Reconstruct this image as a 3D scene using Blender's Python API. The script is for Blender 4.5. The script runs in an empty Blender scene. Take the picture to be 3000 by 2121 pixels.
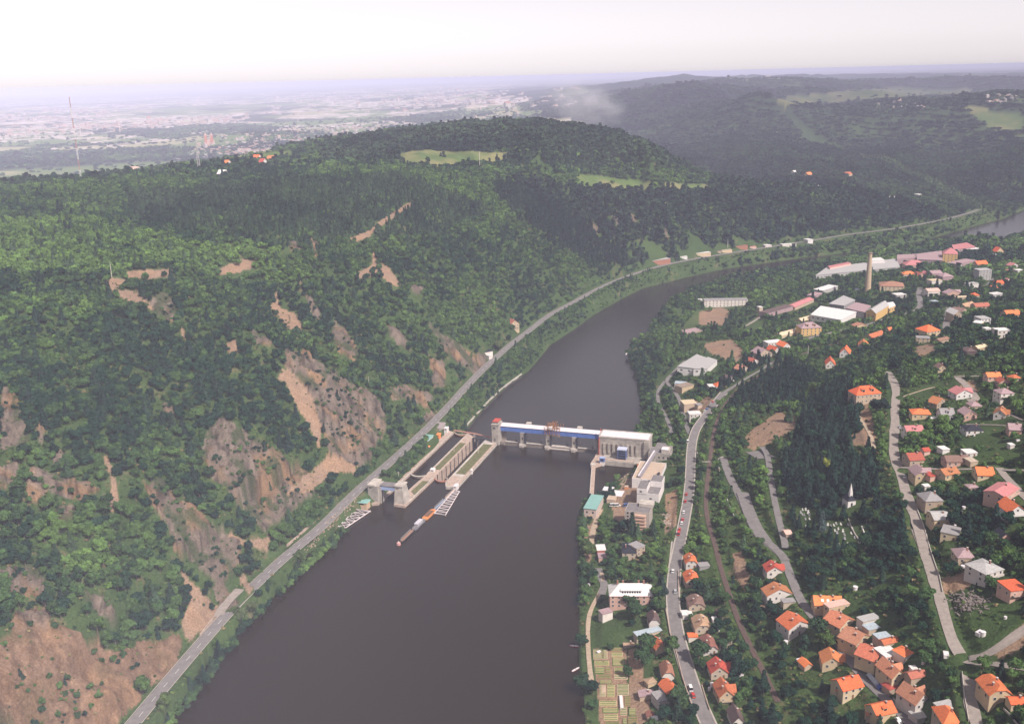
import bpy, bmesh, math, random
import numpy as np
from mathutils import Vector, Matrix

# ------------------------------------------------------------------ camera, sky, sun, exposure
SC = bpy.context.scene
COL = SC.collection
R_ = math.radians
F_PX, CAM_H, PITCH, ROLL = 2881.0, 300.0, 16.2, -1.46
cd = bpy.data.cameras.new('camera'); cam = bpy.data.objects.new('camera', cd); COL.objects.link(cam)
cam.location = (0, 0, CAM_H)
CM = (Matrix.Rotation(R_(90 - PITCH), 3, 'X') @ Matrix.Rotation(R_(ROLL), 3, 'Z'))
cam.rotation_euler = CM.to_euler()
cd.sensor_width = 36.0; cd.lens = 36.0 * F_PX / 3000.0; cd.clip_start = 1.0; cd.clip_end = 90000.0
SC.camera = cam
SUN_EL, SUN_AZ = 48.0, 140.0            # azimuth clockwise from +Y (view direction)
w = bpy.data.worlds.new('World'); SC.world = w; w.use_nodes = True
nt = w.node_tree; bg = nt.nodes['Background']
sky = nt.nodes.new('ShaderNodeTexSky'); sky.sky_type = 'NISHITA'; sky.sun_disc = False
sky.sun_elevation = R_(SUN_EL); sky.sun_rotation = R_(SUN_AZ)
sky.altitude = 300; sky.air_density = 1.0; sky.dust_density = 0.6; sky.ozone_density = 1.0
hs = nt.nodes.new('ShaderNodeHueSaturation'); hs.inputs['Saturation'].default_value = 0.10
mxw = nt.nodes.new('ShaderNodeMix'); mxw.data_type = 'RGBA'; mxw.blend_type = 'MULTIPLY'
mxw.inputs[0].default_value = 1.0; mxw.inputs[7].default_value = (1.0, 0.935, 0.985, 1)
nt.links.new(sky.outputs[0], hs.inputs['Color']); nt.links.new(hs.outputs[0], mxw.inputs[6])
nt.links.new(mxw.outputs[2], bg.inputs[0]); bg.inputs[1].default_value = 0.118
sl = bpy.data.lights.new('sun', 'SUN'); so = bpy.data.objects.new('sun', sl); COL.objects.link(so)
sl.energy = 5.0; sl.angle = R_(1.5); sl.color = (1.0, 0.93, 0.86)
_s = Vector((math.sin(R_(SUN_AZ)) * math.cos(R_(SUN_EL)), math.cos(R_(SUN_AZ)) * math.cos(R_(SUN_EL)), math.sin(R_(SUN_EL))))
so.rotation_euler = _s.to_track_quat('Z', 'Y').to_euler(); so.location = (0, 0, 400)
SC.view_settings.view_transform = 'Standard'; SC.view_settings.look = 'None'
SC.view_settings.exposure = 0.32; SC.view_settings.gamma = 1.0
SC.cycles.max_bounces = 4; SC.cycles.diffuse_bounces = 2; SC.cycles.glossy_bounces = 2
SC.cycles.transmission_bounces = 2; SC.cycles.volume_bounces = 0; SC.cycles.transparent_max_bounces = 4

# ------------------------------------------------------------------ survey helpers (reading of the photograph -> metres)
RM = np.array(CM)
CROPS = dict(A=(900,1150,3.2467),B=(1350,1150,3.2457),C=(1650,1600,3.115),D=(2150,1550,2.842),E=(2500,1550,2.842),
             F=(2450,1000,2.7055),G=(2000,650,3.2467),H=(2450,600,3.2455),V=(0,0,.76533),I=(0,150,2.296),J=(900,150,2.0873),
             K=(1900,150,2.0873),L=(0,700,2.3188),M=(700,700,2.3189),N=(0,1350,2.105),O=(1900,1050,2.7046),Q=(2300,1100,2.95))
def px_of(c, x, y):
    ox, oy, s = CROPS[c]; return ox + x / s, oy + y / s
def ray(px, py):
    d = RM @ np.array([(px - 1500) / F_PX, -(py - 1060.5) / F_PX, -1.0]); return d
def onz(c, x, y, z=0.0):
    d = ray(*px_of(c, x, y)); t = (z - CAM_H) / d[2]; return d[0] * t, d[1] * t
def project(x, y, z):
    P = np.stack([x, y, z - CAM_H], -1) @ RM
    return 1500 + F_PX * P[..., 0] / -P[..., 2], 1060.5 - F_PX * P[..., 1] / -P[..., 2]
# weir / lock frame: a along the weir (to the right bank), b downstream, from the left weir tower
UO = np.array([-15.3, 782.0]); UU = np.array([.951, -.309]); UV = np.array([.309, .951])
def lf(a, b): p = UO + a * UU + b * UV; return float(p[0]), float(p[1])
def tolf(x, y): q = np.array([x, y]) - UO; return float(q @ UU), float(q @ UV)
DAM_ROT = math.atan2(UU[1], UU[0])

def hash2(ix, iy, seed):
    h = (ix.astype(np.int64) * 374761393 + iy.astype(np.int64) * 668265263 + seed * 1442695041) & 0xffffffff
    h = ((h ^ (h >> 13)) * 1274126177) & 0xffffffff
    return ((h ^ (h >> 16)) & 0xffff) / 65535.0
def vnoise(x, y, seed=0):
    ix = np.floor(x); iy = np.floor(y); fx = x - ix; fy = y - iy
    fx = fx * fx * (3 - 2 * fx); fy = fy * fy * (3 - 2 * fy)
    a = hash2(ix, iy, seed); b = hash2(ix + 1, iy, seed); c = hash2(ix, iy + 1, seed); d = hash2(ix + 1, iy + 1, seed)
    return (a * (1 - fx) + b * fx) * (1 - fy) + (c * (1 - fx) + d * fx) * fy
def fbm(x, y, oct=4, seed=0):
    s = 0; a = .5; t = 0
    for o in range(oct):
        s = s + a * vnoise(x * 2 ** o, y * 2 ** o, seed + o * 17); t += a; a *= .5
    return s / t
def sstep(a, b, x):
    t = np.clip((x - a) / (b - a), 0, 1); return t * t * (3 - 2 * t)
def inpoly(px, py, poly):
    r = np.zeros(px.shape, bool); n = len(poly)
    xs = [p[0] for p in poly]; ys = [p[1] for p in poly]
    m = (px >= min(xs)) & (px <= max(xs)) & (py >= min(ys)) & (py <= max(ys))
    if not m.any(): return r
    qx = px[m]; qy = py[m]; q = np.zeros(qx.shape, bool)
    for i in range(n):
        x0, y0 = poly[i]; x1, y1 = poly[(i + 1) % n]
        if y0 == y1: continue
        q ^= ((y0 > qy) != (y1 > qy)) & (qx < (x1 - x0) * (qy - y0) / (y1 - y0) + x0)
    r[m] = q; return r
def dist_line(x, y, pts, closed=False, reach=60.0):
    """distance to a polyline and the parameter along it (index + fraction)"""
    D = np.full(x.shape, 1e9); T = np.zeros(x.shape)
    n = len(pts); segs = range(n if closed else n - 1)
    for i in segs:
        x0, y0 = pts[i][:2]; x1, y1 = pts[(i + 1) % n][:2]
        m = (x > min(x0, x1) - reach) & (x < max(x0, x1) + reach) & (y > min(y0, y1) - reach) & (y < max(y0, y1) + reach)
        if not m.any(): continue
        qx = x[m]; qy = y[m]; dx = x1 - x0; dy = y1 - y0; l2 = dx * dx + dy * dy + 1e-9
        t = np.clip(((qx - x0) * dx + (qy - y0) * dy) / l2, 0, 1)
        d = np.hypot(qx - x0 - t * dx, qy - y0 - t * dy)
        b = D[m]; k = d < b; b[k] = d[k]; D[m] = b
        tt = T[m]; tt[k] = i + t[k]; T[m] = tt
    return D, T

# ------------------------------------------------------------------ terrain: levelled points read off the photograph
ROAD_Z = 9.0
CTRL = """
-350 1623 90;-350 1200 135;-350 800 160;-350 520 175;-350 420 175
0 1623 62;0 1400 78;0 1200 95;0 1000 115;0 800 135;0 640 150;0 520 160;0 425 165
130 1623 34;150 1450 62;150 1250 85;150 1050 104;150 850 128
290 1623 9;300 1450 34;300 1300 62;300 1100 90;300 900 112;300 750 132;300 635 149;300 560 150;300 480 158;300 405 168
400 1500 9;500 1385 9;420 1400 25;450 1250 50;450 1100 72;450 900 98;450 750 122;450 640 142;450 590 150
600 1285 9;600 1180 30;600 1050 55;600 900 84;600 750 115;600 620 140;600 570 150;600 500 155;600 420 168;600 380 172
720 1180 9;740 1050 36;740 900 64;740 760 92;740 620 130
850 1065 9;850 960 32;850 850 62;850 700 103;850 600 128;780 530 150;900 460 165;850 350 178;850 305 182
1000 920 9;980 840 34;950 700 80;950 600 115;1000 500 148;1000 400 175;1000 288 196
1185 740 9;1150 650 50;1150 550 95;1200 480 125;1200 400 162;1200 330 188;1180 278 200
1400 620 9;1380 560 50;1400 500 92;1400 420 138;1400 340 172;1350 300 185;1450 335 168
1650 563 9;1650 500 55;1650 440 95;1650 395 110;1560 372 140;1750 400 100
1900 527 9;1900 480 40;1900 430 68;1900 408 72;2110 490 14;2020 450 45
2195 470 9;2270 440 3;2296 480 -3;2400 470 -3
1310 1500 2;1302 1250 2;1345 1130 2;1500 1010 8;1470 900 0;1430 800 -4;1470 725 -5;1560 662 -4;1650 632 -3
1590 1623 12;1540 1450 12;1500 1300 12;1530 1150 13;1550 1000 14;1560 930 13;1620 870 13
1400 1450 4;1400 1250 4;1450 1100 6;1520 930 3
1585 1110 18;1600 1200 18;1640 1330 18;1690 1460 18;1760 1600 19;1680 1560 14;1600 1300 15;1640 870 19;1760 780 18;1900 720 16
1650 1150 24;1730 1200 28;1760 1260 29;1800 1350 29;1870 1430 30;1950 1530 31;2030 1623 32
1700 1000 28;1740 950 33;1800 900 34;1780 1080 35;1870 1000 45;1950 900 53;1950 1150 48;1850 1250 37;1950 1350 41;2000 1450 42;2080 1550 42
2000 850 56;2010 1000 58;2040 1120 58;2080 1300 56;2120 1420 54;2160 1490 52;2180 1600 50
2296 1623 56;2296 1400 66;2296 1200 72;2296 1000 78;2296 850 78;2200 900 66;2180 1100 66;2200 1300 62;2296 720 62;2150 760 54;2050 760 40
2296 640 25;2200 640 18;2100 620 11;2060 670 14;1950 740 14;1900 800 26;1850 830 25;2100 700 24
1950 650 6;1850 620 1;2050 570 1;2200 560 3;2250 550 -1;1700 700 2;1600 760 2;1560 820 5;1800 680 4;2296 560 -1
2700 1623 80;2700 1200 95;2700 850 100;2700 640 70;2700 480 10
1900 375 60;1700 340 85;1850 330 80;2000 340 75;2200 362 62;1750 288 108;1900 282 114;2050 285 110;2150 296 98;2250 390 45;2296 315 92;2296 350 70;2100 370 40
1700 225 190;1450 205 195;1350 240 150;1560 190 240;1560 172 257;1600 177 236;1640 186 225;1800 226 168;1900 224 172;2050 222 174;2200 226 168;2296 232 160;2296 285 108;1950 205 190;1750 195 180
2700 222 180;2700 300 120
1250 250 110;1100 258 70;900 262 35;1150 225 90;1000 235 60;1250 200 160;1350 190 170
0 395 15;0 300 12;300 392 15;300 330 12;300 270 14;600 360 25;600 300 30;850 290 35;600 250 25;850 240 30;0 250 15;480 328 25
550 300 62;-350 400 15;-350 300 15;300 240 15
"""
CTRL_D = """
0 250 75;300 280 20;500 250 -4;1000 220 -4;1400 250 -4;1700 300 10;2000 290 30;2296 290 50;-350 250 110;2700 280 75
0 150 80;2296 150 50;1100 150 0
0 2300 95;0 3000 20;300 2900 60;300 3500 18;600 3100 90;600 3900 22;850 3300 110;850 4200 30;1000 3300 130;1000 4200 40;-350 2900 60
1200 3400 120;1200 4200 50;1400 2700 90;1450 3300 50;1400 4000 60;1650 2300 40;1650 2700 50;1560 2500 60;1750 2200 50;1900 2400 30;1900 2900 45;2020 2300 25
0 20000 15;1100 22000 90;1700 22000 150;2296 22000 170;0 45000 20;1100 45000 100;2296 45000 160;2700 22000 170;-350 22000 15;2700 45000 160;-350 45000 20;1800 3420 62;1950 3420 58;2100 3420 60;2250 3250 58;1850 4500 88;2050 4500 90;2250 4600 90;1900 6000 185;2150 6200 190;1700 4600 120;1400 14000 160;2000 14000 185;2296 10000 190
"""
cp = []
for ln in CTRL.strip().replace('\n', ';').split(';'):
    x, y, z = map(float, ln.split()); X, Y = onz('V', x, y, z); cp.append((math.atan2(X, Y), math.log(math.hypot(X, Y)), z))
for ln in CTRL_D.strip().replace('\n', ';').split(';'):
    x, d, z = map(float, ln.split()); X, Y = onz('V', x, 700, 0); cp.append((math.atan2(X, Y), math.log(d), z))
rp = [onz('V', x, y, ROAD_Z) for x, y in [(186,1760),(297,1623),(400,1500),(500,1385),(560,1322),(640,1247),(720,1183),(790,1110),(850,1058),(935,983),(1000,918),(1060,850),(1110,803),(1150,768),(1185,743),(1230,706),(1280,681),(1340,647),(1400,621),(1480,596),(1560,580),(1680,561),(1750,550),(1830,538),(1900,526),(2000,514),(2080,500),(2130,490),(2175,477),(2195,470)]]
_rx = [p[0] for p in rp]; _ry = [p[1] for p in rp]
def left_of(X, Y):
    """signed distance to the left of the riverside road"""
    d, t = dist_line(np.atleast_1d(np.asarray(X, float)), np.atleast_1d(np.asarray(Y, float)), rp, False, 1e9)
    return d * np.where(np.interp(Y, _ry, _rx) > X, 1, -1)
cp = [c for c in cp if not (4 < left_of(math.sin(c[0]) * math.exp(c[1]), math.cos(c[0]) * math.exp(c[1]))[0] < 215 and math.cos(c[0]) * math.exp(c[1]) < 1950 and c[0] < .45)]
for i in range(0, len(rp) - 2):
    a = np.array(rp[i]); b = np.array(rp[i + 1]); t_ = (b - a) / np.hypot(*(b - a)); nn = np.array([-t_[1], t_[0]])
    m_ = (a + b) / 2; A = np.interp(m_[1], [300, 900, 1100, 1400, 1600, 1800, 2050], [138, 142, 165, 170, 120, 75, 20])
    for o in (0, 9, 28, 60, 100, 150, 205):
        q_ = m_ + nn * o; zz = ROAD_Z + A * (1 - math.exp(-max(0, o - 6) / 115))
        if left_of(*q_)[0] > o * .85 - 1: cp.append((math.atan2(*q_), math.log(np.hypot(*q_)), zz))
cp = np.array(cp)
KX = 2.2
cx = np.stack([cp[:, 0] * KX, cp[:, 1]], -1)
def kern(r2): return np.sqrt(r2 + 1e-4)
r2 = ((cx[:, None] - cx[None]) ** 2).sum(-1)
n = len(cp); Mx = np.zeros((n + 3, n + 3)); Mx[:n, :n] = kern(r2) - 0.004 * np.eye(n); Mx[:n, n] = 1; Mx[:n, n + 1:] = cx
Mx[n, :n] = 1; Mx[n + 1:, :n] = cx.T
wt = np.linalg.solve(Mx, np.concatenate([cp[:, 2], [0, 0, 0]]))
NT = 1000; TH0, TH1 = R_(-46), R_(46)
th = np.linspace(TH0, TH1, NT)
ld = np.concatenate([np.arange(math.log(150), math.log(3000), .0042), np.arange(math.log(3000), math.log(48000), .012)])
ND = len(ld)
# coarse solve then bilinear refinement
ct = np.linspace(TH0, TH1, 260); cl = np.linspace(ld[0], ld[-1], 420)
gt, gl = np.meshgrid(ct, cl)
q = np.stack([gt.ravel() * KX, gl.ravel()], -1)
zc = np.empty(len(q))
for i in range(0, len(q), 8192):
    qq = q[i:i + 8192]; zc[i:i + 8192] = kern(((qq[:, None] - cx[None]) ** 2).sum(-1)) @ wt[:n] + wt[n] + qq @ wt[n + 1:]
zc = zc.reshape(gt.shape)
def bil(Z, t0, t1, lg, t, l):
    fx = np.clip((t - t0) / (t1 - t0) * (Z.shape[1] - 1), 0, Z.shape[1] - 1.001)
    fy = np.clip(np.interp(l, lg, np.arange(len(lg))), 0, Z.shape[0] - 1.001)
    ix = fx.astype(int); iy = fy.astype(int); fx = fx - ix; fy = fy - iy
    return (Z[iy, ix] * (1 - fx) + Z[iy, ix + 1] * fx) * (1 - fy) + (Z[iy + 1, ix] * (1 - fx) + Z[iy + 1, ix + 1] * fx) * fy
TT, LL = np.meshgrid(th, ld)
GD = np.exp(LL); GX = np.sin(TT) * GD; GY = np.cos(TT) * GD
GZ = bil(zc, TH0, TH1, cl, TT, LL)
# left hillside: rounded spurs and gullies; far country: rolling
left = (np.interp(GY, _ry, _rx) - GX) * .85          # metres to the left of the main road
lm = sstep(10, 70, left) * (1 - sstep(2600, 3400, GD))
n1 = fbm(GX / 85 + 3, GY / 120 + 1, 4, 5)
rid = 1 - np.abs(2 * fbm((GX + GY * .35) / 70, (GY - GX * .35) / 190, 4, 9) - 1)
GZ = GZ + lm * ((n1 - .5) * 14 + (rid - .72) * 20)
fm = sstep(2300, 4200, GD)
rdg = 1 - np.abs(2 * fbm(GX / 1300 + 4, GY / 1000, 5, 33) - 1)
GZ = GZ + fm * ((fbm(GX / 900, GY / 900, 5, 31) - .5) * np.clip((GZ - 25) * .6, 3, 75) + (rdg - .84) * np.clip((GZ - 40) * 1.5, 0, 190) * (1 - sstep(9000, 14000, GD)))
GZ = np.where(GD > 3000, np.maximum(GZ, 2.0), GZ)
GZ = GZ + (1 - lm) * (1 - fm) * (fbm(GX / 40, GY / 40, 3, 77) - .5) * 2.0
def ground_z(x, y):
    x = np.asarray(x, float); y = np.asarray(y, float)
    return bil(GZ, TH0, TH1, ld, np.arctan2(x, y), np.log(np.hypot(x, y)))
_dm = np.exp(np.linspace(math.log(160), math.log(45000), 4200))
def hit(c, x, y, dz=0.0):
    """where the line of sight of a photo position meets the ground"""
    d = ray(*px_of(c, x, y)); hd = math.hypot(d[0], d[1]); t = _dm / hd
    z = CAM_H + d[2] * t; g = ground_z(d[0] * t, d[1] * t) + dz
    k = np.nonzero(z < g)[0]
    if len(k) == 0: i = len(t) - 1; return d[0] * t[i], d[1] * t[i], float(g[i])
    i = max(k[0], 1); a = z[i - 1] - g[i - 1]; b = z[i] - g[i]; s = a / (a - b); tt = t[i - 1] + s * (t[i] - t[i - 1])
    return float(d[0] * tt), float(d[1] * tt), float(CAM_H + d[2] * tt - dz)

# ---- water outlines
def vz(z, *pts): return [onz('V', x, y, z) for x, y in pts]
WR = lf(128, -4)
UPPER = vz(0, (330,1690),(380,1605),(420,1560),(470,1480),(545,1400),(600,1350),(668,1278),(690,1240),(738,1206),(756,1184),(800,1143),(812,1140)) + \
    [onz('A', 690, 1062, 0), onz('A', 985, 762, 0), lf(-44.6, 1.5), WR, lf(122, -14)] + \
    [onz('B', x, y, 0) for x, y in [(1660,655),(1640,740),(1560,800),(1450,872),(1340,945),(1300,985),(1180,1010),(1135,1080),(1100,1240),(1110,1400),(1125,1600)]] + \
    vz(0, (1298,1300),(1300,1400),(1305,1500),(1312,1640),(1325,1760),(1330,2300),(-150,2300))
LOWER = [lf(-44.6, 1.5), lf(-46, 18), lf(-44, 34)] + vz(-8, (1060,945),(1095,905),(1140,862),(1185,832),(1215,797),(1235,772),(1290,737),(1330,707),(1390,672),(1440,647),(1530,624),(1620,604),(1700,592),(1800,578),(1950,562),(2080,537),(2180,508),(2250,490),(2296,470),(2420,450),
    (2420,505),(2296,528),(2240,545),(2190,540),(2080,556),(1950,573),(1800,596),(1720,612),(1640,625),(1560,650),(1490,690),(1470,720),(1450,750),(1412,772),(1408,800),(1425,845),(1435,900),(1440,940)) + [lf(110, 30), lf(132, 6), WR]
near = GD < 3000
nx, ny = GX[near], GY[near]; nz = GZ[near]
for poly, lev in ((UPPER, 0.0), (LOWER, -8.0)):
    ins = inpoly(nx, ny, poly); dd, _ = dist_line(nx, ny, poly, True, 40)
    nz = np.where(ins, lev - np.minimum(4.0, .8 + dd * .8), nz)
    out = ~ins & (dd < 40)
    other = inpoly(nx, ny, LOWER if lev == 0 else UPPER)
    o = out & ~other
    nz = np.where(o, np.clip(nz, lev + .5 + np.minimum(dd, 1) * .3, lev + 1.0 + dd * (.75 if lev == 0 else 1.0)), nz)
_la = (nx - UO[0]) * UU[0] + (ny - UO[1]) * UU[1]; _lb = (nx - UO[0]) * UV[0] + (ny - UO[1]) * UV[1]
nz = np.where((_la > -24) & (_la < -9.5) & (_lb > -87) & (_lb < 12), np.minimum(nz, -12.5), nz)
GZ[near] = nz

# ---- roads, railway, paths: (name, class, width, [photo points]); heights follow the smoothed ground
def dens(pts, step=8.0):
    out = []
    for i in range(len(pts) - 1):
        a = np.array(pts[i], float); b = np.array(pts[i + 1], float); k = max(1, int(np.hypot(*(b - a)[:2]) / step))
        for j in range(k): out.append(tuple(a + (b - a) * j / k))
    out.append(tuple(pts[-1])); return out
def smooth(pts, it=2):
    for _ in range(it):
        o = [pts[0]]
        for i in range(len(pts) - 1):
            a = np.array(pts[i]); b = np.array(pts[i + 1]); o += [tuple(a * .75 + b * .25), tuple(a * .25 + b * .75)]
        o.append(pts[-1]); pts = o
    return pts
ROADS = [
 ('main_street','asphalt',6.7,'C',[(1360,1700),(1300,1560),(1240,1430),(1190,1300),(1150,1180),(1110,1050),(1065,900),(1030,760),(1010,600),(1000,450),(1010,300),(1020,200),(1035,60),(1045,-40)]),
 ('main_street_north','asphalt',6.2,'O',[(215,1623),(250,1450),(290,1250),(320,1080),(332,900),(335,780),(345,660),(375,560),(425,490),(480,420),(540,340),(600,270)]),
 ('riverside_lane','asphalt',3.7,'O',[(330,600),(300,540),(250,330),(200,250),(130,180),(200,110),(290,20)]),
 ('weir_lane','asphalt',3.3,'O',[(130,180),(75,250),(70,330),(120,430),(165,520),(180,590)]),
 ('village_lane','asphalt',4.9,'D',[(140,0),(250,100),(340,170),(410,230),(450,330),(500,460),(560,600),(650,720),(750,820),(850,930),(940,1060),(1040,1190),(1170,1320),(1290,1440),(1421,1560),(1500,1640)]),
 ('quarry_lane','asphalt',4.1,'O',[(900,700),(945,760),(960,900),(985,1050),(1010,1180),(1050,1350),(1075,1430),(1085,1500)]),
 ('hill_yard','asphalt',8.0,'O',[(745,1060),(790,1200),(850,1340),(930,1450)]),
 ('quarry_yard','asphalt',14.0,'O',[(835,735),(885,760),(935,790)]),
 ('hill_lane','asphalt',5.4,'O',[(590,780),(610,850),(650,960),(720,1080),(770,1200),(820,1330),(900,1420),(990,1490),(1060,1560),(1085,1600)]),
 ('villa_drive','asphalt',4.6,'C',[(320,200),(345,290),(380,350),(350,440)]),
 ('lay_by','gravel',5.8,'N',[(1350,960),(1360,920),(1420,850),(1480,790)]),
 ('ridge_road','gravel',6.2,'F',[(400,240),(440,290),(470,350),(475,450),(460,560),(470,640),(455,760),(455,880),(480,980),(520,1060),(550,1200),(600,1320),(640,1420),(680,1560),(700,1640)]),
 ('ridge_road_south','gravel',5.4,'E',[(525,0),(570,120),(620,260),(670,420),(720,560),(760,720),(800,860),(850,980),(920,1080),(960,1180),(960,1300),(970,1430),(1010,1560),(1040,1660)]),
 ('crossroad','gravel',5.4,'E',[(900,1080),(1000,1110),(1150,1110),(1300,1135),(1421,1150),(1600,1190)]),
 ('crossroad_track','gravel',4.6,'E',[(960,1080),(1100,1050),(1250,960),(1421,830),(1500,790)]),
 ('side_street','gravel',3.3,'F',[(500,1000),(620,1005),(850,1015),(1130,1010),(1488,1015),(1600,1015)]),
 ('corner_street','gravel',4.6,'F',[(1290,1000),(1340,1070),(1400,1130),(1488,1230),(1560,1290)]),
 ('upper_street','gravel',3.3,'F',[(730,275),(920,280),(1100,275),(1300,268),(1488,280)]),
 ('upper_yard_street','gravel',5.8,'F',[(960,285),(1010,330),(1060,380),(1120,460),(1040,470)]),
 ('terrace_path','gravel',2.5,'F',[(1200,480),(1300,540),(1400,590),(1488,630),(1600,680)]),
 ('middle_path','gravel',2.5,'F',[(740,655),(1000,655),(1200,660),(1380,665)]),
 ('river_path','dirt',2.4,'C',[(350,240),(370,330),(330,430),(250,580),(225,700),(225,900),(240,1100),(265,1280)]),
 ('works_drive','dirt',3.6,'B',[(1330,1110),(1290,1200),(1250,1330),(1240,1480)]),
 ('town_street','asphalt',6.7,'H',[(1040,1180),(1060,1050),(1075,980)]),
 ('town_road','asphalt',6.7,'H',[(-350,1290),(-100,1230),(200,1170),(400,1110),(560,1060),(700,1030),(790,990),(800,920),(780,850),(800,790)]),
 ('town_lane','asphalt',4.1,'H',[(1360,820),(1430,770),(1500,700)]),
 ('station_lane','asphalt',3.7,'O',[(600,270),(690,215),(790,150),(900,90),(1000,20)]),
 ('garden_track','gravel',3.3,'G',[(600,990),(700,930),(780,880)]),
 ('sand_drive','dirt',2.5,'F',[(160,570),(210,640),(250,700),(285,770),(300,860)]),
 ('footpath','dirt',1.4,'F',[(530,440),(640,400),(740,370),(800,360)]),
 ('rail_bed','ballast',2.9,'C',[(1960,1420),(1900,1290),(1830,1150),(1720,930),(1620,730),(1560,570),(1480,330),(1440,200),(1400,60)]),
 ('rail_bed_middle','ballast',2.9,'O',[(560,1600),(520,1450),(480,1330),(455,1200),(455,1080),(475,900),(500,700),(530,520),(590,400),(640,320),(720,240),(800,180),(900,120),(1000,60),(1120,20)]),
 ('rail_bed_north','ballast',2.9,'G',[(850,1400),(920,1360),(1020,1310),(1120,1270),(1240,1220),(1400,1170),(1600,1130)]),
]
RW = {}
main_pts = [(p[0], p[1], ROAD_Z) for p in smooth(dens(rp, 60), 2)]
RW['river_road'] = ('asphalt', 7.2, main_pts)
RW['river_railway'] = ('ballast', 4.0, None)
for nm, kind, wd, c, pts in ROADS:
    h = [hit(c, x, y) for x, y in pts]
    h = smooth(dens(h, 40), 2); a = np.array(h)
    a[:, 2] = ground_z(a[:, 0], a[:, 1])
    for _ in range(6): a[1:-1, 2] = (a[:-2, 2] + a[1:-1, 2] * 2 + a[2:, 2]) / 4
    RW[nm] = (kind, wd, [tuple(v) for v in a])
del RW['river_railway']
ROADMASK = np.full(GX.shape, 99.0)
nx, ny, nz = GX[near], GY[near], GZ[near]; rm = ROADMASK[near]
for nm, (kind, wd, pts) in RW.items():
    d, t = dist_line(nx, ny, pts, False, wd / 2 + 22)
    m = d < wd / 2 + 20
    zz = np.interp(t[m], np.arange(len(pts)), [p[2] for p in pts])
    b = 1 - sstep(wd / 2 + (3 if nm == 'river_road' else 2.2), wd / 2 + (10 if nm == 'river_road' else 6.5), d[m])
    if nm == 'river_road': b = np.where(inpoly(nx[m], ny[m], UPPER) | inpoly(nx[m], ny[m], LOWER), 0, b)
    nz[m] = nz[m] * (1 - b) + (zz - .35) * b
    rm[m] = np.minimum(rm[m], d[m] - wd / 2)
GZ[near] = nz; ROADMASK[near] = rm

# ------------------------------------------------------------------ ground cover read from the photograph (rock, soil, meadow, woods)
ROCKS = """
470 960,500 935,530 945,600 1000,650 1040,700 1070,715 1090,690 1120,650 1150,620 1180,590 1190,560 1150,520 1110,480 1060,455 1010
640 790,680 785,740 830,800 870,850 900,870 940,865 960,840 990,830 1040,780 1040,740 1020,720 960,680 900,650 850,635 820
320 1080,360 1080,400 1110,460 1150,500 1180,545 1210,540 1260,500 1310,460 1290,430 1250,390 1240,380 1190,340 1130
-60 1440,60 1400,130 1410,200 1430,270 1460,330 1430,400 1420,410 1450,390 1500,330 1540,290 1590,230 1640,-60 1640
300 650,330 680,370 650,395 690,392 725,350 700,310 675
660 632,680 650,720 700,720 720,700 710,690 680
745 720,770 735,800 790,790 815,760 790,742 750
960 720,1000 750,1050 790,1085 800,1090 820,1060 840,1020 810,980 760
870 730,910 760,920 790,900 785,870 750
870 880,920 870,970 890,960 920,920 900,880 900
960 800,1000 810,1000 860,970 870
0 870,35 890,50 940,60 990,0 1010
80 950,95 960,92 1000,82 990
120 1000,140 1010,130 1050,112 1030
0 1050,30 1030,40 1080,0 1100
60 1050,140 1060,200 1080,230 1100,180 1110,100 1100,60 1140,50 1100
120 1130,160 1120,170 1150,110 1170
-50 1270,70 1270,100 1310,90 1340,50 1330,20 1310,-50 1300
40 1370,90 1360,120 1390,90 1420,30 1420
170 1320,230 1330,270 1370,250 1390,200 1360
480 1310,500 1290,540 1350,500 1360
640 545,665 545,670 570,645 562
700 540,716 550,716 578,702 582
920 640,950 650,945 665,922 655
565 745,600 760,620 790,600 780,570 770
940 935,980 925,970 950,945 955
370 905,400 920,390 940,370 925
1320 500,1330 498,1345 520,1338 525
1370 485,1380 485,1395 510,1385 505
1410 480,1418 480,1430 500,1420 500
1480 510,1490 512,1500 540,1490 530
"""
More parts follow.
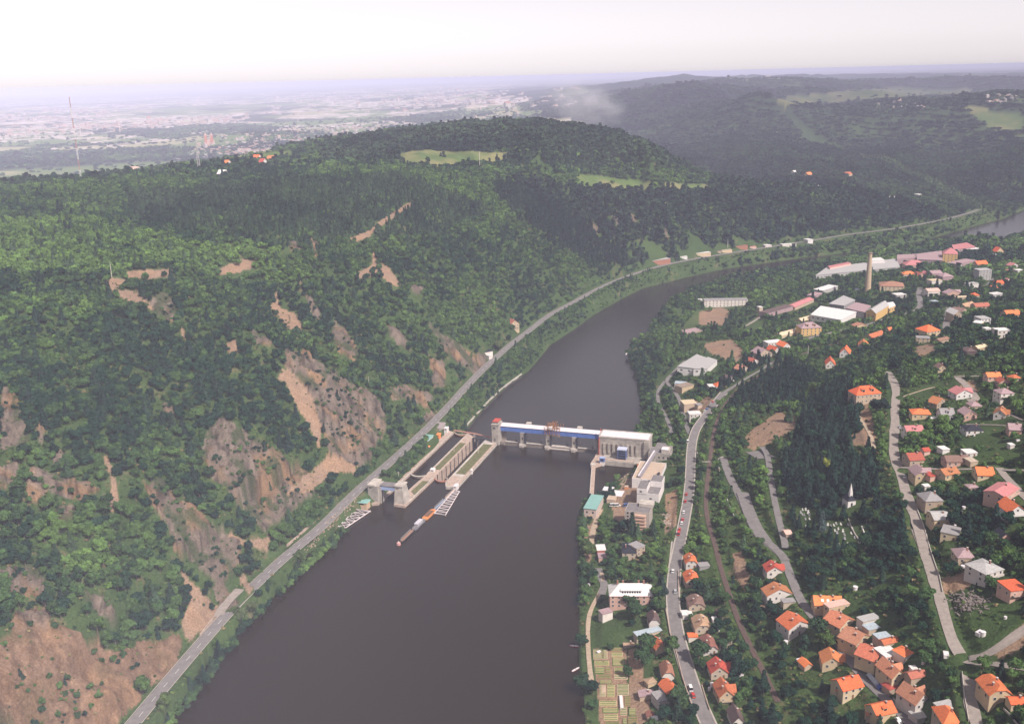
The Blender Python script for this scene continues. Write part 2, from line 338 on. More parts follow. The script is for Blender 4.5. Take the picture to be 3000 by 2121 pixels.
SOILS = """
222 632,250 620,280 625,282 642,250 642
240 640,300 655,350 695,330 690,270 665
280 610,395 600,400 612,340 625,290 625
480 610,540 580,590 590,570 602,500 617
620 645,628 690,660 705,680 740,650 740,620 710,606 690
830 560,845 570,850 620,830 600,832 620,805 625,800 615,835 590
850 590,870 600,900 640,885 645,860 625
775 540,800 530,870 485,925 450,932 456,880 492,810 540,785 546
490 1190,560 1212,610 1200,600 1232,550 1222
230 1020,245 1020,265 1080,272 1120,250 1150,240 1120,252 1080
400 1270,430 1300,470 1345,510 1370,470 1400,420 1440,405 1400,425 1350
530 1290,560 1330,575 1320,550 1290
510 770,530 760,535 790,520 800
405 735,415 735,420 760,410 755
630 830,650 830,700 900,720 960,715 1010,690 960,640 860,622 850
640 1105,670 1080,735 1020,800 1040,790 1060,740 1060,690 1110
1095 283,1120 281,1122 288,1097 289
1560 170,1562 170,1563 171,1560 171
1670 980,1690 958,1742 922,1792 932,1782 962,1745 985,1700 1000,1690 1010,1668 1000
1930 920,1945 900,1955 930,1965 985,1945 1000,1910 998,1905 970,1925 965
2110 1290,2180 1280,2200 1300,2160 1325,2115 1325
1372 1128,1405 1075,1425 1068,1438 1110,1420 1150,1400 1185,1375 1160
1490 1110,1520 1100,1520 1180,1490 1200
1320 1180,1345 1130,1350 1140,1335 1200,1322 1260,1305 1250,1312 1200
1570 775,1640 760,1670 790,1650 812,1600 800
1540 910,1590 890,1600 900,1560 940,1545 935
1570 700,1620 690,1640 700,1620 730,1570 730
2150 855,2185 850,2195 880,2160 880
2050 775,2090 770,2095 790,2060 798
1640 1240,1660 1235,1680 1290,1665 1320,1645 1290
2240 1440,2296 1400,2330 1400,2330 1440,2260 1470,2230 1465
1330 1455,1405 1455,1410 1650,1345 1650
1410 1455,1440 1455,1460 1650,1415 1650
"""
FIELDS = """
880 366,900 344,960 336,1138 344,1138 364,1000 374
1285 390,1330 394,1460 408,1452 432,1310 424
1480 410,1590 415,1590 430,1500 425
1700 228,1800 212,2040 195,2060 205,1900 222,1760 240
1780 215,2000 200,2180 198,2180 212,1990 222,1800 235
2160 240,2296 255,2296 300,2220 290
1330 1390,1410 1390,1415 1452,1335 1455
0 370,400 345,650 335,660 352,400 372,0 400
0 330,450 300,640 255,700 250,640 270,440 318,0 352
100 250,400 240,420 246,100 262
2030 870,2140 850,2180 870,2130 900,2040 905
2130 960,2296 930,2296 1040,2200 1040
2100 1330,2296 1330,2296 1420,2150 1480
1560 700,1600 690,1560 740,1510 760
1660 730,1700 715,1720 725,1680 750
2180 1000,2296 990,2296 1020,2180 1030
1580 470,1600 465,1600 480,1580 480
1300 1480,1320 1480,1330 1640,1315 1640
"""
LIGHTW = """
-200 505,100 490,200 490,320 520,450 550,560 552,640 565,640 580,600 590,480 596,400 590,240 615,100 612,-200 612
400 600,640 590,760 620,680 650,620 640,560 620,560 720,480 720,430 700,400 650
90 1180,330 1170,380 1250,400 1330,400 1400,230 1370,180 1290,60 1230
1050 590,1130 610,1160 700,1120 770,1060 760,1000 700
640 700,760 790,780 830,700 790,620 740
"""
CONIF = """
280 440,900 400,1000 430,1100 480,1000 520,900 540,760 540,640 560,480 520,300 500
720 330,900 300,1200 280,1400 300,1640 370,1500 385,1300 380,1100 370,900 372,720 360
"""
DARKW_SHADE = """
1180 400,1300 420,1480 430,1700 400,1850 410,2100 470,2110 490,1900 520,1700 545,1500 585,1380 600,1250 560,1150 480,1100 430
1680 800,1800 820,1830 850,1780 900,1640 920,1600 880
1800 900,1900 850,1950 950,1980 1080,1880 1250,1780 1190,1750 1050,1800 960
"""  # dark conifer woods, with cloud shade put into the crown colours too
def polys(txt): return [[tuple(map(float, p.split())) for p in l.split(',')] for l in txt.strip().split('\n') if l.strip()]
SV = .76533
def covermask(x, y, z, txt, jit=5.0, nscale=9.0):
    px, py = project(x, y, z); px = px * SV; py = py * SV
    d = np.hypot(x, y); s = np.clip(d / 700, .5, 9)
    jx = (fbm(x / nscale / s, y / nscale / s, 3, 41) - .5) * jit * 4; jy = (fbm(x / nscale / s, y / nscale / s, 3, 43) - .5) * jit * 4
    jj = np.clip(700 / d, .15, 1.5)
    px = px + jx * jj; py = py + jy * jj
    r = np.zeros(px.shape, bool)
    for p in polys(txt): r |= inpoly(px, py, p)
    return r
GZ0 = GZ.copy()
M_rock = covermask(GX, GY, GZ, ROCKS, 6); M_soil = covermask(GX, GY, GZ, SOILS, 3); M_field = covermask(GX, GY, GZ, FIELDS, 2)
# craggy relief on bare rock
rk = M_rock.astype(float)
crag = (1 - np.abs(2 * fbm(GX / 16, GY / 16, 4, 51) - 1))
GZ = GZ + rk * (crag - .7) * 11.0 * (ROADMASK > 4)
slope = np.hypot(np.gradient(GZ, axis=0) / (np.gradient(GD, axis=0)), np.gradient(GZ, axis=1) / (GD * (th[1] - th[0])))
def mixc(a, b, m): return a * (1 - m[..., None]) + b * m[..., None]
n2 = fbm(GX / 14, GY / 14, 4, 61); n3 = fbm(GX / 3.2, GY / 3.2, 3, 63); n4 = fbm(GX / 60, GY / 60, 3, 65)
C = np.array([.042, .076, .025]) * (.7 + .6 * n2[..., None]) + np.array([.02, .02, .004]) * n4[..., None]
C = mixc(C, np.array([.20, .13, .085]), sstep(.62, .72, n3 * .5 + n2 * .5) * .5 * (GD < 2500))
rockc = mixc(np.broadcast_to(np.array([.150, .116, .092]), C.shape), np.array([.215, .132, .076]), sstep(.50, .72, n2))
strk = fbm((GX + GY * .3) / 2.2, (GY - GX * .3) / 14, 3, 67)
rockc = rockc * (.25 + 1.0 * n3[..., None] + .5 * strk[..., None])
crk = np.abs(2 * fbm((GX + GY * .3) / 6, (GY - GX * .3) / 24, 3, 71) - 1)
rockc = rockc * (.40 + .60 * sstep(0, .14, crk))[..., None]
rockc = mixc(rockc, np.array([.045, .062, .026]), sstep(.58, .68, fbm(GX / 9, GY / 9, 4, 69)) * .8)
_bx, _by = project(GX, GY, GZ); rockc = mixc(rockc, np.array([.265, .155, .092]) * (.40 + .8 * n3[..., None]), sstep(1360, 1440, _by * SV) * (1 - sstep(400, 470, _bx * SV)) * .7)
C = mixc(C, rockc, rk)
soilc = mixc(np.broadcast_to(np.array([.33, .20, .12]), C.shape), np.array([.24, .17, .125]), n2) * (.8 + .4 * n3[..., None])
C = mixc(C, soilc, M_soil * 1.0)
lawn = np.array([.050, .082, .026]) * (.7 + .6 * n2[..., None])
fieldc = mixc(np.broadcast_to(np.array([.10, .15, .045]), C.shape), np.array([.22, .21, .09]), sstep(.35, .65, n4))
fieldc = mixc(lawn, fieldc, sstep(1100, 1500, GD))
C = mixc(C, fieldc, M_field * (1 - M_soil) * 1.0)
# far country: patchwork of woods, fields and pale built-up tracts
far = sstep(3200, 4200, GD); PXV = project(GX, GY, GZ)[0] * SV; lowland = far * (GZ < 100) * (1 - sstep(1250, 1380, PXV))
pw = vnoise(GX / 420 + GY / 900, GY / 700, 81); pv = vnoise(GX / 260, GY / 500 + 9, 83); tw = fbm(GX / 700, GY / 900, 4, 85)
farc = mixc(np.broadcast_to(np.array([.035, .055, .03]), C.shape), np.array([.13, .19, .06]), sstep(.5, .6, pw))
farc = mixc(farc, np.array([.34, .32, .18]), sstep(.72, .78, pv))
farc = mixc(farc, np.array([.60, .50, .47]), sstep(.47, .53, tw) * sstep(.4, .6, vnoise(GX / 60, GY / 60, 87)) * (GD < 26000))
C = mixc(C, farc, lowland)
hillc = np.array([.013, .023, .020]) * (.7 + .6 * fbm(GX / 90, GY / 90, 4, 91)[..., None])
hillc = mixc(hillc, np.array([.13, .18, .055]), sstep(.66, .70, fbm(GX / 500, GY / 600, 3, 93)) * .4)
hillc = mixc(hillc, fieldc, M_field * .5)
C = mixc(C, hillc, far * np.where((GZ >= 100) | (PXV > 1315), 1, 0))

# ------------------------------------------------------------------ scene building helpers
MATS = {}
def mat(name, rgb, rough=.85, var=.0, scale=2.0, bump=0.0, bscale=4.0, metal=0.0, spec=.3, rgb2=None, tint=None):
    if name in MATS: return MATS[name]
    m = bpy.data.materials.new(name); m.use_nodes = True; t = m.node_tree; b = t.nodes['Principled BSDF']
    rgb = tuple(c * .84 for c in rgb); rgb2 = tuple(c * .84 for c in rgb2) if rgb2 else None
    b.inputs['Base Color'].default_value = (*rgb, 1); b.inputs['Roughness'].default_value = rough
    b.inputs['Metallic'].default_value = metal; b.inputs['Specular IOR Level'].default_value = spec
    m.diffuse_color = (*rgb, 1)
    if var or bump or rgb2:
        g = t.nodes.new('ShaderNodeNewGeometry'); nz_ = t.nodes.new('ShaderNodeTexNoise'); nz_.inputs['Scale'].default_value = scale
        nz_.inputs['Detail'].default_value = 5.0; nz_.inputs['Roughness'].default_value = .65
        t.links.new(g.outputs['Position'], nz_.inputs['Vector'])
        mr = t.nodes.new('ShaderNodeMapRange'); mr.inputs[1].default_value = .32; mr.inputs[2].default_value = .68
        t.links.new(nz_.outputs[0], mr.inputs[0])
        mx = t.nodes.new('ShaderNodeMix'); mx.data_type = 'RGBA'
        mx.inputs[6].default_value = (*[c * (1 - var) for c in rgb], 1)
        mx.inputs[7].default_value = (*(rgb2 if rgb2 else [min(1, c * (1 + var)) for c in rgb]), 1)
        t.links.new(mr.outputs[0], mx.inputs[0]); t.links.new(mx.outputs[2], b.inputs['Base Color'])
        if bump:
            n5 = t.nodes.new('ShaderNodeTexNoise'); n5.inputs['Scale'].default_value = bscale; n5.inputs['Detail'].default_value = 4
            t.links.new(g.outputs['Position'], n5.inputs['Vector'])
            bp = t.nodes.new('ShaderNodeBump'); bp.inputs['Strength'].default_value = min(1, bump); bp.inputs['Distance'].default_value = bump
            t.links.new(n5.outputs[0], bp.inputs['Height']); t.links.new(bp.outputs[0], b.inputs['Normal'])
    MATS[name] = m; return m
def tag(o, label=None, cat=None, group=None, kind=None):
    if label: o['label'] = label
    if cat: o['category'] = cat
    if group: o['group'] = group
    if kind: o['kind'] = kind
    return o
def link(name, me, material=None, parent=None, loc=None, rotz=0.0):
    o = bpy.data.objects.new(name, me); COL.objects.link(o)
    if material is not None and me is not None and not me.materials: me.materials.append(material)
    if parent is not None: o.parent = parent
    if loc is not None: o.location = loc
    if rotz: o.rotation_euler = (0, 0, rotz)
    return o
def fastmesh(name, V, F4, smooth_=True):
    """V (n,3) array, F4 (m,k) index array"""
    me = bpy.data.meshes.new(name); V = np.asarray(V, np.float32); F4 = np.asarray(F4, np.int32); k = F4.shape[1]
    me.vertices.add(len(V)); me.vertices.foreach_set('co', V.ravel())
    me.loops.add(F4.size); me.loops.foreach_set('vertex_index', F4.ravel())
    me.polygons.add(len(F4)); me.polygons.foreach_set('loop_start', np.arange(0, F4.size, k, dtype=np.int32))
    me.polygons.foreach_set('loop_total', np.full(len(F4), k, np.int32))
    me.polygons.foreach_set('use_smooth', np.full(len(F4), smooth_))
    me.update(calc_edges=True); return me
def attr_mat(name, attr, rough=.95, noise=2.0, amount=.35, bump=.4, bscale=1.2):
    m = bpy.data.materials.new(name); m.use_nodes = True; t = m.node_tree; b = t.nodes['Principled BSDF']
    b.inputs['Roughness'].default_value = rough; b.inputs['Specular IOR Level'].default_value = .1
    a = t.nodes.new('ShaderNodeAttribute'); a.attribute_name = attr
    g = t.nodes.new('ShaderNodeNewGeometry'); n_ = t.nodes.new('ShaderNodeTexNoise'); n_.inputs['Scale'].default_value = noise
    n_.inputs['Detail'].default_value = 6; n_.inputs['Roughness'].default_value = .7
    t.links.new(g.outputs['Position'], n_.inputs['Vector'])
    mr = t.nodes.new('ShaderNodeMapRange'); mr.inputs[1].default_value = .3; mr.inputs[2].default_value = .7
    mr.inputs[3].default_value = 1 - amount; mr.inputs[4].default_value = 1 + amount; t.links.new(n_.outputs[0], mr.inputs[0])
    mx = t.nodes.new('ShaderNodeMix'); mx.data_type = 'RGBA'; mx.blend_type = 'MULTIPLY'; mx.inputs[0].default_value = 1
    t.links.new(a.outputs['Color'], mx.inputs[6]); t.links.new(mr.outputs[0], mx.inputs[7]); t.links.new(mx.outputs[2], b.inputs['Base Color'])
    bp = t.nodes.new('ShaderNodeBump'); bp.inputs['Strength'].default_value = .9; bp.inputs['Distance'].default_value = bump
    n6 = t.nodes.new('ShaderNodeTexNoise'); n6.inputs['Scale'].default_value = bscale; n6.inputs['Detail'].default_value = 5
    t.links.new(g.outputs['Position'], n6.inputs['Vector'])
    t.links.new(n6.outputs[0], bp.inputs['Height']); t.links.new(bp.outputs[0], b.inputs['Normal'])
    return m
# ------------------------------------------------------------------ the setting
V = np.stack([GX, GY, GZ], -1).reshape(-1, 3)
ii = (np.arange(ND - 1)[:, None] * NT + np.arange(NT - 1)[None]).ravel()
Fq = np.stack([ii, ii + 1, ii + NT + 1, ii + NT], -1)
me = fastmesh('terrain', V, Fq)
ca = me.color_attributes.new('cover', 'FLOAT_COLOR', 'POINT')
C = np.clip(C * .86, 0, 1)
ca.data.foreach_set('color', np.concatenate([C.reshape(-1, 3), np.ones((C.size // 3, 1))], 1).astype(np.float32).ravel())
terrain = tag(link('terrain', me, attr_mat('ground_cover', 'cover', noise=.8, amount=.4, bump=.8, bscale=.55)), kind='structure')
def sheet(name, poly, z, m, depth=None):
    bm = bmesh.new(); bm.faces.new([bm.verts.new((x, y, z)) for x, y in poly]); bmesh.ops.triangulate(bm, faces=bm.faces[:])
    bmesh.ops.recalc_face_normals(bm, faces=bm.faces[:])
    for f in bm.faces:
        if f.normal.z < 0: f.normal_flip()
    me = bpy.data.meshes.new(name); bm.to_mesh(me); bm.free()
    return tag(link(name, me, m), kind='structure')
def water_mat(name, rgb, bs=.25, bd=.12, rough=.12):
    m = bpy.data.materials.new(name); m.use_nodes = True; t = m.node_tree; b = t.nodes['Principled BSDF']
    b.inputs['Base Color'].default_value = (*rgb, 1); b.inputs['Roughness'].default_value = rough; b.inputs['IOR'].default_value = 1.33; b.inputs['Specular IOR Level'].default_value = .34
    g = t.nodes.new('ShaderNodeNewGeometry'); mp = t.nodes.new('ShaderNodeMapping'); mp.inputs['Rotation'].default_value = (0, 0, .5); mp.inputs['Scale'].default_value = (1, .45, 1)
    t.links.new(g.outputs['Position'], mp.inputs[0])
    n_ = t.nodes.new('ShaderNodeTexNoise'); n_.inputs['Scale'].default_value = bs; n_.inputs['Detail'].default_value = 6; n_.inputs['Roughness'].default_value = .6
    t.links.new(mp.outputs[0], n_.inputs['Vector'])
    bp = t.nodes.new('ShaderNodeBump'); bp.inputs['Strength'].default_value = 1; bp.inputs['Distance'].default_value = bd
    t.links.new(n_.outputs[0], bp.inputs['Height']); t.links.new(bp.outputs[0], b.inputs['Normal'])
    n7 = t.nodes.new('ShaderNodeTexNoise'); n7.inputs['Scale'].default_value = .012; n7.inputs['Detail'].default_value = 3
    t.links.new(mp.outputs[0], n7.inputs['Vector'])
    mx = t.nodes.new('ShaderNodeMix'); mx.data_type = 'RGBA'; mx.inputs[6].default_value = (*[c * .8 for c in rgb], 1); mx.inputs[7].default_value = (*[c * 1.2 for c in rgb], 1)
    t.links.new(n7.outputs[0], mx.inputs[0]); t.links.new(mx.outputs[2], b.inputs['Base Color'])
    return m
WM = water_mat('river_water', (.014, .009, .003), .9, .16, .12)
def grow(poly, r=9.0):
    # push the outline outwards so the water sheet runs in under the banks
    P = np.array(poly); A = .5 * np.sum(P[:, 0] * np.roll(P[:, 1], -1) - np.roll(P[:, 0], -1) * P[:, 1]); s = 1 if A > 0 else -1
    a = P - np.roll(P, 1, 0); b = np.roll(P, -1, 0) - P
    na = np.stack([a[:, 1], -a[:, 0]], -1) / (np.hypot(*a.T)[:, None] + 1e-9); nb = np.stack([b[:, 1], -b[:, 0]], -1) / (np.hypot(*b.T)[:, None] + 1e-9)
    nn_ = na + nb; nn_ /= np.maximum(np.hypot(*nn_.T)[:, None], .3)
    return [tuple(v) for v in P + nn_ * s * r]
sheet('river_above_weir', [(-420, 120), lf(-110, -60), lf(-64, -4), lf(-62, 1.4), lf(-22.7, 1.4), lf(-22.7, -81), lf(-20, -84.5), lf(-16.8, -86), lf(-13.5, -84.5), lf(-11, -81), lf(-11, 1.4), lf(128, 1.5), lf(150, -10), (125, 600), (120, 120)], 0.0, WM)
lo = [lf(-62, 1.5)] + [p for p in grow(LOWER, 6)[1:-1]] + [lf(128, 1.5)]
sheet('river_below_weir', lo, -8.0, water_mat('lower_river_water', (.022, .018, .015), .7, .14, .18))

ASPH = mat('asphalt', (.20, .18, .175), .9, .18, .3, .03, 6); GRAV = mat('gravel_road', (.30, .255, .225), .95, .18, .4, .05, 5)
DIRT = mat('dirt_track', (.42, .32, .23), .95, .2, .5, .05, 4); BALL = mat('rail_ballast', (.13, .085, .07), .95, .3, .8, .08, 5)
RAIL = mat('rail_steel', (.16, .11, .09), .5, .1, 1, 0, 1, .6); WHITE = mat('white_marking', (.75, .74, .70), .7)
KERB = mat('kerb_stone', (.42, .37, .32), .9, .15, 1)
def ribbon(name, pts, width, m, lift=0.0, off=0.0, thick=.0):
    P = np.array(pts, float); t = np.gradient(P[:, :2], axis=0); t /= np.hypot(*t.T)[:, None] + 1e-9
    nrm = np.stack([t[:, 1], -t[:, 0]], -1)
    wv = (fbm(P[:, 0] / 9 + 5, P[:, 1] / 9, 2, 3) - .5) * (.18 * width if name.find('track') >= 0 or m in (GRAV, DIRT) else 0)
    a = P[:, :2] + nrm * (off - width / 2 - wv)[:, None] if np.ndim(wv) else P[:, :2] + nrm * (off - width / 2)
    b = P[:, :2] + nrm * (off + width / 2 + wv)[:, None] if np.ndim(wv) else P[:, :2] + nrm * (off + width / 2)
    n = len(P); V = np.zeros((2 * n, 3)); V[0::2, :2] = a; V[1::2, :2] = b; V[0::2, 2] = P[:, 2] + lift; V[1::2, 2] = P[:, 2] + lift
    F = np.array([[2 * i + 1, 2 * i + 3, 2 * i + 2, 2 * i] for i in range(n - 1)])
    return fastmesh(name, V, F, False)
for k, (nm, (kind, wd, pts)) in enumerate(RW.items()):
    lift = .012 * (k % 12)
    m = dict(asphalt=ASPH, gravel=GRAV, dirt=DIRT, ballast=BALL)[kind]
    nice = {'river_road': 'riverside_road', 'rail_bed': 'railway_bed', 'rail_bed_middle': 'railway_bed', 'rail_bed_north': 'railway_bed'}.get(nm, nm)
    tag(link(nice, ribbon(nice, pts, wd, m, lift), m), kind='structure')
    if kind == 'ballast':
        for s in (-.6, .6): tag(link('railway_rail', ribbon('railway_rail', pts, .16, RAIL, lift + .16, s), RAIL), kind='structure')
    if nm in ('river_road', 'main_street', 'main_street_north'):
        for s in (-1, 1):
            tag(link('road_kerb', ribbon('road_kerb', pts, .4 if nm == 'river_road' else .8, KERB, lift + .13, s * (wd / 2 + .3)), KERB), kind='structure')
    if nm == 'river_road':
        P = np.array(pts); cum = np.concatenate([[0], np.cumsum(np.hypot(*np.diff(P[:, :2], axis=0).T))])
        bm = bmesh.new(); s = 0
        while s < cum[-1]:
            a = [np.interp(v, cum, P[:, 0]) for v in (s, s + 4)]; b = [np.interp(v, cum, P[:, 1]) for v in (s, s + 4)]
            dx, dy = a[1] - a[0], b[1] - b[0]; L = math.hypot(dx, dy); qx, qy = dy / L * .09, -dx / L * .09
            if L > 2: bm.faces.new([bm.verts.new((X, Y, ROAD_Z + lift + .006)) for X, Y in ((a[0] - qx, b[0] - qy), (a[0] + qx, b[0] + qy), (a[1] + qx, b[1] + qy), (a[1] - qx, b[1] - qy))])
            s += 12
        mm = bpy.data.meshes.new('centre_line'); bm.to_mesh(mm); bm.free(); tag(link('centre_line', mm, WHITE), kind='structure')

# ------------------------------------------------------------------ mesh builder
class MB:
    def __init__(s): s.bm = bmesh.new(); s.mi = 0
    def face(s, pts):
        f = s.bm.faces.new([s.bm.verts.new(p) for p in pts]); f.material_index = s.mi; return f
    def box(s, x0, x1, y0, y1, z0, z1):
        s.hexa([(x0, y0, z0), (x1, y0, z0), (x1, y1, z0), (x0, y1, z0)], [(x0, y0, z1), (x1, y0, z1), (x1, y1, z1), (x0, y1, z1)]); return s
    def hexa(s, lo_, hi_):
        n = len(lo_); L_ = [s.bm.verts.new(p) for p in lo_]; H_ = [s.bm.verts.new(p) for p in hi_]
        fs = [s.bm.faces.new(L_[::-1]), s.bm.faces.new(H_)] + [s.bm.faces.new([L_[i], L_[(i + 1) % n], H_[(i + 1) % n], H_[i]]) for i in range(n)]
        for f in fs: f.material_index = s.mi
        return s
    def prism(s, poly, z0, z1): return s.hexa([(x, y, z0) for x, y in poly], [(x, y, z1) for x, y in poly])
    def tube(s, p, q, r, r2=None, k=8):
        p = Vector(p); q = Vector(q); d = (q - p).normalized(); u = d.orthogonal().normalized(); v = d.cross(u); r2 = r if r2 is None else r2
        c = [(math.cos(2 * math.pi * i / k), math.sin(2 * math.pi * i / k)) for i in range(k)]
        return s.hexa([tuple(p + (u * a + v * b) * r) for a, b in c], [tuple(q + (u * a + v * b) * r2) for a, b in c])
    def beam(s, p, q, w, h=None):
        h = h or w; p = Vector(p); q = Vector(q); d = (q - p).normalized(); u = Vector((0, 0, 1)).cross(d)
        u = u.normalized() if u.length > 1e-3 else Vector((1, 0, 0)); v = d.cross(u)
        o = [(-1, -1), (1, -1), (1, 1), (-1, 1)]
        return s.hexa([tuple(p + u * a * w / 2 + v * b * h / 2) for a, b in o], [tuple(q + u * a * w / 2 + v * b * h / 2) for a, b in o])
    def build(s, name, m, parent=None, loc=None, rotz=0.0, bevel=0.0):
        bmesh.ops.recalc_face_normals(s.bm, faces=s.bm.faces[:])
        if bevel: bmesh.ops.bevel(s.bm, geom=s.bm.edges[:], offset=bevel, segments=1, affect='EDGES')
        me = bpy.data.meshes.new(name); s.bm.to_mesh(me); s.bm.free()
        ms = m if isinstance(m, (list, tuple)) else [m]
        for q_ in ms: me.materials.append(q_)
        return link(name, me, None, parent, loc, rotz)
def thing(name, label, cat, loc, rotz=0.0, group=None):
    o = bpy.data.objects.new(name, None); COL.objects.link(o); o.location = loc; o.rotation_euler = (0, 0, rotz); o.empty_display_size = 1
    return tag(o, label, cat, group)
def lthing(name, label, cat, a, b, z=0.0, group=None):
    x, y = lf(a, b); return thing(name, label, cat, (x, y, z), DAM_ROT, group)
def q3(mb, name, m, root, a0, b0, z0=0.0): # build a part authored in weir-frame coordinates under a root standing at (a0,b0,z0)
    bmesh.ops.translate(mb.bm, verts=mb.bm.verts[:], vec=(-a0, -b0, -z0)); return mb.build(name, m, root)
EXCL = []; HOUSEREF = []
def excl(a, b, r): x, y = lf(a, b); EXCL.append((x, y, r))

CONC = mat('weathered_concrete', (.38, .335, .295), .95, .32, .22, .05, 2); CONC_D = mat('dark_concrete', (.24, .20, .17), .95, .25, .5, .05, 2)
CONC_P = mat('pale_concrete', (.50, .44, .39), .9, .25, .3); BLUE = mat('blue_cladding', (.10, .19, .52), .6, .15, .3)
LBLUE = mat('pale_blue_cladding', (.34, .42, .66), .6, .1, .3); ROOFW = mat('pale_sheet_roof', (.72, .66, .68), .7, .08, .3)
STEEL = mat('dark_steel', (.035, .035, .04), .6); LSTEEL = mat('pale_steel', (.55, .50, .48), .6, .1, 1); RUST = mat('rust', (.33, .14, .05), .9, .35, 1.5)
REDP = mat('red_paint', (.50, .08, .05), .7, .2, 1); GRASS = mat('lock_grass', (.10, .14, .04), .95, .35, .6, .1, 3, rgb2=(.20, .17, .08))
BRICKT = mat('tan_paving', (.44, .33, .265), .95, .3, .4); GLASS = mat('window_glass', (.02, .022, .026), .15, spec=.5); WHITEP = mat('white_plaster', (.74, .68, .66), .85, .08, .5)
TEAL = mat('green_copper_roof', (.22, .40, .36), .7, .12, .4); GREYR = mat('grey_felt_roof', (.20, .18, .18), .9, .2, .4); TANR = mat('tan_gravel_roof', (.50, .38, .29), .95, .12, .3)
YELL = mat('yellow_paint', (.72, .45, .10), .7); ORNG = mat('orange_paint', (.80, .25, .07), .7)

# ---- weir
ROOT = (0, 0, 0)
wr = lthing('weir', 'long concrete weir with four openings under a blue gantry house, spanning the dark river', 'weir', 0, 0)
def wp(mb, n, m): return q3(mb, n, m, wr, 0, 0)
m = MB(); m.prism([(-3.2, -1), (2.6, -1), (2.6, 9), (-3.2, 9)], -12, 17.8); m.prism([(-3.6, -1.4), (3.0, -1.4), (3.0, 9.4), (-3.6, 9.4)], 17.8, 18.8); m.box(-2.6, 2, 1, 8, 18.8, 20.4)
tw = wp(m, 'end_tower', CONC)
m = MB(); m.box(-3.0, 2.4, .2, 8.6, 20.4, 20.9); x_ = q3(m, 'tower_roof', REDP, tw, 0, 0)
q3(MB().box(-1.8, .2, -1.45, -1.38, 15.0, 16.2), 'window', GLASS, tw, 0, 0); q3(MB().box(-.8, 0, -1.43, -1.37, 4, 6), 'window', GLASS, tw, 0, 0)
m = MB(); m.box(2.6, 6.2, 2.5, 10.5, -12, 2.2); m.box(2.6, 6.2, 8.6, 10.5, 2.2, 8.5); wp(m, 'abutment', CONC_D)
for a in (22.2, 44.6, 67.0, 88.6):
    m = MB()
    if a < 88: m.prism([(a - 2.4, 3), (a - 2.2, .4), (a - 1.2, -1.2), (a + 1.2, -1.2), (a + 2.2, .4), (a + 2.4, 3), (a + 2.4, 17), (a - 2.4, 17)], -12, 1.9)
    m.box(a - 1.9, a + 1.9, 4.2, 9.6, 1.9 if a < 88 else -12, 11.2)
    m.hexa([(a - 1.3, 9.6, -10), (a + 1.3, 9.6, -10), (a + 1.3, 26, -10), (a - 1.3, 26, -10)], [(a - 1.3, 9.6, 8.0), (a + 1.3, 9.6, 8.0), (a + 1.3, 20, -4.5), (a - 1.3, 20, -4.5)])
    p = wp(m, 'pier', CONC)
    m = MB(); m.box(a + 1.92, a + 2.7, 3.4, 7.2, 1.5, 11.0); m.box(a - 2.7, a - 1.92, 6.0, 7.2, 1.5, 11.0); q3(m, 'lifting_slot', STEEL, p, 0, 0)
    m = MB(); m.box(a - .5, a + .5, 4.12, 4.19, 5.0, 7.2); q3(m, 'doorway', GLASS, p, 0, 0)
for k, a in enumerate((4.6, 24.1, 46.5, 68.9)):
    a1 = (19.9, 42.3, 64.7, 86.6)[k]
    m = MB(); m.box(a, a1, 6.4, 7.2, -11, 1.1); g_ = wp(m, 'sluice_gate', CONC_D)
    m = MB(); m.box(a, a1, 5.9, 7.9, 1.1, 1.55); q3(m, 'gate_walkway', CONC_P, g_, 0, 0)
    m = MB(); m.beam((a1 - 4, 8, 1.6), (a1 - 5.5, 11, 4), .3); m.box(a1 - 5, a1 - 3.8, 7.2, 8.4, 1.6, 2.9); q3(m, 'hoist', STEEL, g_, 0, 0)
m = MB(); m.box(47, 64.6, 1.2, 3.0, -.4, .7); m.box(47, 64.6, 4.4, 5.2, 1.0, 1.6); wp(m, 'service_walkway', CONC_P)
m = MB(); m.box(1.6, 90.5, 5.2, 12.2, 11.2, 14.9); gh = wp(m, 'gantry_house', BLUE)
m = MB(); m.hexa([(1.2, 4.7, 15.5), (91, 4.7, 15.5), (91, 12.7, 15.5), (1.2, 12.7, 15.5)], [(1.2, 5.4, 16.0), (91, 5.4, 16.0), (91, 12.0, 16.3), (1.2, 12.0, 16.3)]); q3(m, 'roof', ROOFW, gh, 0, 0)
m = MB(); m.box(1.8, 90.3, 5.5, 11.9, 14.9, 15.5); q3(m, 'clerestory', GLASS, gh, 0, 0)
for a in np.arange(6, 90, 4.2):
    m = MB(); m.box(a, a + .18, 5.08, 5.2, 11.25, 14.9); q3(m, 'cladding_rib', BLUE, gh, 0, 0)
for a in (23, 67.5):
    m = MB(); m.box(a, a + 4, 12.7, 16.5, 15.4, 17.0); wp(m, 'roof_hatch', CONC_P)
gx = lthing('maintenance_gantry', 'rusty scaffold gantry with a small white cabin riding over the blue weir house', 'crane', 48, 8, 11)
m = MB(); rr = random.Random(4)
for i in range(7):
    for j in (2.6, 13.6): m.beam((42.5 + i * 2.1, j, 11.5), (42.5 + i * 2.1 + rr.uniform(-.5, .5), j + rr.uniform(-1, 1), 19 + rr.uniform(-1, 2)), .32)
for i in range(16): m.beam((42 + rr.uniform(0, 13), rr.uniform(2, 14), 16.4 + rr.uniform(0, 4)), (42 + rr.uniform(0, 13), rr.uniform(2, 14), 16.6 + rr.uniform(0, 4.5)), .38)
for i in range(6): m.beam((42.5 + i * 2.1, 2.6, 12), (44.6 + i * 2.1, 2.6, 17), .28)
q3(m, 'lattice_frame', RUST, gx, 48, 8, 11)
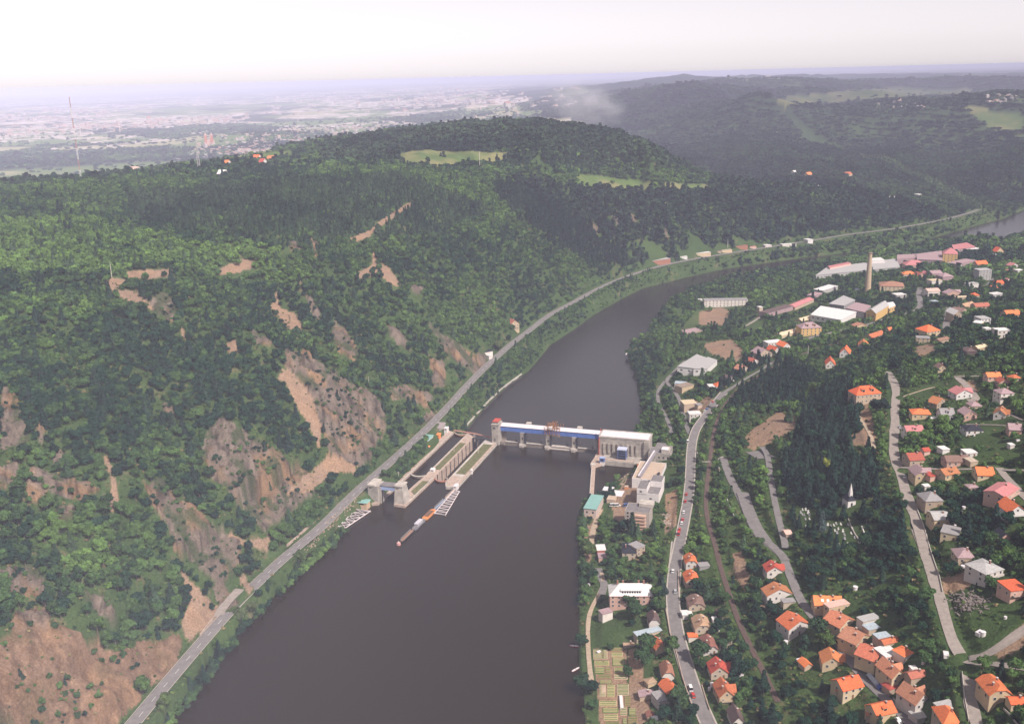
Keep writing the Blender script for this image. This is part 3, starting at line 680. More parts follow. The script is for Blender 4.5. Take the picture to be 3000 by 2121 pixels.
m = MB(); m.box(45.6, 48.4, 3.2, 6.2, 16.6, 18.8); c_ = q3(m, 'cabin', WHITEP, gx, 48, 8, 11)
m = MB(); m.box(43.5, 55, 4.4, 5.1, 10.2, 11.9); q3(m, 'lower_platform', CONC_D, gx, 48, 8, 11)

# ---- powerhouse
ph = lthing('powerhouse', 'massive weathered concrete powerhouse with pale flat roof at the right end of the weir', 'power station', 112, 0)
def pp(mb, n, m, par=None): return q3(mb, n, m, par or ph, 112, 0)
m = MB(); m.box(90.8, 131.4, -6.4, 9, -14, 17.6)
wl = pp(m, 'wall', CONC)
m = MB(); m.box(91.3, 130.9, -5.9, 8.5, 18.0, 18.25); rf = pp(m, 'roof', ROOFW)
m = MB(); m.box(90.5, 131.7, -6.7, -5.95, 17.6, 18.7); m.box(90.5, 131.7, 8.55, 9.3, 17.6, 18.7); m.box(90.5, 91.25, -5.95, 8.55, 17.6, 18.7); m.box(130.95, 131.7, -5.95, 8.55, 17.6, 18.7); pp(m, 'parapet', CONC_P, rf)
for k, a in enumerate((94.2, 98.0, 101.8, 105.6, 109.4, 113.2, 117.0, 120.8)):
    m = MB(); m.box(a, a + 1.5, -7.3, -6.38, 4.0, 13.0); pp(m, 'buttress', CONC, wl)
for k, a in enumerate((96.2, 100.1, 103.9, 115.4, 119.2)):
    m = MB(); m.box(a, a + 1.3, -6.46, -6.38, 5.5, 12.2); pp(m, 'recess', CONC_D, wl)
m = MB(); m.box(127.5, 131.6, -8.0, -6.4, 2, 17.2); m.box(123.8, 124.2, -6.5, -6.38, 9, 15); pp(m, 'corner_pilaster', CONC)
pp(MB().box(90.6, 91.0, -7.6, -6.3, 3, 17.5), 'red_pipe', REDP); pp(MB().beam((90.5, 2, 18.6), (90.2, 2, 22), .5), 'red_mast', REDP)
m = MB(); m.box(95, 128, -21.0, -6.4, 2.2, 3.2); m.box(95, 122, -21.6, -20.4, -3, 3.9); dk = pp(m, 'intake_deck', CONC)
m = MB(); m.box(98, 122, -20.3, -17.6, 3.2, 4.3); pp(m, 'crane_rail_beam', BRICKT)
m = MB()
for a in (99, 104, 109, 114, 119): pp(MB().box(a, a + .9, -21.4, -18, -12, 2.2), 'intake_pier', CONC_D, dk)
ct = lthing('screen_cleaner', 'blue framed trash rack cleaning crane standing against the powerhouse wall', 'crane', 111, -12, 3.2)
m = MB()
for a in (107.6, 114.2):
    for b in (-15.6, -10.2): m.box(a, a + .5, b, b + .5, 3.2, 11.4)
for z in (5.2, 7.3, 9.3, 11.0): m.box(107.6, 114.7, -15.7, -15.3, z, z + .35); m.box(107.6, 108.1, -15.6, -9.8, z, z + .35); m.box(114.2, 114.7, -15.6, -9.8, z, z + .35)
q3(m, 'frame', mat('blue_steel', (.10, .14, .30), .6), ct, 111, -12, 3.2)
m = MB(); m.box(107.4, 114.9, -15.9, -9.6, 11.4, 12.3); q3(m, 'machine_cover', mat('pale_blue_cover', (.55, .58, .72), .6), ct, 111, -12, 3.2)
m = MB(); m.box(108.3, 114.0, -15.0, -10.4, 3.4, 11.0); q3(m, 'rack', STEEL, ct, 111, -12, 3.2)
bt = lthing('control_booth', 'small booth with blue upper storey on a white shaft at the intake deck corner', 'hut', 97, -21, 0)
m = MB(); m.box(95.4, 98.6, -24.0, -21.7, -2, 3.6); q3(m, 'shaft', WHITEP, bt, 97, -21)
m = MB(); m.box(95.0, 99.0, -24.2, -21.2, 3.6, 6.6); cb = q3(m, 'cabin', mat('blue_booth', (.12, .18, .42), .6), bt, 97, -21)
m = MB(); m.box(94.8, 99.2, -24.4, -21.0, 6.6, 6.9); q3(m, 'roof', LBLUE, cb, 97, -21)
m = MB(); m.box(96, 98.2, -24.27, -24.2, 4.4, 5.8); q3(m, 'window', GLASS, cb, 97, -21)
gw = lthing('guide_pier', 'pointed pinkish concrete pier head between the weir and the intake basin', 'pier', 91, -15)
m = MB(); m.prism([(87.6, 0), (88.2, -12), (88.0, -26), (89.2, -31), (92.5, -30), (97.5, -23), (97.4, -8), (91, 0)], -12, 2.0); q3(m, 'pier_body', BRICKT, gw, 91, -15)
m = MB(); m.prism([(88.4, -26), (89.3, -30.2), (92.2, -29.4), (93, -26)], 2.0, 2.8); q3(m, 'bollard_base', CONC_P, gw, 91, -15)
dw = lthing('dividing_wall', 'long thin pale wall in the water running from the pier head to the green roofed building', 'wall', 97, -60)
m = MB(); m.prism([(90.2, -30), (93.2, -30), (106.9, -97), (103.9, -97)], -12, 2.2); q3(m, 'wall_body', BRICKT, dw, 97, -60)
m = MB(); m.prism([(90.0, -30), (90.5, -30), (104.2, -97), (103.7, -97)], 2.2, 2.9); q3(m, 'coping', CONC_P, dw, 97, -60)

# ---- works buildings on the right bank
def win_grid(mb, xa, xb, y, z0, z1, nx_, nz_, w_=1.2, h_=1.4, axis='x'):
    for i in range(nx_):
        for j in range(nz_):
            c = xa + (xb - xa) * (i + .5) / nx_; z = z0 + (z1 - z0) * (j + .5) / nz_
            if axis == 'x': mb.box(c - w_ / 2, c + w_ / 2, y - .05, y + .05, z - h_ / 2, z + h_ / 2)
            else: mb.box(y - .05, y + .05, c - w_ / 2, c + w_ / 2, z - h_ / 2, z + h_ / 2)
def block(label, a0, a1, b0, b1, z0, z1, wm, rm, nx_, nz_, name='building', cat='building', par=True, wz=None):
    r = lthing(name, label, cat, (a0 + a1) / 2, b0, z0); ac = (a0 + a1) / 2
    w_ = q3(MB().box(a0, a1, b0, b1, z0 - 4, z1), 'wall', wm, r, ac, b0, z0)
    rf_ = q3(MB().box(a0 + .25, a1 - .25, b0 + .25, b1 - .25, z1, z1 + .2), 'roof', rm, r, ac, b0, z0)
    if par:
        m = MB(); m.box(a0, a1, b0, b0 + .25, z1, z1 + .6); m.box(a0, a1, b1 - .25, b1, z1, z1 + .6); m.box(a0, a0 + .25, b0 + .25, b1 - .25, z1, z1 + .6); m.box(a1 - .25, a1, b0 + .25, b1 - .25, z1, z1 + .6)
        q3(m, 'parapet', wm, rf_, ac, b0, z0)
    zb = wz or z0 + .8
    for i in range(nx_):
        for j in range(nz_):
            c = a0 + (a1 - a0) * (i + .5) / nx_; z = zb + (z1 - zb - .3) * (j + .5) / nz_
            q3(MB().box(c - .6, c + .6, b0 - .05, b0 + .05, z - .7, z + .7), 'window', GLASS, r, ac, b0, z0)
    excl((a0 + a1) / 2, (b0 + b1) / 2, max(a1 - a0, b1 - b0) * .62 + 2); x, y = lf(ac, b0); HOUSEREF.append((x, y, label.split(' with ')[0].split(' beside ')[0]))
    return r, ac, b0
r, ac, b0 = block('beige works hall with broad tan roof and slanting conveyor below the powerhouse', 130, 150, -70, -35, 5, 11.5, WHITEP, TANR, 0, 0, 'works_hall')
q3(MB().box(144, 150.3, -72.5, -69.9, 2, 9.0), 'annex', WHITEP, r, ac, b0, 5)
q3(MB().box(147, 148.6, -60, -56, 11.7, 12.9), 'roof_light', STEEL, r, ac, b0, 5)
cv = lthing('conveyor', 'white covered conveyor bridge slanting up across the tan works hall roof', 'conveyor', 138, -60, 8)
m = MB(); m.beam((135.2, -68, 12.2), (139.5, -22, 15.2), 1.8, 1.6); q3(m, 'gallery', mat('grey_mesh', (.28, .25, .27), .8, .3, 2), cv, 138, -60, 8)
m = MB(); m.beam((134.2, -68, 13.4), (138.5, -22, 16.4), .9, .4); q3(m, 'roof_strip', ROOFW, cv, 138, -60, 8)
for p_, q_ in (((135, -67, 4), (135, -67, 11.5)), ((139.3, -24, 3), (139.3, -24, 14.4))): q3(MB().beam(p_, q_, .6), 'support_leg', CONC_P, cv, 138, -60, 8)
r, ac, b0 = block('concrete switch house with arched windows and white roof box beside the powerhouse', 133, 150, -18, -4, 4, 12, CONC, GREYR, 5, 1, 'switch_house', wz=7)
q3(MB().box(143, 149, -16, -8, 12.2, 15.2), 'penthouse', CONC_P, r, ac, b0, 4); q3(MB().box(142.8, 148, -16.3, -10, 15.2, 15.5), 'penthouse_roof', ROOFW, r, ac, b0, 4)
m = MB(); m.box(136, 149, -4, 6, 4, 12.4); q3(m, 'rear_wing', CONC, r, ac, b0, 4); q3(MB().box(136.3, 148.7, -3.9, 5.7, 12.4, 12.6), 'rear_roof', GREYR, r, ac, b0, 4)
r, ac, b0 = block('tall white office block with stepped grey roofs above the right bank', 140, 155.5, -104, -80, 5, 15.5, WHITEP, GREYR, 0, 0, 'office_block')
q3(MB().box(140, 147, -104.3, -90, 15.5, 19.4), 'upper_block', WHITEP, r, ac, b0, 5); q3(MB().box(140.3, 146.7, -104, -90.3, 19.4, 19.7), 'upper_roof', GREYR, r, ac, b0, 5)
q3(MB().box(147.2, 155.7, -91, -79.7, 15.9, 20.2), 'rear_block', WHITEP, r, ac, b0, 5); q3(MB().box(147.5, 155.4, -90.7, -80, 20.2, 20.5), 'rear_roof', GREYR, r, ac, b0, 5)
for a, b, z in ((142, -104.38, 16.8), (152, -104.08, 9), (149, -104.08, 12)): q3(MB().box(a, a + 1.6, b - .05, b + .05, z, z + .9), 'window', GLASS, r, ac, b0, 5)
BALC = mat('balcony_fronts', (.62, .40, .30), .85, .15, .6)
r, ac, b0 = block('grey panel flats with stacked pinkish balconies in the trees', 138.5, 155, -140, -126, 5, 17.5, mat('panel_grey', (.42, .36, .32), .9, .12, .5), GREYR, 0, 0, 'apartment_block')
q3(MB().box(146.5, 156, -131, -124, 17.9, 20.2), 'stair_head', CONC_P, r, ac, b0, 5)
for j in range(5): q3(MB().box(144.5, 153, -142, -140.02, 5.4 + j * 2.45, 6.6 + j * 2.45), 'balcony', BALC, r, ac, b0, 5)
for j in range(5):
    for a in (140, 142.4): q3(MB().box(a, a + 1.2, -140.07, -139.98, 6.4 + j * 2.4, 7.6 + j * 2.4), 'window', GLASS, r, ac, b0, 5)
r, ac, b0 = block('pump house with pale green roof on the waterside', 106.2, 114.8, -123, -99, 3, 8.2, mat('pink_plaster', (.56, .44, .39), .9, .1, .5), TEAL, 2, 1, 'pump_house', par=False)
q3(MB().box(105.8, 115.2, -123.4, -98.6, 8.4, 8.75), 'green_roof', TEAL, r, ac, b0, 3)
# yard clutter by the intake
for k, (a, b, w_, d_, h_, m_, lb) in enumerate(((112, -84, 3, 8, 2.6, WHITEP, 'long pale container on the rubble bank beside the intake basin'), (116.5, -80, 2.4, 5, 2.4, CONC_P, 'pale site container at the tip of the intake bank'), (121, -86, 9, 10, .5, CONC_P, 'broad pale concrete slab on the works yard'), (120, -98, 6, 7, 2.6, TANR, 'low tan shed on the works yard'), (126, -72, 2.5, 3, 2.2, mat('orange_hut', (.75, .27, .1), .8), 'orange hut at the water corner beside the works hall'), (127.2, -26, 3, 4, 2.6, ORNG, 'orange crate at the end of the intake deck'))):
    r = lthing('container' if 'container' in lb else ('slab' if 'slab' in lb else ('shed' if 'shed' in lb else 'hut' if 'hut' in lb else 'crate')), lb, 'container' if 'container' in lb else 'hut', a, b, 3)
    q3(MB().box(a - w_ / 2, a + w_ / 2, b, b + d_, 0, 3 + h_), 'body', m_, r, a, b, 3); q3(MB().box(a - w_ / 2 - .15, a + w_ / 2 + .15, b - .15, b + d_ + .15, 3 + h_, 3.15 + h_), 'lid', ROOFW if k < 3 else TANR, r, a, b, 3); excl(a, b + d_ / 2, 6)

# ---- locks
lw = lthing('lock_land_wall', 'tan landside lock wall along the full left chamber', 'lock wall', -48, -60)
m = MB(); m.prism([(-51, -141), (-45.0, -138), (-44.4, -78), (-44.4, 16), (-50, 18), (-50, -78)], -12, 2.0); q3(m, 'wall_body', BRICKT, lw, -48, -60)
q3(MB().box(-44.9, -44.1, -120, 15.5, 2.0, 2.35), 'coping', CONC_P, lw, -48, -60)
mw = lthing('lock_island', 'long central lock island with grass strips between the two chambers', 'lock wall', -27, -60)
m = MB(); m.prism([(-33, -137), (-24, -137.5), (-22.6, -84), (-22.6, 8), (-31, 16), (-31, -79), (-32.4, -100)], -13, 2.0); q3(m, 'wall_body', BRICKT, mw, -27, -60)
q3(MB().box(-29.6, -24.2, -68, -8, 2.0, 2.25), 'grass_strip', GRASS, mw, -27, -60); m = MB(); m.prism([(-29.6, -113), (-24.6, -118), (-23.6, -92), (-28.8, -92)], 2.0, 2.3); q3(m, 'grass_strip', GRASS, mw, -27, -60)
m = MB(); m.box(-31.2, -30.6, -78, 14, 2.0, 2.4); m.box(-24.2, -23.3, -132, -84, 2.0, 2.3); q3(m, 'coping', CONC_P, mw, -27, -60)
for i in range(9): q3(MB().box(-22.58, -22.2, -78 + i * 9.2, -77.3 + i * 9.2, -12, 2.1), 'fender_post', STEEL, mw, -27, -60)
ow = lthing('lock_outer_wall', 'outer lock wall with grass top facing the dark upper pool', 'lock wall', -5, -50)
m = MB(); m.prism([(-11, -90), (-7.5, -98), (1.2, -97), (1.2, -2), (-3, 2), (-11.2, 4)], -13, 2.0); q3(m, 'wall_body', CONC_P, ow, -5, -50)
q3(MB().box(-9, -1.2, -72, -6, 2.0, 2.3), 'grass_strip', GRASS, ow, -5, -50); q3(MB().box(-1.0, 1.4, -96, -3, 2.0, 2.4), 'coping', BRICKT, ow, -5, -50)
q3(MB().prism([(-10.5, -88), (-7.6, -96), (-2, -95), (-2, -78), (-10.5, -76)], 2.0, 2.2), 'apron', BRICKT, ow, -5, -50)
def arcgate(label, a0, a1, b, bulge, z0, z1, m_, top):
    r = lthing('lock_gate', label, 'lock gate', (a0 + a1) / 2, b); m = MB(); m2 = MB(); N_ = 10; c = (a0 + a1) / 2; h_ = (a1 - a0) / 2
    P = [(a0 + (a1 - a0) * i / N_, b - bulge * (1 - ((a0 + (a1 - a0) * i / N_ - c) / h_) ** 2)) for i in range(N_ + 1)]
    for p, q_ in zip(P[:-1], P[1:]):
        m.hexa([(p[0], p[1], z0), (q_[0], q_[1], z0), (q_[0], q_[1] + .8, z0), (p[0], p[1] + .8, z0)], [(p[0], p[1], z1), (q_[0], q_[1], z1), (q_[0], q_[1] + .8, z1), (p[0], p[1] + .8, z1)])
        m2.hexa([(p[0], p[1] - .5, z1), (q_[0], q_[1] - .5, z1), (q_[0], q_[1] + 1.1, z1), (p[0], p[1] + 1.1, z1)], [(p[0], p[1] - .5, z1 + .3), (q_[0], q_[1] - .5, z1 + .3), (q_[0], q_[1] + 1.1, z1 + .3), (p[0], p[1] + 1.1, z1 + .3)])
    q3(m, 'gate_leaf', m_, r, c, b); q3(m2, 'walkway', top, r, c, b)
arcgate('curved lock gate closing the near end of the left chamber', -44.4, -31, -80, 3.5, -6, 1.3, CONC_D, CONC_P)
arcgate('round rust brown lock gate at the far end of the left chamber', -44.4, -31, 17, 5, -8, 1.2, RUST, BRICKT)
arcgate('curved lock gate with red walkway closing the deep right chamber', -22.6, -11, -83, 4.5, -13, 1.0, RUST, mat('faded_red', (.42, .20, .16), .8))
gt = lthing('gate_gantry', 'black vertical gate frames at the far end of the deep right chamber', 'lock gate', -17, 3)
m = MB()
for a in (-22.2, -19.5, -15, -12.2): m.box(a, a + 1.1, 2.5, 4.0, -13, 3.4)
m.box(-22.2, -11.2, 2.5, 4, 2.6, 3.2); q3(m, 'frame', STEEL, gt, -17, 3)
q3(MB().box(-22.4, -11.2, 4.1, 4.6, -13, -1.0), 'gate_leaf', CONC_D, gt, -17, 3)
br = lthing('lock_footbridge', 'rusty pink footbridge from the lock head to the left weir tower', 'bridge', -20, 16)
m = MB(); m.beam((-45, 18, 2.6), (-26, 15, 2.6), 1.6, .5); m.beam((-26, 15, 2.7), (-3.2, 6, 3.2), 1.4, .6); q3(m, 'deck', mat('pink_rust', (.50, .26, .20), .9, .2, 1), br, -20, 16)
m = MB(); m.beam((-45, 17.2, 3.8), (-26, 14.2, 3.8), .12); m.beam((-26, 14.2, 3.9), (-3.2, 5.3, 4.3), .12); q3(m, 'railing', RUST, br, -20, 16)
q3(MB().box(-25, -23.6, 13, 15.5, -12, 2.5), 'pier', CONC, br, -20, 16)
# chamber water beyond the weir line (left chamber is full, right chamber is low)
def lsheet(name, a0, a1, b0, b1, z, m_): sheet(name, [lf(a0, b0), lf(a1, b0), lf(a1, b1), lf(a0, b1)], z, m_)
lsheet('lock_water', -44.6, -30.6, 1.4, 17.6, -.01, WM); lsheet('lock_water', -22.8, -10.8, -86, 6, -7.9, WM)
# gate portal
po = lthing('lock_portal', 'concrete portal of two towers joined by a pale blue girder over the lock entrance', 'lock gate', -39, -132)
m = MB(); m.box(-53.2, -45.2, -137, -126, -10, 14.3); m.box(-45.2, -44.2, -134.5, -129, -10, 13.0); t1 = q3(m, 'left_tower', CONC, po, -39, -132)
m = MB(); m.hexa([(-33.6, -137.2, -10), (-24.2, -137.2, -10), (-24.2, -124, -10), (-33.6, -124, -10)], [(-33.6, -136.6, 0), (-24.4, -136.6, 0), (-24.4, -124, 0), (-33.6, -124, 0)])
m.hexa([(-33.3, -136.2, 0), (-24.6, -136.2, 0), (-24.6, -124.4, 0), (-33.3, -124.4, 0)], [(-33.0, -133.6, 14.3), (-27.6, -133.6, 14.3), (-27.6, -125, 14.3), (-33.0, -125, 14.3)])
t2 = q3(m, 'right_tower', CONC, po, -39, -132)
for t_, x0, x1 in ((t1, -53.6, -47.4), (t2, -33.5, -26.8)):
    q3(MB().box(x0, x1, -137.4 if t_ == t1 else -134.2, -124.8, 14.3, 15.3), 'cap', CONC_P, t_, -39, -132)
    q3(MB().box(x0 + 1.6, x0 + 3.4, (-137.08 if t_ == t1 else -133.9), (-136.99 if t_ == t1 else -133.4), 12.6, 13.3), 'window', GLASS, t_, -39, -132)
gd = q3(MB().box(-47.4, -33.2, -133.6, -126.5, 10.6, 13.2), 'girder', LBLUE, po, -39, -132)
q3(MB().box(-47.4, -33.3, -133.4, -126.7, 13.2, 13.7), 'clerestory', STEEL, gd, -39, -132); q3(MB().box(-47.6, -33.2, -133.9, -126.2, 13.7, 14.1), 'roof', GREYR, gd, -39, -132)
q3(MB().box(-45.2, -43.9, -133, -131.8, -3, 10.6), 'gate_guide', STEEL, po, -39, -132)
for x, y, r_ in ((-50, -132, 9), (-30, -130, 8), (-56, -145, 8), (-57, -14, 12), (-57, 10, 12), (-54, -24, 5)): excl(x, y, r_)
# small things on the locks
def post(a, b, h, label, m_=CONC_P, r=.45, z=2.0):
    t_ = lthing('signal_mast', label, 'post', a, b, z); q3(MB().tube((a, b, z - .5), (a, b, z + h), r * .6, r * .5, 6), 'mast', m_, t_, a, b, z)
    q3(MB().box(a - r * 1.3, a + r * 1.3, b - .3, b + .3, z + h, z + h + .9), 'head', m_, t_, a, b, z)
for a, b, h, lb in ((-49, -92, 4.5, 'pale signal mast on the landside beside the left chamber, nearer the portal'), (-50, -34, 4.2, 'pale signal mast on the landside beside the orange tank'), (-28, -124, 4.5, 'pale signal mast on the island tip behind the portal tower'), (-27, -29, 3.2, 'pale signal mast midway along the central grass strip'), (-6, -28, 3.0, 'pale signal mast on the outer wall grass'), (-8.6, -92, 4.0, 'pale signal mast at the near corner of the outer wall')): post(a, b, h, lb)
def hutbox(name, label, a, b, w_, d_, h_, wm, rm, z=2.0, over=.3, cat='hut'):
    t_ = lthing(name, label, cat, a, b, z); q3(MB().box(a - w_ / 2, a + w_ / 2, b, b + d_, z - 4, z + h_), 'wall', wm, t_, a, b, z)
    q3(MB().hexa([(a - w_ / 2 - over, b - over, z + h_), (a + w_ / 2 + over, b - over, z + h_), (a + w_ / 2 + over, b + d_ + over, z + h_), (a - w_ / 2 - over, b + d_ + over, z + h_)], [(a - w_ / 2, b, z + h_ + .5), (a + w_ / 2, b, z + h_ + .5), (a + w_ / 2, b + d_, z + h_ + .7), (a - w_ / 2, b + d_, z + h_ + .7)]), 'roof', rm, t_, a, b, z)
    q3(MB().box(a - w_ / 4, a + w_ / 4, b - .05, b + .04, z + h_ * .45, z + h_ * .8), 'window', GLASS, t_, a, b, z); return t_
hutbox('lock_keeper_hut', 'white hut on the central lock island at the near end of the grass', -28.4, -74, 3.2, 3, 2.0, WHITEP, WHITEP)
hutbox('gate_hut', 'small hut with curved pale green roof beside the lock portal', -54, -148, 9, 6, 3.0, mat('sand_plaster', (.58, .40, .26), .9, .1, 1), TEAL, 2.5, .6)
hutbox('lock_office', 'lock office with broad pale green roof beside the riverside road', -58, -24, 11, 12, 3.6, WHITEP, TEAL, 4.5, .8, 'building')
hutbox('workshop', 'grey roofed workshop beside the upper lock head', -58, 6, 9, 14, 3.5, CONC, mat('mauve_roof', (.33, .27, .27), .9, .15, .5), 4.5, .4, 'building')
hutbox('kiosk', 'white kiosk beside the workshop at the lock head', -50.5, 12, 3, 4, 2.4, WHITEP, ROOFW, 3.5, .2)
hutbox('tarpaulin_shelter', 'orange tarpaulin shelter between the workshop and the lock office', -53, -3, 5, 4, 1.8, ORNG, ORNG, 3.5, .4, 'shelter')
t_ = lthing('storage_tank', 'round orange storage tank on the landside lock wall', 'tank', -51.2, -27, 2); q3(MB().tube((-51.2, -27, 1), (-51.2, -27, 4.2), 2.0, 2.0, 14), 'shell', mat('salmon_tank', (.80, .35, .22), .7), t_, -51.2, -27, 2); q3(MB().tube((-51.2, -27, 4.2), (-51.2, -27, 4.9), 2.1, .4, 14), 'lid', ORNG, t_, -51.2, -27, 2)
hutbox('landing_shed', 'white landing shed at the near end of the outer lock wall', .3, -99, 2.6, 5, 1.8, WHITEP, ROOFW, 1.5, .2)
hutbox('skiff_box', 'small white box on the outer wall beside the upper pool', 1.4, -66, 1.4, 2.2, 1.0, WHITEP, WHITEP, 2.2, .1, 'box')
# floating boom, barges and lattice frames
SPEC_BOOM = (-4, -190)
def hull(label, name, cat, ctr, length, beam_, h_, ang, hm, deck, extra=None, group=None):
    x, y = lf(*ctr); r = thing(name, label, cat, (x, y, 0), DAM_ROT + ang, group); L2 = length / 2; w_ = beam_ / 2
    out = [(-w_, -L2 * .86), (-w_ * .5, -L2), (w_ * .5, -L2), (w_, -L2 * .86), (w_, L2 * .8), (w_ * .35, L2), (-w_ * .35, L2), (-w_, L2 * .8)]
    MB().hexa([(px * .85, py * .97, -.5) for px, py in out], [(px, py, h_) for px, py in out]).build('hull', hm, r)
    MB().hexa([(px * .86, py * .95, h_) for px, py in out], [(px * .84, py * .94, h_ + .12) for px, py in out]).build('deck', deck, r)
    if extra: extra(r, L2, w_, h_)
    return r
ANG = -math.atan2(6 - 0, 95)  # the boom line in the lock frame
ba = math.atan2(-( -4.6 - .6), (-190 + 97) * -1) * -1
def bp(t): return (-4.3 + t * 4.6, -189 + t * 93)
def orange_extra(r, L2, w_, h_):
    MB().box(-w_ * .75, w_ * .75, -L2 * .6, L2 * .6, h_ + .1, h_ + .5).build('hold_rim', RUST, r); MB().box(-w_ * .55, w_ * .55, -L2 * .55, L2 * .5, h_ + .5, h_ + .75).build('cargo', mat('dark_cargo', (.16, .09, .06), .9), r)
def cabin_extra(r, L2, w_, h_):
    c = MB().box(-w_ * .7, w_ * .7, -L2 * .5, L2 * .45, h_ + .1, h_ + 1.9).build('cabin', mat('grey_canvas', (.42, .40, .43), .8, .1, 1), r); MB().box(-w_ * .8, w_ * .8, -L2 * .55, L2 * .5, h_ + 1.9, h_ + 2.1).build('cabin_roof', mat('pale_canvas', (.58, .54, .58), .8), c)
def rail_extra(r, L2, w_, h_):
    m = MB(); [m.box(-w_ * .9, -w_ * .8, y, y + .15, h_, h_ + 1) for y in np.arange(-L2 * .8, L2 * .8, 1.5)]; m.box(-w_ * .9, -w_ * .8, -L2 * .8, L2 * .8, h_ + 1, h_ + 1.1); m.build('railing', LSTEEL, r)
hull('long dark steel pontoon at the tip of the floating boom', 'pontoon', 'pontoon', bp(.10), 19, 2.6, 1.0, -.045, mat('hull_black', (.03, .03, .035), .5), mat('brown_deck', (.30, .17, .12), .9, .2, 1), rail_extra)
hull('grey canopied work boat moored in the boom line', 'work_boat', 'boat', bp(.295), 17, 3.8, 1.1, -.045, mat('hull_grey', (.2, .2, .22), .6), GREYR, cabin_extra)
hull('open orange barge moored in the middle of the boom', 'barge', 'barge', bp(.48), 17, 4.6, 1.2, -.045, mat('orange_hull', (.72, .30, .10), .7, .2, 1), ORNG, orange_extra)
hull('narrow blue grey pontoon next to the white lattice', 'pontoon', 'pontoon', bp(.675), 20, 1.9, .9, -.045, mat('hull_blue', (.09, .12, .20), .6), mat('blue_grey_deck', (.25, .29, .36), .8), rail_extra)
hull('blue and tan pontoon reaching the outer lock wall', 'pontoon', 'pontoon', bp(.885), 20, 2.0, .9, -.045, mat('hull_blue', (.09, .12, .20), .6), mat('tan_deck', (.48, .36, .28), .9), rail_extra)
q_ = lthing('mooring_buoy', 'round pink mooring buoy at the outer end of the boom', 'buoy', -4.6, -192.5); q3(MB().tube((-4.6, -192.5, -.6), (-4.6, -192.5, 1.6), 1.5, 1.3, 12), 'drum', mat('pink_buoy', (.60, .30, .28), .7), q_, -4.6, -192.5); q3(MB().tube((-4.6, -192.5, 1.6), (-4.6, -192.5, 2.6), .6, .15, 8), 'cap', mat('pale_pink', (.75, .55, .52), .7), q_, -4.6, -192.5)
def lattice(label, corners, nseg, m_, z=.9, w_=.32, cross=True):
    A, B, C_, D_ = [Vector((*c, z)) for c in corners]; r = lthing('steel_raft', label, 'steel frame', A.x, A.y, z); m = MB(); m2 = MB()
    m.beam(A, B, w_ * 1.5); m.beam(D_, C_, w_ * 1.5); P = [A.lerp(B, i / nseg) for i in range(nseg + 1)]; Q = [D_.lerp(C_, i / nseg) for i in range(nseg + 1)]
    for i in range(nseg + 1): m.beam(P[i], Q[i], w_)
    for i in range(nseg):
        m2.beam(P[i] + Vector((0, 0, .05)), Q[i + 1] + Vector((0, 0, .05)), w_ * .8)
        if cross: m2.beam(Q[i] + Vector((0, 0, .1)), P[i + 1] + Vector((0, 0, .1)), w_ * .8)
    q3(m, 'chords', m_, r, A.x, A.y, z); q3(m2, 'bracing', m_, r, A.x, A.y, z)
    m3 = MB()
    for v in (A, B, C_, D_): m3.tube((v.x, v.y, -.4), (v.x, v.y, z), .5, .5, 8)
    q3(m3, 'float', CONC_D, r, A.x, A.y, z)
WSTEEL = mat('white_steel', (.72, .62, .62), .7)
lattice('long pinkish white zigzag lattice frame afloat beside the boom', [(.8, -142), (.2, -101), (4.8, -101), (9.6, -142.5)], 9, WSTEEL, .9, .34, False)
lattice('white crossed lattice raft moored at the left bank below the portal', [(-56.8, -179), (-57, -150), (-45.6, -150), (-50.5, -180)], 5, WSTEEL, .9, .36, True)
LOCKYARD = [(650, 1090), (480, 1120), (455, 960), (560, 960), (640, 860), (860, 850), (985, 750), (1130, 560), (1140, 500), (1040, 450), (1200, 340), (1260, 250), (1340, 290), (1340, 330), (1420, 330), (1545, 330), (1560, 400), (1000, 780), (700, 1060)]

# ------------------------------------------------------------------ houses of the village and the small town
HC = dict(o=(.72, .205, .07), O=(.80, .175, .06), r=(.48, .10, .06), b=(.36, .16, .10), t=(.46, .25, .15), d=(.13, .085, .08), k=(.022, .024, .035), g=(.30, .28, .28), G=(.42, .40, .39),
          w=(.72, .68, .66), W=(.70, .66, .63), c=(.62, .49, .33), p=(.66, .43, .36), y=(.66, .42, .16), m=(.38, .26, .27), P=(.52, .20, .20), B=(.56, .20, .11), S=(.40, .46, .50), e=(.50, .40, .31))
def hmat(k, roof, v=0):
    c = HC[k]
    if v: q_ = (((.80, 1.0, 1.1), (.95, .80, .85), (.62, .85, 1.1), (1.0, 1.15, 1.2), (.78, .72, .88)) if roof else ((.92, .89, .86), (1.0, .95, .89), (.84, .80, .77)))[v - 1]; c = tuple(min(.9, a * b) for a, b in zip(c, q_))
    nm = {'o': 'orange', 'O': 'scarlet', 'r': 'red', 'b': 'brown', 't': 'tan', 'd': 'dark_brown', 'k': 'black', 'g': 'grey', 'G': 'pale_grey', 'w': 'white', 'W': 'off_white', 'c': 'cream', 'p': 'pink', 'y': 'yellow', 'm': 'mauve', 'P': 'rose', 'B': 'brick', 'S': 'blue_grey', 'e': 'beige'}[k]
    return mat(nm + ('_roofing' if roof else '_render') + ('_%d' % v if v else ''), c, .85 if not roof else .8, .22 if roof else .1, 1.1 if roof else .35, .02 if roof else 0, 7)
WIN = None
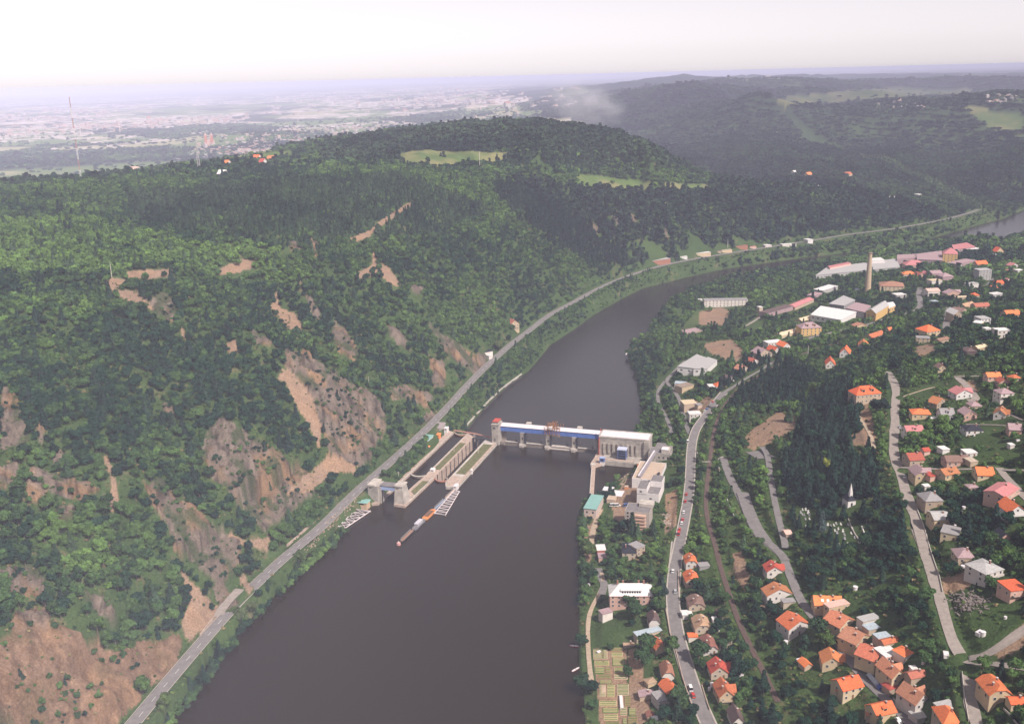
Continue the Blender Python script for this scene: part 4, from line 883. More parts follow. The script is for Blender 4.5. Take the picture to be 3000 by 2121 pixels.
def winmesh():
    global WIN
    if WIN is None:
        m = MB(); m.box(-.62, .62, -.06, .05, -.74, .74); m.mi = 1
        for x0, x1 in ((-.5, -.05), (.05, .5)): m.box(x0, x1, -.1, .0, -.62, .62)
        m.mi = 0; o = m.bm; me = bpy.data.meshes.new('window'); bmesh.ops.recalc_face_normals(o, faces=o.faces[:]); o.to_mesh(me); o.free(); me.materials.append(hmat('W', False)); me.materials.append(GLASS); WIN = me
    return WIN
DOORM = None
hr = random.Random(11)
def roof_mesh(w_, d_, wh, rh, kind, ov=.45, th_=.22):
    """roof with thickness; ridge along y for gable_f / half, along x for gable_s / hip"""
    m = MB(); x0, x1, y0, y1 = -w_ / 2 - ov, w_ / 2 + ov, -ov, d_ + ov; k = rh / (w_ / 2); drop = ov * k
    def slab(pts): # thick sheet
        lo_ = [(x, y, z) for x, y, z in pts]; m.hexa(lo_, [(x, y, z + th_) for x, y, z in pts])
    if kind == 'flat':
        m.box(-w_ / 2 - .25, w_ / 2 + .25, -.25, d_ + .25, wh, wh + .35)
    elif kind == 'G':
        e = wh - drop; z = wh + rh
        m.hexa([(x0, y0, e), (0, y0, z), (0, y1, z), (x0, y1, e)], [(x0, y0, e + th_), (0, y0, z + th_), (0, y1, z + th_), (x0, y1, e + th_)])
        m.hexa([(0, y0, z), (x1, y0, e), (x1, y1, e), (0, y1, z)], [(0, y0, z + th_), (x1, y0, e + th_), (x1, y1, e + th_), (0, y1, z + th_)])
    elif kind == 'h': # half hipped gable, clipped peak
        e = wh - drop; z = wh + rh; c = .42; cz = z - rh * c; cw = w_ / 2 * c + ov * c; b = min(d_ * .3, rh * c * 1.1)
        for s in (-1, 1):
            P = [(s * (w_ / 2 + ov), y0, e), (s * cw, y0, cz), (0, y0 + b, z), (0, y1 - b, z), (s * cw, y1, cz), (s * (w_ / 2 + ov), y1, e)]
            m.hexa(P, [(x, y, q_ + th_) for x, y, q_ in P])
        P = [(-cw, y0, cz), (cw, y0, cz), (0, y0 + b, z)]; m.hexa(P, [(x, y, q_ + th_) for x, y, q_ in P])
        P = [(-cw, y1, cz), (cw, y1, cz), (0, y1 - b, z)]; m.hexa(P, [(x, y, q_ + th_) for x, y, q_ in P])
    elif kind == 'S':
        k = rh / (d_ / 2); e = wh - ov * k; z = wh + rh; c = d_ / 2
        m.hexa([(x0, y0, e), (x1, y0, e), (x1, c, z), (x0, c, z)], [(x0, y0, e + th_), (x1, y0, e + th_), (x1, c, z + th_), (x0, c, z + th_)])
        m.hexa([(x0, c, z), (x1, c, z), (x1, y1, e), (x0, y1, e)], [(x0, c, z + th_), (x1, c, z + th_), (x1, y1, e + th_), (x0, y1, e + th_)])
    elif kind == 'H':
        z = wh + rh
        if w_ >= d_: r0, r1 = (x0 + (y1 - y0) / 2 * .95, (y0 + y1) / 2), (x1 - (y1 - y0) / 2 * .95, (y0 + y1) / 2)
        else: r0, r1 = (0, y0 + (x1 - x0) / 2), (0, y1 - (x1 - x0) / 2)
        b = [(x0, y0, wh), (x1, y0, wh), (x1, y1, wh), (x0, y1, wh)]; A = (*r0, z); B_ = (*r1, z); m.face(b[::-1])
        if w_ >= d_: m.face([b[0], b[1], B_, A]); m.face([b[1], b[2], B_]); m.face([b[2], b[3], A, B_]); m.face([b[3], b[0], A])
        else: m.face([b[0], b[1], A]); m.face([b[1], b[2], B_, A]); m.face([b[2], b[3], B_]); m.face([b[3], b[0], A, B_])
    return m
def wall_mesh(w_, d_, wh, rh, kind):
    m = MB()
    if kind in ('G', 'h'):
        zp = wh + rh - .05
        if kind == 'h':
            c = .42; f = [(-w_ / 2, -4), (w_ / 2, -4), (w_ / 2, wh), (w_ / 2 * c, wh + rh * (1 - c) - .05), (-w_ / 2 * c, wh + rh * (1 - c) - .05), (-w_ / 2, wh)]
        else: f = [(-w_ / 2, -4), (w_ / 2, -4), (w_ / 2, wh), (0, zp), (-w_ / 2, wh)]
        m.hexa([(x, 0, z) for x, z in f], [(x, d_, z) for x, z in f])
    elif kind == 'S':
        f = [(0, -4), (d_, -4), (d_, wh), (d_ / 2, wh + rh - .05), (0, wh)]; m.hexa([(-w_ / 2, y, z) for y, z in f], [(w_ / 2, y, z) for y, z in f])
    else: m.box(-w_ / 2, w_ / 2, 0, d_, -4, wh)
    return m
HN = 0
def house(c, xl, yl, xr, yr, d_, wh, rh, kind, wk, rk_, label, flags='', group=None):
    global HN
    HN += 1; kf_ = {'C': .82, 'D': .80, 'E': .80, 'F': .86}.get(c, 1.0); d_ *= kf_; wh *= kf_; rh *= kf_
    X, Y, Z = hit(c, (xl + xr) / 2, (yl + yr) / 2)
    A = onz(c, xl, yl, Z); B_ = onz(c, xr, yr, Z); w_ = math.hypot(B_[0] - A[0], B_[1] - A[1]); w_ = min(max(w_, 2.5), 60)
    yaw = math.atan2(B_[1] - A[1], B_[0] - A[0]); yaw = max(-.9, min(.9, yaw)); dist = math.hypot(X, Y)
    small = w_ < 6.5 or 'n' in flags; cat = 'hut' if w_ < 5 and wh < 3.2 else ('building' if 'B' in flags else 'house')
    name = {'hut': 'hut', 'building': 'building', 'house': 'house'}[cat]
    if ' shed' in label: name = cat = 'shed'
    if ' barn' in label: name = cat = 'barn'
    if ' garage' in label: name = cat = 'garage'
    if ' hall' in label: name = 'industrial_hall'; cat = 'hall'
    r = thing(name, label, cat, (X, Y, Z), yaw, group); wm, rm_ = hmat(wk, False, (HN * 3) % 4 if wk in 'wceWp' else 0), hmat(rk_, True, (HN * 7) % 6 if rk_ in 'oObBtr' else 0)
    wl_ = wall_mesh(w_, d_, wh, rh, kind).build('wall', wm, r); rf_ = roof_mesh(w_, d_, wh, rh, kind).build('roof', rm_, r)
    cx_, cy_ = X - math.sin(yaw) * d_ / 2, Y + math.cos(yaw) * d_ / 2
    EXCL.append((cx_, cy_, max(w_, d_) * .5 + 2.2)); HOUSEREF.append((X, Y, label.split(' with ')[0].split(',')[0]))
    fx_, fy_ = X + math.sin(yaw) * 6, Y - math.cos(yaw) * 6; EXCL.append((fx_, fy_, min(8, w_ * .45)))
    k = (wh + rh) if kind in 'Gh' else wh
    if dist < 1150 and not small or ('B' in flags):
        n_st = max(1, int(round(wh / 3.0))); nx_ = max(2, int(w_ / 3.4)) if 'B' not in flags else max(3, int(w_ / 4.5)); nd = max(1, int(d_ / 4.5))
        sc_ = 1.0 if dist < 900 else 1.2
        for j in range(n_st):
            zc_ = (j + .55) * wh / n_st
            for i in range(nx_):
                x_ = -w_ / 2 + w_ * (i + .5) / nx_
                if j == 0 and i == nx_ // 2 and dist < 700 and 'B' not in flags: continue
                link('window', winmesh(), None, r, (x_, -.03, zc_)).scale = (sc_, 1, sc_)
            if dist < 900:
                for i in range(nd):
                    y_ = d_ * (i + .5) / nd
                    for s in (-1, 1):
                        o = link('window', winmesh(), None, r, (s * (w_ / 2 + .03), y_, zc_), s * math.pi / 2)
        if kind in 'Gh' and rh > 2.4:
            link('window', winmesh(), None, r, (0, -.03, wh + rh * .26)).scale = (.9, 1, .8)
        if dist < 700 and 'B' not in flags:
            x_ = -w_ / 2 + w_ * (nx_ // 2 + .5) / nx_; dr = MB().box(-.5, .5, -.08, .02, 0, 2.1).build('door', mat('brown_door', (.20, .11, .06), .7), r, (x_, -.02, 0)); MB().box(.3, .4, -.14, -.08, 1.0, 1.1).build('handle', LSTEEL, dr)
    if dist < 1300 and 'f' not in flags and kind != 'flat' and w_ > 5:
        for q_ in range(1 if dist > 700 else (2 if 'c' in flags else 1)):
            xo = w_ * (.14 if q_ == 0 else -.18) if kind in 'Gh' else w_ * (.2 if q_ == 0 else -.25); yo = d_ * (.55 if q_ == 0 else .3) if kind in 'Gh' else d_ * .42
            zr = wh + rh * (1 - abs(xo) / (w_ / 2)) if kind in 'Gh' else wh + rh * .75
            ch = MB().box(xo - .35, xo + .35, yo - .35, yo + .35, zr - .6, zr + 1.5).build('chimney', mat('chimney_brick', (.30, .15, .11), .9, .2, 2), rf_)
            MB().box(xo - .45, xo + .45, yo - .45, yo + .45, zr + 1.5, zr + 1.65).build('cap', CONC_P, ch)
    if 'x' in flags and kind in 'Gh': # cross gable to the right
        cw = min(w_, d_) * .5; L_ = w_ * .5 + 1.8
        m = MB(); f = [(d_ * .5 - cw / 2, -3), (d_ * .5 + cw / 2, -3), (d_ * .5 + cw / 2, wh), (d_ * .5, wh + rh * .8), (d_ * .5 - cw / 2, wh)]
        m.hexa([(0, y, z) for y, z in f], [(L_, y, z) for y, z in f]); m.build('side_wing', wm, r)
        m = MB(); h2 = rh * .8; kk = h2 / (cw / 2); oo = .4; e = wh - oo * kk
        for s in (-1, 1):
            P = [(0, d_ * .5, wh + h2 + .02), (L_ + oo, d_ * .5, wh + h2 + .02), (L_ + oo, d_ * .5 + s * (cw / 2 + oo), e), (0, d_ * .5 + s * (cw / 2 + oo), e)]; m.hexa(P, [(x, y, z + .2) for x, y, z in P])
        m.build('wing_roof', rm_, rf_)
    if 'D' in flags: # dormer on the front slope of a side-ridged or hipped roof
        dwm = min(2.6, w_ * .22)
        for x_ in ((0,) if w_ < 14 else (-w_ * .18, w_ * .18)):
            q_ = MB().box(x_ - dwm / 2, x_ + dwm / 2, d_ * .12, d_ * .45, wh + .2, wh + rh * .72).build('dormer', wm, rf_); MB().box(x_ - dwm / 2 - .2, x_ + dwm / 2 + .2, d_ * .1, d_ * .46, wh + rh * .72, wh + rh * .72 + .2).build('dormer_roof', rm_, q_)
            MB().box(x_ - dwm * .35, x_ + dwm * .35, d_ * .12 - .05, d_ * .12 + .03, wh + rh * .3, wh + rh * .62).build('pane', GLASS, q_)
    if 'b' in flags: # balcony
        MB().box(-w_ * .4, w_ * .4, -1.5, -.08, wh * .5, wh * .5 + .25).build('balcony', CONC_P, r); MB().box(-w_ * .4, w_ * .4, -1.55, -1.45, wh * .5 + .25, wh * .5 + 1.2).build('balcony_rail', wm, r)
    if 'l' in flags: # roof lights
        for x_ in (-w_ * .2, 0, w_ * .2):
            a, b = d_ * .16, d_ * .30; za, zb = wh + rh * (a / (d_ / 2)) + .24, wh + rh * (b / (d_ / 2)) + .24
            MB().hexa([(x_ - .7, a, za), (x_ + .7, a, za), (x_ + .7, b, zb), (x_ - .7, b, zb)], [(x_ - .7, a, za + .1), (x_ + .7, a, za + .1), (x_ + .7, b, zb + .1), (x_ - .7, b, zb + .1)]).build('skylight', hmat('w', False) if x_ < w_ * .1 else GLASS, rf_)
    return r
HOUSES = """
C 1120 205 1222 203 11 4.3 3.6 h w O |scarlet roofed white house at the far end of the main street row|c
C 1122 372 1242 368 12 4.3 3.8 h e o |vivid orange roofed house second from the far end of the main street row|c
C 1148 592 1292 590 12 3.4 3.6 h e b |brown roofed house third along the main street row, with pale clipped gable|c
C 1205 800 1347 796 13 3.8 3.8 h e t |tan tiled house beside the white flat garage on the main street|c
C 1280 992 1410 985 13 3.8 3.6 h W b |dull red roofed house behind the red roofed garage on the main street|c
C 1145 866 1228 863 5 2.8 0 flat W O |white garage with flat red roof on the main street|n
C 1090 664 1178 660 6 2.8 0 flat w w |low white flat garage beside the tan tiled house|n
C 1350 1212 1502 1206 11 4.2 4.0 G e r |russet cross gabled house above the big orange roofed house on the main street|xc
C 1425 1446 1560 1436 13 5.2 4.2 G c O |big bright orange winged house with balcony near the bottom of the main street|xbc
C 1545 1664 1655 1658 12 3.8 3.6 G w d |dark brown roofed house with white gable at the bottom edge right of the main street|
C 1245 216 1337 208 6 2.5 0 flat g g |flat grey shed behind the scarlet roofed house|n
C 1425 640 1500 628 5 2.2 1.2 G d d |dark brown shed in the garden beside the railway|n
C 1368 696 1402 694 3 2.2 0 flat w w |tiny white garden hut beside the dark brown shed|n
C 360 694 452 670 6 6.0 0 flat w m |small white tower house with mauve flat roof between villa and allotments|n
C 785 744 882 741 11 3.8 3.8 h w d |narrow brown half hipped house with white gable left of the main street|
C 672 858 900 806 5 3.2 0 flat e S |long low building with blue grey sheet roof left of the main street|n
C 845 985 942 965 9 3.8 3.2 G c o |small orange roofed house just below the long blue grey sheet roof|
C 905 1230 1012 1228 12 3.6 4.0 h w b |brown half hipped house with bright white gable in the lower gardens|
C 775 1288 850 1268 5 2.6 1.2 H c t |small beige pavilion left of the brown half hipped house|n
C 955 1425 1068 1395 11 5.6 3.6 h w o |vivid orange roofed house above a white flat roofed annex in the lower gardens|
C 872 1490 962 1468 10 5.0 0 flat w g |white flat roofed annex leaning on the orange roofed house in the lower gardens|
C 700 1404 832 1398 6 2.3 .8 G e m |long low mauve roofed shed left of the white annex|n
C 768 1585 830 1582 4 2.4 1 G e b |little brown shed at the bottom edge of the lower gardens|n
C 815 1612 862 1610 3 2.2 0 flat w w |little white shed at the bottom edge of the lower gardens|n
C 555 925 645 922 3 1.8 .6 S e t |long narrow cold frame shed above the allotments|n
B 1298 1548 1379 1545 8 3.4 0 flat r w |small red walled hut with white flat roof on the works drive|n
B 1312 1612 1388 1610 7 2.8 0 flat p m |small pinkish hut just below the white flat roofed hut|n
B 1535 1592 1665 1596 14 5.2 1.6 H e k |pale villa with black hipped roof in the trees below the flats|c
B 1672 1560 1752 1528 8 5.4 0 flat e g |pale flat roofed wing of the black roofed villa|
O 282 412 385 405 12 5.5 0 flat e c |beige striped building at the top of the main street|nf
O 325 474 418 470 8 3.4 0 flat W W |low white building at the top of the main street|f
O 390 398 425 392 5 3 0 flat e g |small grey box building right of the beige striped building|n
O 265 265 360 240 10 4 0 flat c t |yellowish flat works building below the white roofed hall|n
O 205 222 290 228 8 3 0 flat W S |white and blue shed below the white roofed hall|n
O 485 265 535 262 9 4.5 0 flat W W |pale white garage beside the small scarlet domed roof|n
O 535 252 592 248 8 3.6 3.2 H w O |small house with scarlet hipped roof beside the pale garage|
O 1090 1425 1135 1420 6 2.6 1.0 S e p |small pink roofed shed beside the quarry lane|n
D 275 402 402 396 10 4.6 3.4 G w r |white house with dark red roof, topmost along the village lane|xc
D 275 615 480 594 10 5.4 4.2 G w o |wide white gabled house with orange roof, second down the village lane|c
D 412 640 512 632 5 2.4 0 flat e g |grey flat roofed garage below the wide white gabled house|n
D 455 902 636 856 13 5.6 4.4 G w o |large white house with orange roof and six gable windows left of the village lane|c
D 588 1176 652 1162 7 2.6 1.8 G e o |little orange roofed shed alone in the orchard left of the village lane|n
D 735 1168 895 1176 11 4.6 3.8 G c o |orange roofed house with side wing, nearest below the orchard shed|x
D 905 1432 1072 1388 11 6.8 3.6 S c O |tall cream house with bright orange roof left of the village lane|c
D 845 1420 905 1432 8 6.0 2.4 H e o |lower rear wing of the tall cream house|f
D 672 672 900 678 11 3.6 3.8 S c o |long orange roofed house with roof windows right of the village lane|lc
D 790 708 960 672 6 4.4 0 flat c p |cream flat roofed annex below the roof windows house|
D 880 868 1008 802 12.5 3.8 3.8 G c B |brick red roofed row house topmost right of the village lane|c
D 1012 1010 1137 932 12 3.8 3.8 G c B |brick red roofed row house second right of the village lane|c
D 1170 1152 1262 1064 12 3.8 3.6 G c B |brick red roofed row house third right of the village lane beside the white flat roof|c
D 1262 1108 1375 1078 10 3.2 0 flat p w |white flat roofed extension behind the third brick red row house|
D 1312 1298 1425 1272 14 4.4 4.2 G c B |large brick red house with bright red front, fourth right of the village lane|xc
D 1292 1376 1382 1348 6 3.2 1.8 H e r |small red hipped shed below the large brick red house|n
D 1075 806 1215 772 6 2.6 0 flat W G |pale corrugated shed behind the topmost row house|n
D 1122 874 1215 850 6 2.6 0 flat e S |blue grey flat shed behind the topmost row house|n
D 1205 950 1312 930 6 2.6 0 flat e S |blue grey shed behind the second row house|n
D 1250 990 1372 962 5 2.6 1.2 S e O |orange roofed shed behind the second row house|n
E 420 1092 497 1060 8 2.6 1.8 H W O |scarlet hipped shed standing alone behind the brick red row|n
E 480 1276 607 1252 6 2.6 1.6 S e B |brick orange double shed right of the large brick red house|n
E 485 1195 530 1190 3 2.2 0 flat w w |tiny white shed behind the brick orange double shed|n
E 512 1522 632 1474 13 4.6 4.8 G w B |white villa with steep orange cross gables right of the village lane|xc
E 192 1614 352 1578 10 4.6 3.4 S c o |bright orange roofed house with a white car beside it near the bottom edge|D
E 105 1600 192 1612 9 4.0 3.0 H e o |smaller orange hipped wing left of the white car|
E 745 1690 890 1688 14 4.6 4.4 H e O |big scarlet roofed house at the bottom edge below the white villa|
E 530 1625 628 1600 7 3 0 flat W G |pale flat roofed garage at the bottom edge|n
E 730 1545 858 1515 6 2.8 0 flat e G |grey flat shed above the big scarlet roofed house|n
E 1127 1452 1308 1442 13 5.0 4.0 h c O |orange half hipped house with blank tan gable below the crossroads|c
E 1312 1494 1440 1492 6 2.8 1.6 S c O |orange roofed garage beside the half hipped tan gabled house|n
E 1098 458 1242 412 15 6.4 2.6 H w G |white modern house with black terraces and grey roof above the rubble|b
E 868 290 1003 292 12 4.4 3.6 H e m |grey rendered house with mauve pyramid roof and two square windows|
E 1302 592 1445 576 12 5.6 0 flat p O |salmon coloured house with white roof terrace at the right edge|b
F 822 1564 962 1592 12 4.4 0 flat c g |cream house with flat grey roof edged in orange|
F 1305 1590 1376 1586 8 3.0 2.2 G p k |pink cottage with dark roof at the right edge of the gardens|
F 155 500 352 482 14 8.5 6.0 H e O |large villa with vivid scarlet roofs and a pillared basement beside the ridge road|D
F 800 246 882 244 9 3.4 3.6 G c b |brown roofed cabin on the upper meadow|
F 1200 314 1307 311 9 3.6 2.8 S p o |orange roofed bungalow at the top right corner street|
F 1400 322 1462 316 8 3.0 2.4 H c o |small orange hipped bungalow at the far right of the upper street|
F 1300 472 1405 466 11 6.0 3.0 H w m |white two storey house with mauve roof near the right edge|b
F 1290 360 1365 358 8 4.0 2.4 G p r |red roofed house just above the mauve roofed two storey house|
F 950 462 1076 452 12 4.6 3.6 G w P |white house with rose red roof and round window on the upper gardens|x
F 795 532 882 502 9 3.8 3.4 G e o |orange gabled house beside a white lean-to on the upper gardens|
F 600 617 746 622 12 4.6 3.0 H c O |cream house with vivid orange hipped roof, first right of the ridge road|
F 750 640 800 632 4 2.6 0 flat w w |white open garage right of the cream orange roofed house|n
F 832 632 936 631 11 4.8 4.2 S w g |white house with grey mansard roof and round dormer|D
F 1010 626 1112 622 11 4.6 3.2 G p m |pinkish gabled house below the mauve hipped house|
F 1068 548 1152 545 9 3.6 3.0 H e m |mauve hipped house between the rose roof and the pinkish gable|
F 1242 612 1338 626 11 4.4 3.4 G w o |white house with orange side roof near the terrace path|x
F 1030 738 1165 736 12 3.0 2.8 H w k |low house with wide slate blue roof and two white skylights|
F 1368 742 1468 748 11 4.2 3.0 S p m |faded pink roofed house at the right edge below the path|
F 558 752 692 748 11 4.0 2.8 S w P |white bungalow with rose pink roof beside the ridge road|D
F 582 988 696 982 13 4.4 3.2 S e r |beige house with dark red roof above the side street|
F 696 905 742 900 6 3.4 1.4 S p r |low red roofed annex behind the dark red roofed house|n
F 876 992 1060 990 11 3.6 2.6 S p b |long brown roofed bungalow above the side street|
F 1062 990 1120 985 8 3.0 0 flat e e |flat beige garage right of the long brown bungalow|n
F 1028 920 1115 916 8 3.0 0 flat w W |white flat roofed building behind the long brown bungalow|
F 842 890 896 884 7 2.8 0 flat w w |small white flat hut behind the long brown bungalow|n
F 625 1108 742 1106 13 4.2 3.8 h c m |mauve half hipped house with two bright windows below the side street|x
F 742 1112 790 1106 8 3.6 0 flat p r |flat reddish annex right of the mauve half hipped house|n
F 862 1100 975 1080 10 3.6 2.8 S c o |orange roofed house with white porch below the side street|D
F 1120 1092 1252 1096 13 3.0 3.4 S c O |broad plain orange roof right of the porch house|
F 705 1322 842 1316 13 4.8 4.0 H e g |pale house with grey pyramid roof, upper of the grey pair by the ridge road|
F 775 1468 906 1466 13 4.6 2.2 S c G |beige house with broad grey roof, lower of the grey pair by the ridge road|
F 1330 1292 1440 1222 13 5.0 2.0 S p P |rose roofed modern house with slanting terraces|b
F 1362 1412 1500 1402 13 4.6 4.4 G w o |white gabled house with orange roof at the right edge of the gardens|b
F 1052 1188 1126 1184 6 2.4 1.2 H e m |low mauve roofed garden house among fruit trees|n
F 700 1178 746 1174 4 2.4 0 flat w w |small white shed behind the grey pyramid roof|n
F 1378 850 1412 848 4 2.4 0 flat w w |small white shed on the right meadow|n
H 30 1448 122 1456 14 4.2 5.0 G w O |white gabled cottage with vivid orange roof among the upper trees|
H 205 1372 300 1378 12 4.0 4.2 G g o |grey walled house with orange hipped roof behind the white gabled cottage|
G 1360 1392 1450 1396 14 3.6 4.6 G w O |white gabled cottage with salmon roof, lowest of the three on the wooded slope|
H 340 1292 462 1250 9 3.0 2.8 S e O |long salmon roofed house higher on the wooded slope|
H 502 1216 536 1212 6 2.6 2.4 S e O |tiny salmon roofed hut highest on the wooded slope|n
H 760 1312 888 1318 9 4.6 0 flat c g |cream flat roofed wing of the large orange roofed farmhouse|
H 860 1268 985 1250 16 6.0 5.0 H c O |large orange hipped farmhouse at the head of the slope track|
H 980 1322 1075 1300 6 2.8 1.4 S e b |long brown shed right of the orange farmhouse|n
H 1238 1434 1332 1430 12 3.4 2.4 H d d |dark roofed cottage half hidden by spruces|n
H 1345 1398 1432 1380 6 3.0 1.6 S c c |straw coloured shed right of the dark roofed cottage|n
H 1530 1266 1650 1262 10 6.4 0 flat w W |white cube house with grey terrace|
H 1292 1180 1372 1190 11 6.2 0 flat c w |cream flat roofed block left of the white balconied house|
H 1372 1146 1466 1140 12 6.2 0 flat w G |white flat roofed house with balconies on the upper slope|b
H 1422 1212 1476 1208 6 3.0 0 flat w w |small white garage below the balconied house|n
H 1112 1104 1188 1100 16 7.0 4.0 G e w |pale gabled barn with white roof beside the town street|
H 1190 1070 1240 1040 12 5.0 3.5 G e b |brown cottage behind the pale gabled barn|
H 1230 1010 1320 985 10 4.4 3.0 S c t |tan roofed house on the upper town edge|
H 1325 1000 1462 992 11 3.4 3.0 S e B |long brick brown roofed bungalow on the upper town edge|
H 1622 1080 1755 1074 12 3.4 3.4 S e o |sprawling orange roofed bungalow near the right edge|
H 1262 800 1352 792 10 6.0 0 flat w G |white cube house in the town gardens|
H 1298 885 1362 882 9 2.6 3.0 H e O |small vivid orange roof by the town gardens|
H 1050 878 1182 868 10 4.4 3.6 G p m |pinkish double gabled house in the town gardens|x
H 870 868 985 862 14 6.0 2.4 S w p |white and salmon terraced block beside the town road|b
H 905 775 1005 768 12 7.0 0 flat w c |white flat roofed block at the top of the town road|
H 640 690 760 684 12 4.0 3.6 H e o |orange hipped house behind the pink roofed works|
H 770 706 850 700 12 4.6 3.6 G p r |dull red gabled house in the town centre|
H 850 696 905 690 11 4.6 3.6 G p P |rose red gabled house in the town centre|
H 912 705 1010 700 18 7.0 3.0 S m m |pale mauve block in the town centre|
H 1010 735 1112 728 16 7.0 4.0 H m m |large greyish pink building behind the town centre|
H 1165 632 1200 628 9 5.5 6.0 G w d |slim white gabled house in the dark town trees|
H 1342 600 1440 592 12 5.0 4.0 S p O |red roofed house beyond the grey tower block|
H 1352 722 1470 716 14 14 0 flat G G |grey rectangular tower block in the town|B
H 1520 772 1598 768 11 2.6 3.2 S e O |bright red roof near the right edge of the town|
H 1482 812 1536 808 9 2.4 2.6 S e O |orange roof beside the town lane|
H 1618 755 1660 750 9 4.0 3.0 G w P |white gable with rose roof at the right edge of the town|
H 1660 616 1738 610 11 5.0 3.5 G w P |white house with rose roof far right in the town|
H 1624 664 1700 660 10 4.0 2.4 S c b |yellowish house with brown roof far right in the town|
H 1722 668 1782 664 10 6.0 0 flat w W |white block at the far right of the town|
H 1520 478 1592 474 12 5.0 6.5 G c O |steep orange roofed house beyond the town trees|
H 1506 522 1532 518 6 5.0 3.0 G w w |narrow white chapel like house beyond the town trees|
H 1242 452 1370 440 14 4.0 0 flat W w |long low white hall behind the riverside works|n
H 1150 600 1330 560 18 5.0 0 flat m m |mauve flat factory hall right of the yellow mansard building|n
H 1490 880 1580 870 9 3.4 0 flat G W |small pale building on the shaded town slope|n
H 1145 905 1262 900 7 3.0 0 flat e c |row of pale allotment huts in the town gardens|n
H 912 945 968 940 6 3.0 0 flat S S |blue grey kiosk beside the town street|n
H 572 895 665 888 12 4.6 0 flat G W |grey works building with white flat roof beside the town road|n
H 205 838 245 834 8 3 1.6 G S S |small blue green roof at the foot of the brick chimney|n
G 1128 1086 1318 1076 16 8.5 5.0 H y m |grand yellow mansion with white arched gable beside the railway|DB
G 932 1112 1112 1064 9 3.0 2.6 S c c |long straw yellow barn left of the grand mansion|n
G 1135 968 1355 905 9 3.0 2.4 S c c |second straw yellow barn behind the grand mansion|n
G 1645 1020 1755 1010 9 3.0 2.2 G c t |tan gabled outbuilding in front of the ochre factory|n
G 812 1188 952 1172 10 3.8 0 flat w w |white flat roofed row behind the two orange roofed cottages|
G 958 1222 1022 1212 12 3.8 3.6 G W O |right orange roofed cottage by the white flat row|
G 868 1268 925 1258 12 4.0 3.8 G W O |left orange roofed cottage by the white flat row|
G 722 1308 850 1290 14 5.0 4.6 G e m |large pinkish brown roofed house left of the two orange cottages|
G 655 1370 722 1352 8 3.4 3.0 G W r |cottage with red and white striped roof by the railway|n
G 555 1440 625 1418 9 3.2 3.0 G e t |tan roofed cottage by the railway|
G 442 1535 500 1512 8 3.0 2.8 G W d |dark brown roofed cottage by the railway|
G 205 812 618 806 12 9.0 0 flat W g |long pale unfinished apartment block with dark roof by the riverside field|B
G 148 770 188 768 5 4 0 flat W W |small white kiosk left of the unfinished apartment block|n
G 728 870 762 866 6 7.5 0 flat e W |narrow pale substation tower by the riverside field|n
G 806 908 1050 838 12 5.0 0 flat m d |long grey factory shed with dark roof in the middle of the valley|n
G 1068 842 1248 765 12 4.0 2.0 S e P |long factory shed with salmon roof behind the dark roofed one|n
G 1262 735 1330 705 12 4 0 flat m m |first small mauve factory shed on the valley road|n
G 1330 690 1475 645 14 5 0 flat G w |white flat roofed factory shed on the valley road|n
G 20 1080 190 1048 14 2.2 0 flat e m |low mauve concrete bunker in the riverside field|n
J 2085 1314 2222 1296 16 7.0 0 flat b G |long brick boathouse with grey roof beside the far riverside road|n
G 75 330 268 318 16 4.4 0 flat c W |cream depot building with pale roof on the far riverside road|n
G -30 352 45 348 10 3.0 0 flat W W |white low store left of the cream depot|n
G 330 298 368 296 8 3.5 0 flat e d |small dark depot building on the far riverside road|n
G 372 296 470 290 10 4.0 0 flat c e |straw coloured depot building on the far riverside road|n
G 496 268 618 258 12 6.0 0 flat b b |brown depot building at the far end of the yard|n
G 640 256 700 252 10 3.0 0 flat p P |low salmon store beside the brown depot building|n
G 785 246 846 242 10 3.5 0 flat w W |white shed at the end of the far yard|n
G 950 238 1015 234 10 3.2 0 flat w W |left of two distant white roadside sheds|n
G 1020 234 1080 230 10 3.2 0 flat W W |right of two distant white roadside sheds|n
G 1190 210 1240 206 14 6.5 0 flat w W |distant white house by the far riverside road|n
M 1845 625 1905 615 10 7.0 5.0 G c B |pink and cream house with brick roof on the slope above the riverside road|b
M 1640 800 1725 782 9 3.4 0 flat w k |half ruined white building beside the riverside road|n
M 1700 822 1722 815 4 4.2 0 flat w w |white wall block of the roadside ruin|n
K 1010 838 1050 836 14 4.5 0 flat w w |distant white building on the dark wooded spur|n
K 1205 772 1246 768 16 6 5 S c O |distant orange roofed house on the dark wooded spur|n
K 975 772 1002 768 12 6 5 S c o |distant tan house on the dark wooded spur|n
K 890 755 908 753 10 6 3 S w w |tiny white house highest on the dark wooded spur|n
K 1478 905 1515 903 14 4 0 flat w W |distant white building above the river bend|n
K 1650 890 1676 888 14 4 0 flat w W |distant pale building nearest the river bend|n
"""
_h = [l for l in HOUSES.strip().split('\n')]
for l in _h:
    a, lb, fl = l.split('|'); p = a.split()
    house(p[0], *[float(v) for v in p[1:8]], {'flat': 'flat'}.get(p[8], p[8]), p[9], p[10], lb.strip(), fl)
